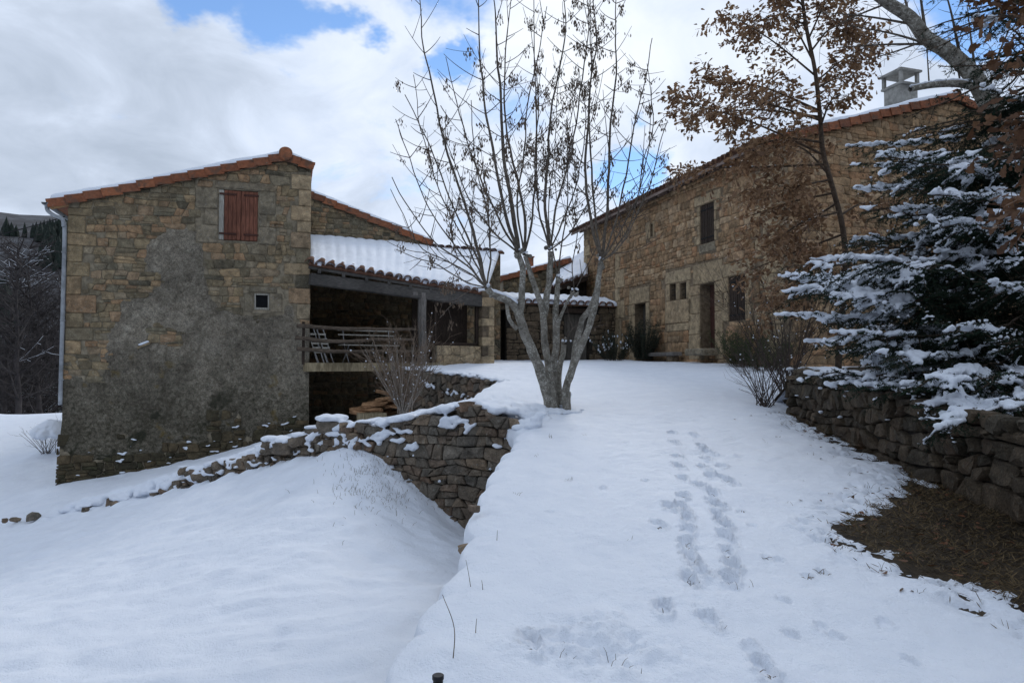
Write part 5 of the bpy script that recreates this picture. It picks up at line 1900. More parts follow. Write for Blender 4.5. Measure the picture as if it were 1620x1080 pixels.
def build_low_wall():
    """tumbled low wall running from the retaining wall to the left below the barn"""
    rng = random.Random(81)
    shapes = boulders()
    t = thing('low_stone_wall', (-4.3, 11.3, EZ - 1.6), 'tumbled low stone wall half buried in snow below the barn', 'wall'); t['kind'] = 'thing'
    blobs = []
    pl = np.array([P(570, 690, 10.1)[:2], P(500, 705, 10.6)[:2], P(450, 716, 11.0)[:2], P(350, 742, 11.6)[:2], P(260, 770, 12.0)[:2], P(190, 785, 12.2)[:2], P(100, 802, 12.4)[:2]])
    seg = np.linalg.norm(np.diff(pl, axis=0), axis=1); cum = np.concatenate([[0], np.cumsum(seg)])
    tot = cum[-1]
    for i in range(4):                               # coursed rubble face of the better kept part
        A = pl[i + 1]; B = pl[i]; Wl = Wall(A, B - A); Ll = float(np.linalg.norm(B - A))
        u0, u1 = cum[i + 1] / tot, cum[i] / tot
        gz = lambda q: float(lower(*(Wl.o + Wl.d * q + Wl.n * .12)))
        hh = lambda q: np.interp(u0 + (u1 - u0) * q / Ll, [0, .3, .42, .55, .68, .8, 1], [.40, .30, .24, .18, .12, .08, .05]) + .13 * float(vnoise(q * 2.6 + i * 5, .5, seed=17))
        zl_, zh = min(gz(0), gz(Ll)) - .2, max(gz(0), gz(Ll)) + .6
        prism('core', Wl, [(0, zl_), (Ll, zl_), (Ll, gz(Ll) + .8 * hh(Ll) - .12), (0, gz(0) + .8 * hh(0) - .12)], .3, M['dark_joint'], t)
        lay(t, Wl, courses([(-.02, zl_), (Ll + .02, zl_), (Ll + .02, zh), (-.02, zh)], .11, .17, rng, .5, .4, .1), M['dry_stone'], rng, .06, .004, 120, keep=lambda q, z: gz(q) - .1 < z < gz(q) + hh(q), rough=1.0, cut=.16)
        for k in range(int(Ll * 75)):
            q = rng.uniform(0, Ll); off = rng.uniform(-.5, .07)
            if off > -.08 and vnoise(q * 3.3 + i, .7, seed=19) < -.1: continue
            r = rng.uniform(.06, .12); p = Wl.pt(q, gz(q) + hh(q) + .03 - max(off, 0) * .5, off); blobs.append((*p, r, r, r * .5))
        for k in range(int(Ll * 14)):
            q = rng.uniform(0, Ll); r = rng.uniform(.025, .06); p = Wl.pt(q, gz(q) + rng.uniform(.2, .95) * hh(q), .07); blobs.append((*p, r * 1.2, .045, r * .6))
    d = 0
    while d < tot:
        u = d / tot
        c = np.array([np.interp(d, cum, pl[:, k]) for k in (0, 1)])
        hgt = np.interp(u, [0, .3, .42, .55, .68, .8, 1], [.42, .36, .30, .26, .36, .10, .04])
        dens = np.interp(u, [0, .6, .75, 1], [1, .95, .7, .5])
        n = 1
        for k in range(n):
            if rng.random() > dens * .6: continue
            sc = np.array([rng.uniform(.10, .20), rng.uniform(.09, .15), rng.uniform(.06, .11)]) * rng.choice([1.15, .9, .75, .6])
            x, y = c + np.array([rng.uniform(-.06, .06), rng.uniform(-.10, .14)])
            g = float(lower(x, y - .15))
            z = g + (.03 if u > .62 else hgt * rng.uniform(.6, 1.0))
            boulder(t, shapes, np.array([x, y, z]), sc, rng, M['dry_stone'])
            if k == n - 1 or rng.random() < .35:
                for m in range(rng.randint(4, 8)):
                    r = sc[0] * rng.uniform(.45, .9)
                    blobs.append((x + rng.uniform(-.6, .6) * sc[0], y + rng.uniform(-.3, .6) * sc[1], z + sc[2] * .85 + .012, r, r, r * .38))
        # drift behind the stones
        for m in range(3):
            r = rng.uniform(.10, .2); x, y = c + np.array([rng.uniform(-.1, .1), rng.uniform(.12, .4)])
            blobs.append((x, y, float(lower(x, y)) + .02, r, r, r * .4))
        d += rng.uniform(.07, .14)
    o = blob_mesh('snow_cover', blobs, .025, M['snow'], t, 3, .012, 9); o['kind'] = 'stuff'
    # loose stones farther left
    for (px, py, D, w, h, lab) in ((52, 817, 12.5, 18, 12, 'dark squared stone lying in the snow at the far left'), (24, 822, 12.5, 14, 7, 'low dark stone in the snow at the left picture edge'),
                                   (8, 823, 12.6, 9, 7, 'small dark stone in the snow cut by the left picture edge'), (48, 848, 11.4, 6, 5, 'small dark pebble in the snow below the squared stone')):
        p = P(px, py, D); k = D / F
        boulder(None, shapes, p, np.array([w * k * .5, w * k * .5, h * k * .6]), rng, M['dry_stone'], lab, 'stone', name='loose_stone')
    return t


build_low_wall()


def build_court_wall():
    """retaining wall of the courtyard beside the balcony"""
    rng = random.Random(91)
    shapes = boulders()
    A = np.array([-2.75, 17.6]); B = np.array([-.28, 14.55])
    W = Wall(A, B - A); L = float(np.linalg.norm(B - A))
    t = thing('courtyard_wall', (*((A + B) / 2), EZ - 1), 'short stone retaining wall between the balcony and the courtyard snow', 'wall'); t['kind'] = 'thing'
    tz = lambda s: float(terr(*(W.o + W.d * s))) - .08
    prism('core', W, [(0, EZ - 1.9), (L, EZ - 1.9), (L, tz(L)), (0, tz(0))], .4, M['dark_joint'], t)
    lay(t, W, cells([(0, EZ - 1.8), (L, EZ - 1.8), (L, tz(L) + .05), (0, tz(0) + .05)], .17, .26, rng, .35, 1.0), M['dry_stone'], rng, .07, .012, 120, rough=.5)
    bl = []
    for k in range(150):
        s = rng.uniform(-.1, L + .25); off = rng.uniform(-.5, .1)
        r = rng.uniform(.07, .13); q = W.pt(s, tz(s) + .07, off); bl.append((*q, r, r, r * .45))
    for k in range(60):
        s = rng.uniform(.6, L); z = tz(s) - .25 - .22 * (s - 1.0) * .4 + rng.uniform(-.06, .06); r = rng.uniform(.03, .06)
        q = W.pt(s, z, .09); bl.append((*q, r, .06, r * .6))
    o = blob_mesh('snow_cover', bl, .025, M['snow'], t, 3, .01, 9); o['kind'] = 'stuff'


build_court_wall()


# bank above the right-hand wall
def bank_z(x, y):
    x = np.asarray(x, float); y = np.asarray(y, float)
    g = terr(x, y)
    w = sstep(y, 11.4, 10.3) * sstep(x, 3.75, 4.35)
    top = np.interp(y, [0, 4, 10.4], [.75, 1.12, 1.42]) + .10 * (x - 4)
    return g + (np.maximum(top, g) - g) * w + .03 * fbm(x * 2, y * 2, oct=3, seed=95)


def build_right_wall():
    rng = random.Random(101)
    shapes = boulders()
    A = np.array([4.22, 10.45]); B = np.array([3.62, 2.4])
    W = Wall(A, B - A); L = float(np.linalg.norm(B - A))
    t = thing('field_wall', (4.0, 7, .4), 'rounded boulder retaining wall under the snowy fir on the right', 'wall'); t['kind'] = 'thing'
    top = lambda s: float(np.interp((W.o + W.d * s)[1], [0, 4, 10.4], [.75, 1.12, 1.42])) + .02
    prism('core', W, [(0, -.4), (L, -.4), (L, top(L) - .08), (0, top(0) - .08)], .55, M['dark_joint'], t)
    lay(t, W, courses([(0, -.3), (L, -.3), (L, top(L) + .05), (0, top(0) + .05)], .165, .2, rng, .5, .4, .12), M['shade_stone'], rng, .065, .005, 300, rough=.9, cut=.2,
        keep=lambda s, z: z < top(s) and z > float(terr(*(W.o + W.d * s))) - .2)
    # end of the wall facing the courtyard
    E = Wall(np.array([5.2, 10.5]), np.array([-1.0, 0.0]))
    prism('core', E, [(0, .6), (.96, .6), (.96, 1.36), (0, 1.36)], .3, M['dark_joint'], t)
    bl = []
    for k in range(9):
        s = rng.uniform(0, 1.6)
        boulder(t, shapes, W.pt(s, top(s) + .02, -rng.uniform(.05, .3)), np.array([rng.uniform(.09, .16), .1, .08]), rng, M['dry_stone'])
    for k in range(120):
        s = rng.uniform(-.1, 3.4); off = rng.uniform(-.6, .0); r = rng.uniform(.07, .13)
        if vnoise(s * 2.5, off * 2, seed=8) < -.15: continue
        q = W.pt(s, top(s) + .08, off); bl.append((*q, r, r, r * .45))
    for k in range(8):
        s = rng.uniform(0, 3.5); r = rng.uniform(.03, .05); q = W.pt(s, top(s) - rng.uniform(.05, .4), .1); bl.append((*q, .05, r, r * .6))
    o = blob_mesh('snow_cover', bl, .025, M['snow'], t, 3, .01, 9); o['kind'] = 'stuff'
    xs = np.concatenate([np.arange(4.0, 6, .07), np.arange(6, 16, .3)]); ys = np.concatenate([np.arange(-6, 2, .5), np.arange(2, 11.6, .09)])
    X, Y = np.meshgrid(xs, ys)
    X = X + np.interp(Y, [2.4, 10.45], [-.3, .3])
    Z = bank_z(X, Y)
    g = mk('garden_bank', np.stack([X, Y, Z], -1).reshape(-1, 3), grid_faces(*X.shape), M['soil'])
    tag(g, 'dark earth bank behind the boulder wall under the fir', kind='structure')
    thick = -.03 + .16 * fbm(X * 1.7, Y * 1.7, oct=3, seed=97)
    thick = np.where((X < 4.3) | (Y > 10.4) | (np.hypot(X - 5.6, Y - 7.4) < 1.1), -.05, thick)
    g = mk('bank_snow', np.stack([X, Y, Z + thick], -1).reshape(-1, 3), grid_faces(*X.shape), M['snow'])
    tag(g, 'patchy snow on the bank under the fir', kind='structure')


build_right_wall()

# ------------------------------------------------------------------ trees and shrubs
def unit(v):
    v = np.asarray(v, float); return v / max(np.linalg.norm(v), 1e-9)


def limb(p, d, L, rng, up=.3, wig=.12, step=.12, droop=0.0):
    """curved shoot: starts at p in direction d, bends towards up"""
    n = max(3, int(L / step) + 1); pts = [np.array(p, float)]; d = unit(d)
    for k in range(n - 1):
        d = unit(d + UP * (up - droop * k / n) * step + np.array([rng.gauss(0, wig), rng.gauss(0, wig), rng.gauss(0, wig)]) * step)
        pts.append(pts[-1] + d * L / (n - 1))
    return np.array(pts)


def perp(d, rng):
    v = np.array([rng.gauss(0, 1), rng.gauss(0, 1), rng.gauss(0, .5)])
    v -= d * (v @ d); return unit(v)


def quads(name, C, A, B, mat, parent, attr=None, bend=0.0):
    """many small leaf-like quads: centre C, half vectors A (length) and B (width); pointed at both ends"""
    C, A, B = (np.asarray(q, float) for q in (C, A, B))
    Nn = np.cross(A, B); Nn /= np.maximum(np.linalg.norm(Nn, axis=1, keepdims=True), 1e-9)
    ln = np.linalg.norm(A, axis=1, keepdims=True)
    V = np.stack([C - A, C - A * .2 + B + Nn * ln * bend, C + A * .55 + B * .8 + Nn * ln * bend, C + A, C + A * .55 - B * .8 + Nn * ln * bend, C - A * .2 - B + Nn * ln * bend], 1).reshape(-1, 3)
    i = np.arange(len(C))[:, None] * 6
    f = np.concatenate([i + np.array([0, 1, 2, 3]), i + np.array([0, 3, 4, 5])])
    a = None if attr is None else np.repeat(np.asarray(attr), 6)
    return mk(name, V, f, mat, parent, False, a)


def snow_on(paths, rng, prob=.5, rmin=.012, seed=3, spacing=.05, maxslope=.8, freq=1.4, k=1.0):
    """blobs of snow lying along the upper side of limbs"""
    bl = []
    for p, r in paths:
        p = np.asarray(p); r = np.broadcast_to(r, (len(p),))
        for i in range(len(p) - 1):
            d = p[i + 1] - p[i]; L = np.linalg.norm(d)
            if L < 1e-6: continue
            if abs(d[2]) / L > maxslope: continue
            m = max(1, int(L / spacing))
            for j in range(m):
                q = p[i] + d * (j + rng.random()) / m
                if vnoise(q[0] * freq, q[1] * freq, q[2] * freq, seed) * .5 + .5 > prob: continue
                rr = max(r[i] * .85, rmin) * k * rng.uniform(.8, 1.25)
                bl.append((q[0], q[1], q[2] + r[i] * .75 + rr * .25, rr * 1.15, rr * 1.15, rr * .75))
    return bl


def build_ash():
    rng = random.Random(7)
    b = gp(872, 648)
    D0 = float(b[1])
    t = thing('ash_tree', b, 'bare multi-stemmed ash tree hung with dry seed clusters in the snow', 'tree')
    K = D0 / F
    def path(pp, r0, r1, step=.10):
        q = lerp_path([P(x, y, D0 + dz) for (x, y, dz) in pp], step)
        q = q + .012 * np.stack([vnoise(np.arange(len(q)) * .5, np.full(len(q), pp[0][0] * .37), seed=4), vnoise(np.arange(len(q)) * .5, np.full(len(q), 7.7), seed=5), 0 * q[:, 0]], 1)
        rad = np.linspace(r0, r1, len(q)) * K * .69
        rad *= 1 + .10 * vnoise(np.arange(len(q)) * .8, np.full(len(q), pp[0][1] * .11), seed=6)
        return q, rad
    stems = [
        path([(872, 668, 0), (866, 625, -.02), (858, 596, -.08), (842, 554, -.2), (826, 516, -.3), (819, 490, -.35)], 13, 10),
        path([(819, 492, -.35), (805, 476, -.4), (779, 465, -.45), (770, 455, -.5)], 9.5, 6.5),
        path([(822, 500, -.35), (825, 470, -.38), (826, 445, -.4), (826, 420, -.4), (820, 400, -.38)], 8, 6),
        path([(876, 668, .05), (872, 620, 0), (868, 576, .05), (861, 529, .12), (858, 491, .18), (851, 466, .2), (838, 431, .22), (830, 405, .22)], 10.5, 5.5),
        path([(874, 640, .1), (876, 579, .2), (881, 535, .25), (879, 491, .3), (882, 460, .3), (884, 442, .3)], 10, 6),
        path([(860, 500, .2), (866, 465, .28), (870, 430, .3), (870, 398, .3)], 8.5, 6.5),
        path([(897, 655, -.15), (895, 614, -.15), (908, 579, -.2), (922, 540, -.25), (936, 505, -.25), (942, 475, -.25), (947, 445, -.25), (951, 415, -.25)], 9.5, 5.5),
        path([(889, 640, .0), (903, 588, .1), (914, 535, .15), (922, 505, .1), (938, 480, -.1), (945, 455, -.2)], 8, 6),
        path([(886, 645, .15), (884, 600, .3), (890, 560, .35), (893, 545, .35)], 8, 6),
        path([(881, 520, .28), (895, 480, .3), (908, 461, .3)], 4.5, 3),
        path([(800, 475, -.4), (806, 505, -.45), (818, 520, -.4)], 3.5, 5),
    ]
    # swollen foot
    foot = path([(878, 676, 0), (876, 655, 0), (874, 635, 0), (870, 610, 0)], 20, 10)
    foot2 = path([(897, 668, -.1), (896, 645, -.12), (896, 620, -.15)], 10.5, 9)
    tubes_mesh('trunk', stems + [foot, foot2], M['ash_bark'], t, 12)
    # pollard heads: knuckles from which the long shoots rise
    heads = {'a': (770, 455, -.5), 'b': (820, 400, -.38), 'c': (830, 402, .22), 'd': (870, 396, .3), 'e': (951, 413, -.25), 'f': (884, 440, .3), 'g': (893, 543, .35), 'h': (908, 461, .3)}
    kn = []
    for (x, y, z) in heads.values():
        c = P(x, y, D0 + z)
        for m in range(7):
            r = rng.uniform(.024, .05); kn.append((c[0] + rng.gauss(0, .05), c[1] + rng.gauss(0, .05), c[2] + rng.gauss(-.02, .05), r, r, r))
    blob_mesh('knuckles', kn, .02, M['ash_bark'], t, 2, .012, 20)['kind'] = 'stuff'
    shoots = [  # head, via points (photo px, depth offset), start radius px
        ('a', [(748, 365, -.7), (722, 280, -.9), (690, 170, -1.1), (668, 60, -1.2), (658, -30, -1.2)], 4.6),
        ('a', [(755, 410, -.6), (716, 325, -1.0), (686, 240, -1.3), (640, 150, -1.5)], 3.8),
        ('a', [(738, 420, -.9), (690, 385, -1.3), (650, 330, -1.6), (622, 280, -1.7)], 3.2),
        ('a', [(742, 432, -.2), (700, 410, .1), (660, 385, .3), (622, 300, .4)], 2.8),
        ('a', [(776, 400, -.4), (770, 330, -.5), (752, 260, -.6), (742, 160, -.6)], 3.2),
        ('a', [(735, 445, -.5), (690, 418, -.5), (655, 408, -.5), (625, 395, -.4)], 2.6),
        ('b', [(812, 340, -.4), (797, 240, -.5), (792, 120, -.6), (775, -40, -.7)], 6.5),
        ('b', [(800, 340, -.8), (776, 220, -1.2), (762, 100, -1.4), (752, -30, -1.5)], 5.0),
        ('b', [(790, 350, -.1), (752, 260, .2), (728, 180, .4), (705, 90, .5)], 4.0),
        ('b', [(785, 372, -.6), (758, 340, -1.0), (735, 300, -1.2), (700, 220, -1.3)], 3.2),
        ('c', [(828, 330, .3), (803, 215, .5), (800, 110, .6), (812, -30, .7)], 4.5),
        ('c', [(842, 340, .5), (851, 240, .9), (848, 130, 1.1), (842, 20, 1.2), (838, -40, 1.2)], 4.2),
        ('c', [(818, 330, .1), (830, 240, -.1), (838, 150, -.3), (868, 10, -.4)], 3.6),
        ('d', [(862, 320, .3), (868, 230, .3), (876, 140, .4), (895, 50, .4), (890, -40, .4)], 5.0),
        ('d', [(852, 330, .7), (848, 250, 1.0), (850, 150, 1.3), (838, 40, 1.4)], 4.0),
        ('d', [(880, 330, .1), (905, 240, 0), (918, 160, -.1), (930, 60, -.2), (928, -40, -.2)], 4.0),
        ('d', [(890, 350, .6), (912, 290, .9), (925, 210, 1.1), (920, 110, 1.2)], 3.2),
        ('d', [(900, 370, .2), (935, 310, 0), (955, 270, -.2), (1000, 210, -.4)], 2.8),
        ('e', [(935, 350, -.2), (926, 270, -.1), (930, 170, 0), (940, 60, .1), (932, -40, .1)], 5.0),
        ('e', [(942, 340, -.5), (936, 240, -.7), (934, 130, -.8), (938, 0, -.9)], 4.2),
        ('e', [(960, 340, -.3), (964, 240, -.3), (973, 130, -.3), (975, -30, -.3)], 4.8),
        ('e', [(968, 370, -.5), (985, 300, -.7), (1005, 200, -.9), (1032, 60, -1.0)], 3.6),
        ('e', [(972, 395, -.3), (1000, 345, -.2), (1020, 250, 0), (1048, 190, .1)], 2.8),
        ('e', [(985, 385, -.6), (1025, 300, -.9), (1058, 190, -1.1)], 2.8),
        ('f', [(888, 380, .5), (900, 320, .7), (898, 240, .9), (915, 130, 1.0)], 2.8),
        ('f', [(872, 380, .7), (868, 310, 1.0), (880, 220, 1.2), (884, 130, 1.3)], 2.6),
        ('h', [(930, 420, .4), (960, 370, .5), (1000, 340, .6)], 1.8),
        ('h', [(905, 420, .4), (915, 360, .5), (905, 290, .5)], 2.0),
        ('g', [(905, 520, .4), (930, 500, .5)], 1.5),
        ('a', [(728, 400, -.3), (678, 330, -.6), (650, 250, -.8), (628, 190, -.9)], 2.8),
        ('a', [(740, 390, .2), (700, 310, .6), (672, 230, .9), (655, 120, 1.0)], 3.0),
        ('e', [(985, 360, .1), (1015, 290, .4), (1030, 200, .6), (1025, 100, .7)], 2.8),
        ('a', [(745, 458, -.2), (715, 480, .0), (696, 503, .1)], 1.8),
    ]
    sp = []; tw = []; ends = []
    for h, via, r in shoots:
        pp = [heads[h]] + via
        q, rad = path(pp, r * (.80 if r > 4.4 else .66), .85, .12)
        q = q + np.stack([.05 * vnoise(np.arange(len(q)) * .16, np.full(len(q), r + via[0][0]), seed=14), .05 * vnoise(np.arange(len(q)) * .16, np.full(len(q), via[0][1]), seed=15), 0 * rad], 1) * np.linspace(0, 1, len(q))[:, None]
        sp.append((q, rad))
        n = len(q); k = int(n * .18) + 1
        az = rng.uniform(0, 6.28)
        while k < n:
            d = unit(q[min(k, n - 1)] - q[k - 1]); az += 1.45
            pr = np.array([math.cos(az), math.sin(az), 0]); pr = unit(pr - d * (pr @ d))
            frac = k / n
            L = rng.uniform(.35, 1.05) * (1.15 - .65 * frac) * min(1.0, r / 3.6 + .25)
            for sg in (-1, 1):
                if rng.random() < .40: continue
                tp = limb(q[k - 1], d * .50 + sg * pr, L * rng.uniform(.7, 1.35), rng, 1.0, .10, .08)
                tr = np.linspace(.0068, .0034, len(tp)); tw.append((tp, tr))
                ends.append((tp, frac))
                for m in range(2, len(tp) - 1):
                    if rng.random() < .16:
                        d2 = unit(tp[m] - tp[m - 1]); p2 = perp(d2, rng)
                        t2 = limb(tp[m], d2 * .6 + p2, rng.uniform(.15, .4), rng, .9, .12, .08)
                        tw.append((t2, np.linspace(.0045, .0030, len(t2)))); ends.append((t2, frac))
            k += rng.choice([2, 2, 3])
    tubes_mesh('shoots', sp, M['shoot_bark'], t, 7)
    tubes_mesh('twigs', tw, M['twig_bark'], t)['kind'] = 'stuff'
    # hanging bunches of dry keys
    C = []; A = []; Bv = []
    def bunch(q, n):
        for j in range(n):
            c = q + np.array([rng.gauss(0, .028), rng.gauss(0, .028), -rng.uniform(.02, .05 + .006 * n)])
            a = unit([rng.gauss(0, .2), rng.gauss(0, .2), -1]) * rng.uniform(.022, .032)
            C.append(c); A.append(a); Bv.append(perp(unit(a), rng) * rng.uniform(.007, .011))
    for tp, frac in ends:
        q = tp[len(tp) // 2]
        nz = vnoise(q[0] * 1.1, q[1] * 1.1, q[2] * .9, 33)
        if frac < .28 or nz < -.2: continue
        for m in range(1, len(tp) - 1):
            if rng.random() < .17 + .55 * max(float(nz), 0): bunch(tp[m], rng.choice([3, 5, 8, 12, 18, 26]))
    quads('seed_clusters', C, A, Bv, M['seed_keys'], t, bend=.15)['kind'] = 'stuff'
    bl = snow_on([s for s in stems if True], rng, .62, .018, 5, .035, .86, 2.2, .55)
    bl += snow_on([stems[1]], rng, 1.0, .03, 5, .03, .9, 2.2, .9)
    for (x, y, z) in heads.values():
        c = P(x, y, D0 + z)
        for m in range(5): bl.append((c[0] + rng.gauss(0, .03), c[1] + rng.gauss(0, .03), c[2] + rng.uniform(.02, .05), .028, .028, .022))
    c = gp(884, 640)
    for m in range(26): bl.append((c[0] + rng.gauss(0, .07), c[1] + rng.gauss(.06, .06), c[2] + rng.uniform(-.02, .16), .07, .07, .06))
    for m in range(60):
        a = rng.uniform(0, 6.28); u = rng.uniform(.16, .42); x_ = b[0] + .07 + u * math.cos(a); y_ = b[1] + u * math.sin(a) * .8; bl.append((x_, y_, float(terr(x_, y_)) - .02 + .07 * (1 - u / .42), .1, .1, .04))
    blob_mesh('snow_on_limbs', bl, .014, M['snow'], t, 2)['kind'] = 'stuff'
    return t


build_ash()


def leaves_on(twigs, rng, n_per, size, spread=.05):
    C = []; A = []; Bv = []; at = []
    for tp in twigs:
        for m in range(1, len(tp)):
            for j in range(n_per):
                if rng.random() < .25: continue
                d = unit(tp[m] - tp[m - 1])
                dirn = unit(d * .5 + perp(d, rng) + np.array([0, 0, -.35]))
                s = size * rng.uniform(.6, 1.15)
                c = tp[m] + dirn * s * .6 + np.array([rng.gauss(0, spread), rng.gauss(0, spread), rng.gauss(0, spread * .7)]) * .5
                C.append(c); A.append(dirn * s * .5); Bv.append(perp(dirn, rng) * s * rng.uniform(.2, .32)); at.append(rng.random())
    return C, A, Bv, at


def lobed_leaves(name, C, A, B, mat, parent, attr, rng):
    """oak leaves: wavy outline, curled"""
    C, A, B = (np.asarray(q, float) for q in (C, A, B))
    N = np.cross(A, B); N /= np.maximum(np.linalg.norm(N, axis=1, keepdims=True), 1e-9); ln = np.linalg.norm(A, axis=1, keepdims=True)
    prof = [(-1, 0), (-.55, .45), (-.3, .38), (0, .85), (.25, .66), (.55, 1.0), (.8, .55), (1, .0)]
    V = []
    curl = np.random.default_rng(4).uniform(-.5, .7, (len(C), 1))
    for (u, w) in prof:
        V.append(C + A * u + B * w + N * ln * (curl * .5 * w + .25 * u * u * curl))
    for (u, w) in prof[1:-1]:
        V.append(C + A * u - B * w + N * ln * (curl * .5 * w + .25 * u * u * curl))
    V = np.stack(V, 1).reshape(-1, 3)
    i = np.arange(len(C))[:, None] * 14
    f = np.concatenate([i + np.array([0, 8, 2, 1]), i + np.array([8, 9, 3, 2]), i + np.array([9, 10, 4, 3]), i + np.array([10, 11, 5, 4]), i + np.array([11, 12, 6, 5]), i + np.array([12, 13, 7, 6])])
    return mk(name, V, f, mat, parent, False, np.repeat(np.asarray(attr), 14))


def build_oak():
    rng = random.Random(17)
    D0 = 11.6
    b = P(1322, 600, D0); b[2] = float(bank_z(b[0], b[1])) - .02
    t = thing('oak_tree', b, 'slender young oak keeping its brown dead leaves before the farmhouse', 'tree')
    K = D0 / F
    tr = lerp_path([b - UP * .1, P(1330, 520, D0), P(1338, 430, D0), P(1333, 360, D0), P(1318, 300, D0), P(1302, 240, D0), P(1297, 180, D0), P(1289, 110, D0), P(1275, 40, D0), P(1262, -60, D0), P(1255, -150, D0)], .12)
    rad = np.linspace(5.4, 2.0, len(tr)) * K
    paths = [(tr, rad)]
    br = []   # main boughs: photo start, tip, depth offset at the tip
    for (x0, y0, x1, y1, dz) in ((1290, 120, 1150, 20, -.6), (1288, 100, 1200, -40, .6), (1296, 175, 1110, 130, .3), (1297, 190, 1160, 150, -.9), (1297, 185, 1095, 185, .9), (1300, 225, 1180, 235, -.5),
                                 (1303, 245, 1075, 160, .2), (1306, 260, 1085, 265, .7), (1310, 285, 1180, 300, -.8), (1320, 305, 1190, 340, .4), (1328, 335, 1205, 395, -.4), (1335, 370, 1180, 430, .7),
                                 (1337, 400, 1230, 460, -.9), (1337, 430, 1210, 500, .3), (1280, 60, 1330, -20, .5), (1284, 80, 1345, 40, -.4), (1292, 140, 1345, 120, .6), (1275, 40, 1190, 40, .8), (1270, 10, 1215, -60, -.7),
                                 (1270, 0, 1310, -60, .2), (1330, 340, 1400, 330, .5), (1336, 400, 1420, 380, .8), (1338, 420, 1300, 500, .9), (1325, 320, 1260, 380, 1.0), (1310, 275, 1240, 230, 1.1), (1338, 440, 1270, 440, -1.1),
                                 (1290, 130, 1380, 70, 1.0), (1298, 200, 1330, 150, -.6)):
        p0 = P(x0, y0, D0); p1 = P(x1, y1, D0 + dz)
        m = (p0 + p1) / 2 + np.array([0, 0, rng.uniform(-.05, .18)])
        q = lerp_path([p0, m, p1], .10); r = np.linspace(.020, .006, len(q)) * (1.1 if y0 > 150 else .9)
        paths.append((q, r)); br.append(q)
    tw = []; leafy = []
    for q in br:
        n = len(q)
        for k in range(int(n * .25), n):
            for _ in range(2):
                if rng.random() < .30: continue
                d = unit(q[k] - q[k - 1])
                tp = limb(q[k], d * .7 + perp(d, rng), rng.uniform(.18, .6), rng, .15, .4, .08)
                tw.append((tp, np.linspace(.005, .0025, len(tp))))
                # leaf density thins towards the upper left tips
                if vnoise(tp[-1][0] * 1.6, tp[-1][1] * 1.6, tp[-1][2] * 1.6, 51) > -.5: leafy.append(tp)
    tubes_mesh('trunk', paths[:1], M['oak_bark'], t, 10)
    tubes_mesh('boughs', paths[1:], M['oak_bark'], t, 6)
    tubes_mesh('twigs', tw, M['oak_bark'], t, 3)['kind'] = 'stuff'
    C, A, Bv, at = leaves_on(leafy, rng, 7, .118, .13)
    lobed_leaves('crown', C, A, Bv, M['oak_leaf'], t, at, rng)['kind'] = 'stuff'
    bl = snow_on([(q, r) for q, r in paths[1:]], rng, .28, .025, 9, .05, .6, 2.0, 1.0)
    if bl: blob_mesh('snow_on_limbs', bl, .018, M['snow'], t, 2)['kind'] = 'stuff'


build_oak()


def build_near_oak():
    """bough of a nearer oak reaching into the picture from the right"""
    rng = random.Random(27)
    D0 = 4.6
    b = np.array([4.75, 4.9, 0]); b[2] = float(bank_z(b[0], b[1]))
    t = thing('near_oak', b, 'nearer oak whose large brown leaves hang in at the right picture edge', 'tree')
    trunk = lerp_path([b - UP * .1, b + np.array([.1, 0, 1.2]), b + np.array([.0, -.1, 2.4]), b + np.array([-.1, 0, 3.6]), b + np.array([-.3, .1, 4.6])], .15)
    paths = [(trunk, np.linspace(.07, .03, len(trunk)))]
    tw = []
    for (x0, y0, x1, y1, D) in ((1720, 100, 1570, 20, 4.6), (1730, 60, 1545, -30, 4.7), (1740, 150, 1590, 110, 4.5), (1740, 220, 1580, 190, 4.6), (1740, 280, 1575, 250, 4.8), (1740, 340, 1590, 310, 4.7), (1740, 90, 1600, 60, 4.9), (1720, 20, 1520, -60, 4.6),
                                (1740, 320, 1610, 345, 4.5)):
        p0 = trunk[np.argmin(np.abs(trunk[:, 2] - P(x0, y0, D)[2]))]; p1 = P(x1, y1, D)
        q = lerp_path([p0, (p0 + p1) / 2 + UP * .06, p1], .07); paths.append((q, np.linspace(.016, .004, len(q))))
        for k in range(int(len(q) * .35), len(q)):
            d = unit(q[k] - q[k - 1])
            for _ in range(2):
                if rng.random() < .35: continue
                tp = limb(q[k], d * .7 + perp(d, rng), rng.uniform(.08, .26), rng, .0, .4, .06); tw.append((tp, np.linspace(.0035, .0018, len(tp))))
    tubes_mesh('trunk', paths[:1], M['oak_bark'], t, 10)
    tubes_mesh('boughs', paths[1:], M['oak_bark'], t, 6)
    tubes_mesh('twigs', tw, M['oak_bark'], t, 4)['kind'] = 'stuff'
    C, A, Bv, at = leaves_on([q for q, r in tw], rng, 3, .105, .05)
    lobed_leaves('crown', C, A, Bv, M['near_leaf'], t, at, rng)['kind'] = 'stuff'


build_near_oak()


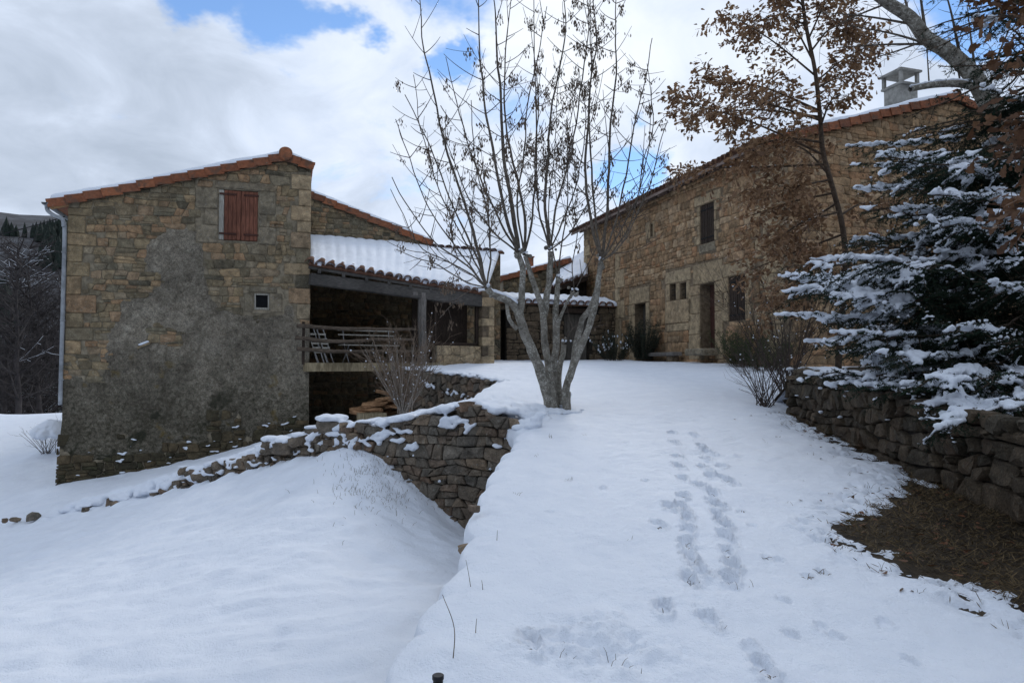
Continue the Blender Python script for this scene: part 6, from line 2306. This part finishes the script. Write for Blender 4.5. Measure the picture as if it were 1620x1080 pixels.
def build_lichen_tree():
    rng = random.Random(37)
    D0 = 9.6
    b = P(1640, 560, D0); b[2] = float(bank_z(b[0], b[1]))
    t = thing('old_fruit_tree', b, 'grey lichen-covered leaning tree limb rising behind the fir', 'tree')
    K = D0 / F
    tr = lerp_path([b - UP * .1, P(1632, 420, D0), P(1612, 290, D0), P(1585, 205, D0), P(1560, 155, D0), P(1535, 115, D0), P(1500, 82, D0), P(1465, 60, D0), P(1440, 28, D0), P(1405, 5, D0), P(1360, -30, D0), P(1330, -70, D0)], .1)
    r = np.interp(np.arange(len(tr)) / len(tr), [0, .45, .6, .8, 1], [20, 17, 13, 9.5, 6]) * K
    st = lerp_path([P(1555, 142, D0), P(1520, 133, D0 - .05), P(1480, 134, D0 - .1), P(1440, 141, D0 - .15)], .1)
    tubes_mesh('trunk', [(tr, r), (st, np.linspace(6.5, 4.5, len(st)) * K)], M['ash_bark'], t, 12)
    tw = []; bo = []
    for (x0, y0, x1, y1, dz, w) in ((1465, 60, 1450, -40, .2, 3), (1480, 70, 1330, 75, .5, 2.4), (1500, 82, 1340, 40, -.4, 2.4), (1450, 40, 1300, 20, .3, 2.2), (1430, 20, 1330, -50, -.3, 2), (1470, 62, 1372, 95, -.5, 2), (1440, 30, 1420, -60, .5, 2.4),
                                    (1520, 95, 1490, -30, -.3, 2.6), (1545, 125, 1530, 10, .4, 2.4), (1520, 133, 1500, 60, 0, 1.5), (1470, 134, 1465, 60, .2, 1.2), (1405, 5, 1290, 60, .3, 1.8), (1560, 155, 1600, 40, .3, 3)):
        p0 = P(x0, y0, D0); p1 = P(x1, y1, D0 + dz)
        q = lerp_path([p0, (p0 + p1) / 2 + UP * rng.uniform(-.08, .12), p1], .09); bo.append((q, np.linspace(w, .6, len(q)) * K))
        for k in range(2, len(q)):
            if rng.random() < .75:
                d = unit(q[k] - q[k - 1]); tp = limb(q[k], d * .6 + perp(d, rng), rng.uniform(.15, .6), rng, .1, .5, .08); tw.append((tp, np.linspace(.005, .002, len(tp))))
                for m in range(2, len(tp)):
                    if rng.random() < .3:
                        d2 = unit(tp[m] - tp[m - 1]); t2 = limb(tp[m], d2 * .6 + perp(d2, rng), rng.uniform(.08, .2), rng, .1, .4, .07); tw.append((t2, np.linspace(.003, .002, len(t2))))
    tubes_mesh('boughs', bo, M['shoot_bark'], t, 6)
    tubes_mesh('twigs', tw, M['twig_bark'], t, 3)['kind'] = 'stuff'
    bl = snow_on([(st, np.linspace(6.5, 4.5, len(st)) * K)], rng, 1, .03, 5, .03, 1, 2, .9) + snow_on([(tr, r)], rng, .75, .03, 8, .04, .8, 1.5, .5)
    blob_mesh('snow_on_limbs', bl, .018, M['snow'], t, 2)['kind'] = 'stuff'


build_lichen_tree()


def build_fir():
    rng = random.Random(47)
    nr = np.random.default_rng(47)
    D0 = 7.6
    b = P(1655, 560, D0); b[2] = float(bank_z(b[0], b[1]))
    t = thing('fir_tree', b, 'dark spreading fir heavily laden with snow on the right', 'tree')
    H = 6.2
    trunk = lerp_path([b - UP * .1, b + np.array([.02, .02, 1.5]), b + np.array([-.02, 0, 3.5]), b + np.array([0, .03, H])], .2)
    tubes_mesh('trunk', [(trunk, np.linspace(.14, .03, len(trunk)))], M['oak_bark'], t, 10)
    boughs = []
    # boughs that the photograph shows, tip pixel and distance
    spec = [(1348, 262, 7.4), (1342, 232, 7.9), (1365, 330, 7.0), (1240, 438, 7.6), (1228, 500, 7.2), (1292, 412, 8.2), (1345, 460, 6.9), (1300, 545, 6.9), (1265, 590, 7.9), (1330, 610, 6.7), (1395, 560, 6.4),
            (1470, 640, 6.0), (1380, 380, 8.0), (1420, 300, 6.8), (1450, 420, 6.4), (1500, 520, 6.1), (1560, 600, 5.9), (1480, 350, 6.5), (1440, 215, 8.2), (1500, 180, 7.6), (1530, 90, 7.3), (1545, 30, 7.6), (1550, -30, 7.4),
            (1520, 250, 6.7), (1570, 450, 6.1), (1575, 340, 6.3), (1420, 480, 8.4), (1370, 520, 8.6), (1330, 560, 8.8), (1460, 560, 8.6), (1440, 380, 8.6), (1500, 300, 8.6), (1560, 140, 6.9), (1580, 240, 6.5), (1600, 540, 5.9), (1420, 610, 6.3), (1530, 660, 5.9),
            (1380, 300, 8.3), (1352, 300, 7.6), (1375, 245, 7.3), (1410, 255, 7.2), (1390, 345, 7.5), (1430, 330, 7.0), (1465, 265, 7.0), (1330, 380, 7.9), (1480, 400, 6.8), (1480, 665, 5.7), (1540, 662, 5.6), (1600, 645, 5.5), (1500, 640, 5.9), (1620, 690, 5.4), (1405, 430, 7.1), (1375, 575, 7.3), (1600, 70, 6.9), (1470, 470, 7.4), (1520, 400, 7.0)]
    for (x, y, D) in spec:
        tip = P(x, y, D); hr = math.hypot(tip[0] - b[0], tip[1] - b[1])
        z0 = tip[2] + .12 * hr + rng.uniform(-.1, .1)
        p0 = np.array([b[0], b[1], min(max(z0, b[2] + .15), b[2] + H - .1)])
        m = p0 * .45 + tip * .55 - UP * (.05 * hr)
        boughs.append((lerp_path([p0, m, tip], .05), True))
    for k in range(16):
        tip = P(rng.uniform(1235, 1400), rng.uniform(415, 615), rng.uniform(6.7, 8.3)); hr = math.hypot(tip[0] - b[0], tip[1] - b[1])
        p0 = np.array([b[0], b[1], max(tip[2] + rng.uniform(.05, .22) * hr, b[2] + .1)])
        boughs.append((lerp_path([p0, p0 * .45 + tip * .55 - UP * .03 * hr, tip], .05), True))
    for k in range(12):
        tip = P(rng.uniform(1440, 1640), rng.uniform(600, 700), rng.uniform(5.3, 6.3)); hr = math.hypot(tip[0] - b[0], tip[1] - b[1])
        p0 = np.array([b[0], b[1], max(tip[2] + .1 * hr, b[2] + .1)])
        boughs.append((lerp_path([p0, p0 * .45 + tip * .55, tip], .05), True))
    for k in range(34):
        y = rng.uniform(240, 655); x = rng.uniform(float(np.interp(y, [240, 330, 440, 500, 580, 655], [1370, 1370, 1265, 1260, 1310, 1440])), 1600)
        tip = P(x, y, rng.uniform(6.1, 8.6)); hr = math.hypot(tip[0] - b[0], tip[1] - b[1])
        p0 = np.array([b[0], b[1], min(max(tip[2] + .12 * hr + rng.uniform(-.15, .2), b[2] + .1), b[2] + H - .1)])
        boughs.append((lerp_path([p0, p0 * .45 + tip * .55 - UP * (.04 * hr), tip], .05), True))
    # the rest of the tree: shorter inner boughs on this side, sparse ones behind
    for k in range(64):
        h = rng.uniform(.1, H - .3); a = rng.uniform(2.2, 5.2); L = min((1 - h / H) * 2.2 + .5, rng.uniform(.7, 2.0))
        d = np.array([math.cos(a), math.sin(a), 0]); p0 = np.array([b[0], b[1], b[2] + h]); tip = p0 + d * L - UP * rng.uniform(.1, .3) * L
        boughs.append((lerp_path([p0, (p0 + tip) / 2 - UP * .04 * L, tip], .06), 2))
    for k in range(26):
        h = rng.uniform(.25, H - .2); a = rng.uniform(-1.1, 2.2); L = (1 - h / H) * 2.2 + .5
        d = np.array([math.cos(a), math.sin(a), 0]); p0 = np.array([b[0], b[1], b[2] + h]); tip = p0 + d * L - UP * .12 * L
        boughs.append((lerp_path([p0, (p0 + tip) / 2 - UP * .06 * L, tip], .07), 0))
    wood = []; shoots = []; snowy = []
    for q, seen in boughs:
        seen = int(seen)
        n = len(q); L = np.linalg.norm(q[-1] - q[0])
        q = q + np.stack([.03 * vnoise(np.arange(n) * .3, np.full(n, L * 7), seed=3), .03 * vnoise(np.arange(n) * .3, np.full(n, L * 9), seed=4), .05 * vnoise(np.arange(n) * .22, np.full(n, L * 5), seed=5)], 1) * np.linspace(0, 1, n)[:, None]
        wood.append((q, np.linspace(.022, .005, n)))
        shoots.append(q[int(n * .4):]); snowy.append(q[int(n * .35):])
        side = 1
        k = int(n * .18)
        step = (5, 2, 3)[seen]
        while k < n - 1:
            d = unit(q[k + 1] - q[k]); s = unit(np.cross(d, UP)); side = -side
            ll = min(.55, .10 + (1 - k / n) * L * .34) * rng.uniform(.6, 1.25)
            tp = limb(q[k], d * .75 + s * side + UP * rng.uniform(-.9, .35), ll, rng, -.7, .4, .06)
            wood.append((tp, np.linspace(.006, .003, len(tp)))); shoots.append(tp); snowy.append(tp)
            for j in range(1, len(tp) - 1):
                d2 = unit(tp[j + 1] - tp[j]); s2 = unit(np.cross(d2, UP))
                for sg in (-1, 1):
                    if rng.random() < .22: continue
                    t2 = limb(tp[j], d2 * .8 + s2 * sg + UP * rng.uniform(-.5, .1), ll * .38 * (1 - .5 * j / len(tp)) + .05, rng, -.4, .25, .05)
                    shoots.append(t2)
                    if sg > 0: snowy.append(t2)
            k += step
    tubes_mesh('boughs', wood, M['oak_bark'], t, 3)
    PT = []; DR = []
    for q in shoots:
        d = np.diff(q, axis=0); L = np.linalg.norm(d, axis=1)
        for i in range(len(d)):
            m = max(1, int(L[i] * 105))
            PT.append(q[i] + d[i] * nr.random((m, 1))); DR.append(np.repeat(d[i:i + 1] / max(L[i], 1e-9), m, 0))
    PT = np.concatenate(PT); DR = np.concatenate(DR)
    N = len(PT)
    rv = nr.normal(size=(N, 3)); rv -= DR * (rv * DR).sum(1, keepdims=True); rv /= np.linalg.norm(rv, axis=1, keepdims=True)
    ax = DR * .55 + rv; ax /= np.linalg.norm(ax, axis=1, keepdims=True)
    w = np.cross(ax, DR); w /= np.maximum(np.linalg.norm(w, axis=1, keepdims=True), 1e-9)
    ln = nr.uniform(.022, .038, (N, 1))
    V = np.stack([PT - w * .0047, PT + w * .0047, PT + ax * ln], 1).reshape(-1, 3)
    mk('crown', V, np.arange(N * 3).reshape(-1, 3), M['needles'], t, False)['kind'] = 'stuff'
    # snow pillows on the sprays
    bl = []
    for ib, (q, seen) in enumerate(boughs):
        if seen is not True or rng.random() < .25: continue
        n = len(q); st = int(n * rng.uniform(.42, .64))
        for i in range(st, n):
            if vnoise(i * .23, ib * 3.3, seed=67) < -.35: continue
            for m in range(3):
                r = rng.uniform(.020, .042) * (1.15 - .35 * (i - st) / max(1, n - st))
                bl.append((q[i][0] + rng.gauss(0, .03), q[i][1] + rng.gauss(0, .03), q[i][2] + .025 + rng.gauss(0, .012), r * 1.2, r * 1.2, r * .85))
    for tp in snowy:
        if len(tp) < 4 or len(tp) > 12: continue
        if math.hypot(tp[0][0] - b[0], tp[0][1] - b[1]) < 1.15 or vnoise(tp[0][0] * 2.0, tp[0][1] * 2.0, tp[0][2] * 3.0, 68) < .0: continue
        for i in range(1, len(tp)):
            r = rng.uniform(.013, .026); bl.append((tp[i][0], tp[i][1], tp[i][2] + .018 + r * .2, r * 1.15, r * 1.15, r * .85))
    pts = np.concatenate([q[:-1] + np.diff(q, axis=0) * nr.random((len(q) - 1, 1)) for q in snowy + snowy])
    nz = vnoise(pts[:, 0] * 2.6, pts[:, 1] * 2.6, pts[:, 2] * 4.2, 61) + .65 * vnoise(pts[:, 0] * 9, pts[:, 1] * 9, pts[:, 2] * 11, 62)
    dist = np.hypot(pts[:, 0] - b[0], pts[:, 1] - b[1])
    thr = np.interp(dist, [.4, 1.0, 1.8, 2.6], [.95, .7, .42, .28])
    for p, v in zip(pts[nz > thr], (nz - thr)[nz > thr]):
        r = .010 + .024 * min(v, .7) / .7 + rng.uniform(0, .009)
        bl.append((p[0], p[1], p[2] + .018 + r * .25, r * 1.1, r * 1.1, r * .9))
    blob_mesh('snow_load', bl, .0195, M['snow'], t, 1, .008, 22)['kind'] = 'stuff'
    import sys; print('FIR', N, len(bl), file=sys.stderr)


build_fir()


def bush(name, label, base, n, hgt, spread, r0, mat, tipmat=None, seed=1, branch=.5, snow=0.0, up=.25, cat='shrub', up_tip=.3, sub=1.0):
    rng = random.Random(seed)
    t = thing(name, base, label, cat)
    st = []; tw = []
    for k in range(n):
        a = rng.uniform(0, 6.28); s = rng.uniform(.15, 1) ** .7 * spread
        d = np.array([math.cos(a) * s, math.sin(a) * s, 1])
        p = base + np.array([rng.gauss(0, .05), rng.gauss(0, .05), -.03])
        q = limb(p, d, hgt * rng.uniform(.65, 1.1), rng, up, .35, .10); st.append((q, np.linspace(r0, r0 * .35, len(q))))
        for i in range(2, len(q)):
            if rng.random() < branch:
                dd = unit(q[i] - q[i - 1]); tp = limb(q[i], dd + perp(dd, rng) * .7, hgt * rng.uniform(.15, .4) * sub, rng, up_tip, .4, .07)
                tw.append((tp, np.linspace(r0 * .35, r0 * .2, len(tp))))
                for j in range(1, len(tp)):
                    if rng.random() < .45:
                        dd = unit(tp[j] - tp[j - 1]); t2 = limb(tp[j], dd + perp(dd, rng) * .8, hgt * rng.uniform(.06, .16) * sub, rng, up_tip, .4, .05)
                        tw.append((t2, np.linspace(r0 * .22, r0 * .15, len(t2))))
    tubes_mesh('stems', st, mat, t)['kind'] = 'stuff'
    if tw: tubes_mesh('twigs', tw, tipmat or mat, t, 3)['kind'] = 'stuff'
    if snow > 0:
        bl = []
        for q, r in st + tw:
            for i in range(1, len(q)):
                if rng.random() < snow:
                    s = rng.uniform(.008, .022); bl.append((q[i][0], q[i][1], q[i][2] + s * .4, s, s, s * .8))
        if bl: blob_mesh('snow_specks', bl, .009, M['snow'], t, 1)['kind'] = 'stuff'
    return t, st, tw


def build_shrubs():
    p = P(640, 668, 13.6); p[2] = float(lower(p[0], p[1])) + .02
    bush('bare_shrub', 'pale-stemmed bare shrub with reddish twigs in front of the balcony', p, 50, 1.5, .78, .013, M['bush_bark'], M['red_twig'], 3, .6, .035, .35)
    p = gp(1236, 628); p = np.array([4.0, 10.8, 0]); p[2] = float(terr(p[0], p[1]))
    bush('bare_shrub', 'dark twiggy bare shrub at the end of the boulder wall', p, 26, 1.25, 1.0, .008, M['twig_bark'], M['twig_bark'], 5, .55, .025, .05, up_tip=.1)
    p = np.array([4.75, 11.9, 0]); p[2] = float(terr(p[0], p[1]))
    bush('bare_shrub', 'taller bare shrub with fine twigs behind the boulder wall end', p, 26, 2.3, .75, .010, M['twig_bark'], M['twig_bark'], 6, .5, .012, .1, up_tip=.1)
    p = P(1420, 560, 12.5); p[2] = float(terr(p[0], p[1]))
    bush('bare_shrub', 'bare thicket shrub between the fir and the farmhouse gable', p, 18, 3.4, .7, .014, M['twig_bark'], M['oak_bark'], 8, .35, .02, .1, up_tip=.1)
    p = P(76, 672, 18.5); p[2] = float(lower(p[0], p[1]))
    t, st, tw = bush('snowy_shrub', 'thorny shrub under a round cap of snow left of the barn', p, 22, .9, .9, .008, M['twig_bark'], M['twig_bark'], 9, .5, 0, .0)
    bl = []
    rng = random.Random(4)
    for k in range(90):
        a = rng.uniform(0, 6.28); u = rng.random() ** .5 * .42; r = rng.uniform(.14, .2); bl.append((p[0] + .12 + u * math.cos(a), p[1] + u * math.sin(a), p[2] + .50 + .32 * math.cos(u / .42 * 1.4), r, r, r * .8))
    blob_mesh('snow_cap', bl, .03, M['snow'], t, 3, .02, 5)
    # evergreen bushes at the foot of the farmhouse
    def evergreen(name, label, base, n, h, spread, mat, seed, snow, ln=.05, wd=.006, cat='bush', dens=16):
        rng = random.Random(seed)
        t = thing(name, base, label, cat)
        st = []; C = []; A = []; Bv = []; bl = []
        for k in range(n):
            a = rng.uniform(0, 6.28); s = rng.uniform(0, 1) ** .6 * spread
            q = limb(base + np.array([math.cos(a) * s * .35, math.sin(a) * s * .35, 0]), np.array([math.cos(a) * s, math.sin(a) * s, 1]), h * rng.uniform(.6, 1.1), rng, .25, .25, .09)
            st.append((q, np.linspace(.006, .003, len(q))))
            for i in range(1, len(q)):
                d = unit(q[i] - q[i - 1])
                for j in range(dens):
                    x = unit(d * rng.uniform(.5, 1.2) + perp(d, rng)); C.append(q[i] + x * ln * .5 + d * rng.uniform(-.05, .05)); A.append(x * ln * .5); Bv.append(perp(x, rng) * wd)
                if i > len(q) * .45 and rng.random() < snow:
                    r = rng.uniform(.025, .05); bl.append((q[i][0], q[i][1], q[i][2] + r * .3, r * .8, r * .8, r * 1.3))
        tubes_mesh('stems', st, M['oak_bark'], t, 3)['kind'] = 'stuff'
        quads('crown', C, A, Bv, mat, t)['kind'] = 'stuff'
        if bl: blob_mesh('snow_tufts', bl, .018, M['snow'], t, 1)['kind'] = 'stuff'
    def at(px, py, D):
        q = P(px, py, D); q[2] = float(terr(q[0], q[1])); return q
    evergreen('rosemary_bush', 'grey-green bush tipped with snow left of the small farmhouse door', at(972, 565, 23.2), 60, .95, .9, M['rosemary'], 3, .22)
    evergreen('rosemary_bush', 'dark upright bush half hiding the small farmhouse door', at(1018, 565, 22.6), 60, 1.25, .55, M['rosemary'], 4, .02, .08, .005)
    evergreen('broom_bush', 'green broom bush below the shuttered ground floor window', at(1172, 565, 17.8), 60, .95, .8, M['broom_green'], 5, .01, .11, .004, dens=10)
    evergreen('broom_bush', 'thin green broom bush between farmhouse wall and bare shrubs', at(1215, 562, 16.4), 46, .8, .9, M['broom_green'], 6, .01, .11, .004, dens=10)
    # grass tufts and stalks
    rng = random.Random(19)
    C = []; A = []; Bv = []; at_ = []
    blades = []
    for k in range(34000):
        x = rng.uniform(2.0, 4.25); y = rng.uniform(2.2, 10.3)
        xb = float(np.interp(y, PB_Y, PB_X))
        if xb - .10 > x and not (xb - .45 < x and rng.random() < .10): continue
        z = float(np.interp(y, TY, TZ)) - .035
        L = rng.uniform(.03, .10); a = rng.uniform(0, 6.28); d = unit([math.cos(a), math.sin(a), rng.uniform(.05, .8)])
        C.append((x + d[0] * L / 2, y + d[1] * L / 2, z + d[2] * L / 2)); A.append(d * L / 2); Bv.append(perp(d, rng) * .0025)
    o = quads('matted_grass', C, A, Bv, M['dry_grass'], None); tag(o, 'matted dead grass on the bare ground under the fir', 'grass', kind='stuff')
    C = []; A = []; Bv = []; at_ = []
    for k in range(700):
        y = rng.uniform(2.4, 10.2); xb = float(np.interp(y, PB_Y, PB_X)); x = rng.uniform(xb - .15, xb + 1.3)
        if rng.random() < .10: x = xb - abs(rng.gauss(0, .5))
        if x > 4.1: continue
        z = float(terr(x, y)) + (.015 if x < xb - .1 else -.02)
        a = rng.uniform(0, 6.28); d = unit([math.cos(a), math.sin(a), rng.uniform(-.3, .3)]); s = rng.uniform(.014, .034)
        C.append((x, y, z)); A.append(d * s); Bv.append(unit(np.cross(d, UP) + UP * rng.uniform(-.6, .6)) * s * .5); at_.append(rng.random())
    o = lobed_leaves('fallen_leaves', C, A, Bv, M['dead_leaf'], None, at_, rng); tag(o, 'fallen brown oak leaves on the bare ground and snow edge', 'leaves', kind='stuff')


build_shrubs()


def build_foreground():
    rng = random.Random(29)
    def stalk(px0, py0, px1, py1, D, r, label, bend=.04, name='grass_stalk'):
        p0 = gp(px0, py0); p1 = P(px1, py1, p0[1])
        m = (p0 + p1) / 2 + np.array([bend, 0, .0])
        q = lerp_path([p0 - UP * .02, m, p1], .03)
        tag(MB().tube(q, np.linspace(r, r * .5, len(q)), 5).build(name, M['dry_grass'], None, True), label, 'grass stalk')
    stalk(716, 1046, 700, 940, 3, .0026, 'tall bent dry stalk standing in the snow near the terrace edge', .03)
    stalk(745, 925, 737, 885, 3, .002, 'short dry twig in the snow, nearer the camera of the edge twigs', .0)
    stalk(764, 930, 762, 917, 3, .002, 'tiny dry sprig beside the terrace edge twig', .0)
    stalk(752, 1003, 754, 978, 3, .0022, 'small hooked dry twig right of the tall stalk', .0)
    stalk(786, 855, 787, 838, 3, .002, 'small upright dry twig farther up the terrace edge', .0)
    # thin tufts pricking through the snow
    pts = []
    for (px, py) in ((900, 760), (850, 720), (820, 780), (870, 690), (930, 690), (1000, 860), (1210, 700), (1290, 720), (1340, 750), (1380, 770), (1240, 670), (1300, 690), (1330, 860), (1395, 900), (1460, 940), (965, 1045), (905, 1030), (1260, 800),
                     (985, 1060), (1140, 1000), (1095, 918), (1170, 925), (845, 640), (858, 652), (890, 655)):
        c = gp(px, py)
        for k in range(rng.randint(2, 7)):
            x = c[0] + rng.gauss(0, .03); y = c[1] + rng.gauss(0, .03); z = float(terr(x, y)) - .02
            d = unit([rng.gauss(0, .5), rng.gauss(0, .5), 1]); L = rng.uniform(.025, .06)
            pts.append((np.array([[x, y, z], [x + d[0] * L * .6, y + d[1] * L * .6, z + L * .7], [x + d[0] * L * 1.3, y + d[1] * L * 1.3, z + L]]), np.array([.0016, .0012, .0006])))
    for (fx, fy, a_, hw, hl, dp) in FEET[:44]:        # grass laid bare at the bottom of the boot prints
        if rng.random() < .35: continue
        for k in range(rng.randint(3, 9)):
            x = fx + rng.gauss(0, hw * .5); y = fy + rng.gauss(-hl * .3, hl * .3); z = float(terr(x, y)) - dp * .8
            d = unit([rng.gauss(0, 1), rng.gauss(0, 1), .45]); L = rng.uniform(.02, .05)
            pts.append((np.array([[x, y, z], [x + d[0] * L * .5, y + d[1] * L * .5, z + L * .35], [x + d[0] * L, y + d[1] * L, z + L * .4]]), np.array([.0022, .0018, .001])))
    for k in range(420):                           # dead weeds on the spur of the field and along the low wall
        px = rng.gauss(600, 40); py = rng.gauss(765, 26)
        lo_, hi_ = 4.0, 14.0
        for _ in range(26):
            mid = (lo_ + hi_) / 2; q = P(px, py, mid)
            if q[2] > float(lower(q[0], q[1])): lo_ = mid
            else: hi_ = mid
        q = P(px, py, lo_); 
        if q[0] > edge_x(q[1]) - .1: continue
        d = unit([rng.gauss(0, .6), rng.gauss(0, .6), 1]); L = rng.uniform(.03, .09)
        pts.append((np.array([q - UP * .02, q + d * L * .5, q + d * L + np.array([rng.gauss(0, .01), 0, -.01])]), np.array([.0022, .0018, .001])))
    o = tubes_mesh('weed_tufts', pts, M['dry_grass'], None, 3); tag(o, 'thin dead grass and weeds pricking through the snow', 'grass', kind='stuff')
    # black post at the bottom edge
    p = P(693, 1068, 2.62); zg = float(terr(p[0], p[1])) - .1
    t = thing('marker_post', (p[0], p[1], zg), 'slim black post with flat cap at the bottom picture edge', 'post')
    MB().tube([(p[0], p[1], zg), (p[0], p[1], p[2] - .012)], .019, 16).build('shaft', M['black_plastic'], t, True)
    MB().tube([(p[0], p[1], p[2] - .014), (p[0], p[1], p[2] - .011), (p[0], p[1], p[2] + .001), (p[0], p[1], p[2] + .003)], [.021, .0225, .0225, .020], 20).build('cap', M['black_plastic'], t, False)
    # cable from the gutter to the left
    a = BW.pt(-.05, BW.hit(100, 343)[1], .05); b = P(-260, 395, 19)
    k = np.linspace(0, 1, 24)[:, None]
    q = a + (b - a) * k - UP * (.28 * 4 * k * (1 - k))
    tag(MB().tube(q, .012, 5).build('cable', M['cable'], None, True), 'thin black cable running from the barn gutter off to the left', 'cable')


build_foreground()


def build_left_trees():
    rng = random.Random(53)
    labels = ['leafless tree with snowy twigs nearest the barn edge', 'leafless tree with snowy branches at the left picture edge', 'tall leafless tree behind the others left of the barn', 'leafless tree low on the slope left of the barn', 'wide leafless tree against the hillside', 'slim leafless tree half hidden by the barn', 'leafless tree far down the slope at the left']
    for k, (px, D, h) in enumerate(((75, 31, 9.0), (12, 30, 8.5), (45, 37, 12), (30, 28, 6.5), (-20, 40, 12), (90, 40, 12.5), (5, 46, 13))):
        g = P(px, 660, D); g[2] = float(lower(g[0], g[1])) if D < 44 else EZ - 8
        t = thing('bare_tree', g, labels[k], 'tree', 'leafless trees left of the barn')
        tr = limb(g - UP * .2, np.array([rng.gauss(0, .12), 0, 1]), h, rng, .2, .12, .5)
        paths = [(tr, np.linspace(.13, .02, len(tr)))]; tw = []
        for i in range(2, len(tr)):
            for _ in range(4):
                d = unit(tr[i] - tr[i - 1]); L = rng.uniform(.25, .42) * h * (1.05 - i / len(tr) * .75)
                q = limb(tr[i], d * .5 + perp(d, rng), L, rng, .22, .2, .35); paths.append((q, np.linspace(.04, .010, len(q))))
                for j in range(1, len(q)):
                    for _ in range(3):
                        d2 = unit(q[j] - q[j - 1]); q2 = limb(q[j], d2 * .7 + perp(d2, rng), L * rng.uniform(.15, .4), rng, .15, .25, .42); tw.append((q2, np.linspace(.014, .007, len(q2))))
                        for l in range(1, len(q2)):
                            if rng.random() < .28:
                                d3 = unit(q2[l] - q2[l - 1]); q3 = limb(q2[l], d3 * .7 + perp(d3, rng), L * rng.uniform(.06, .15), rng, .1, .3, .4); tw.append((q3, np.linspace(.009, .006, len(q3))))
        tubes_mesh('trunk', paths, M['far_bark'], t, 5); tubes_mesh('crown', tw, M['far_bark'], t, 3)['kind'] = 'stuff'
        sp = []
        for q, r in paths[1:] + tw[::4]:
            if len(q) < 3 or abs(q[-1][2] - q[0][2]) > .75 * np.linalg.norm(q[-1] - q[0]): continue
            if vnoise(q[1][0] * .5, q[1][1] * .5, q[1][2] * .5, 71) < .42: continue
            sp.append((q + UP * (np.asarray(r) + .002)[:, None], np.full(len(q), .007)))
        if sp: tubes_mesh('snow_on_limbs', sp, M['snow'], t, 4)['kind'] = 'stuff'
    # dark conifers behind them
    for k, (px, D, h, lab) in enumerate(((20, 56, 12, 'dark conifer deep in the trees at the left edge'), (60, 60, 11, 'dark conifer between the bare trees and the barn'), (-15, 58, 13, 'tallest dark conifer cut by the left picture edge'), (85, 66, 11, 'small dark conifer just beside the barn corner'))):
        g = P(px, 660, D); g[2] = EZ - 9
        t = thing('conifer', g, lab, 'tree', 'conifers left of the barn')
        tr = np.array([g, g + UP * h]); tubes_mesh('trunk', [(tr, np.array([.2, .04]))], M['far_bark'], t, 6)
        C = []; A = []; Bv = []
        for m in range(1500):
            u = rng.random() ** .8; r = (1 - u) * h * .22 * rng.uniform(.3, 1.1) + .1; a = rng.uniform(0, 6.28)
            d = unit([math.cos(a), math.sin(a), -.35]); C.append(g + UP * (h * (.08 + .92 * u)) + d * r); A.append(d * rng.uniform(.25, .5)); Bv.append(np.cross(d, UP) * rng.uniform(.08, .2))
        quads('crown', C, A, Bv, M['far_conifer'], t, bend=.2)['kind'] = 'stuff'


build_left_trees()
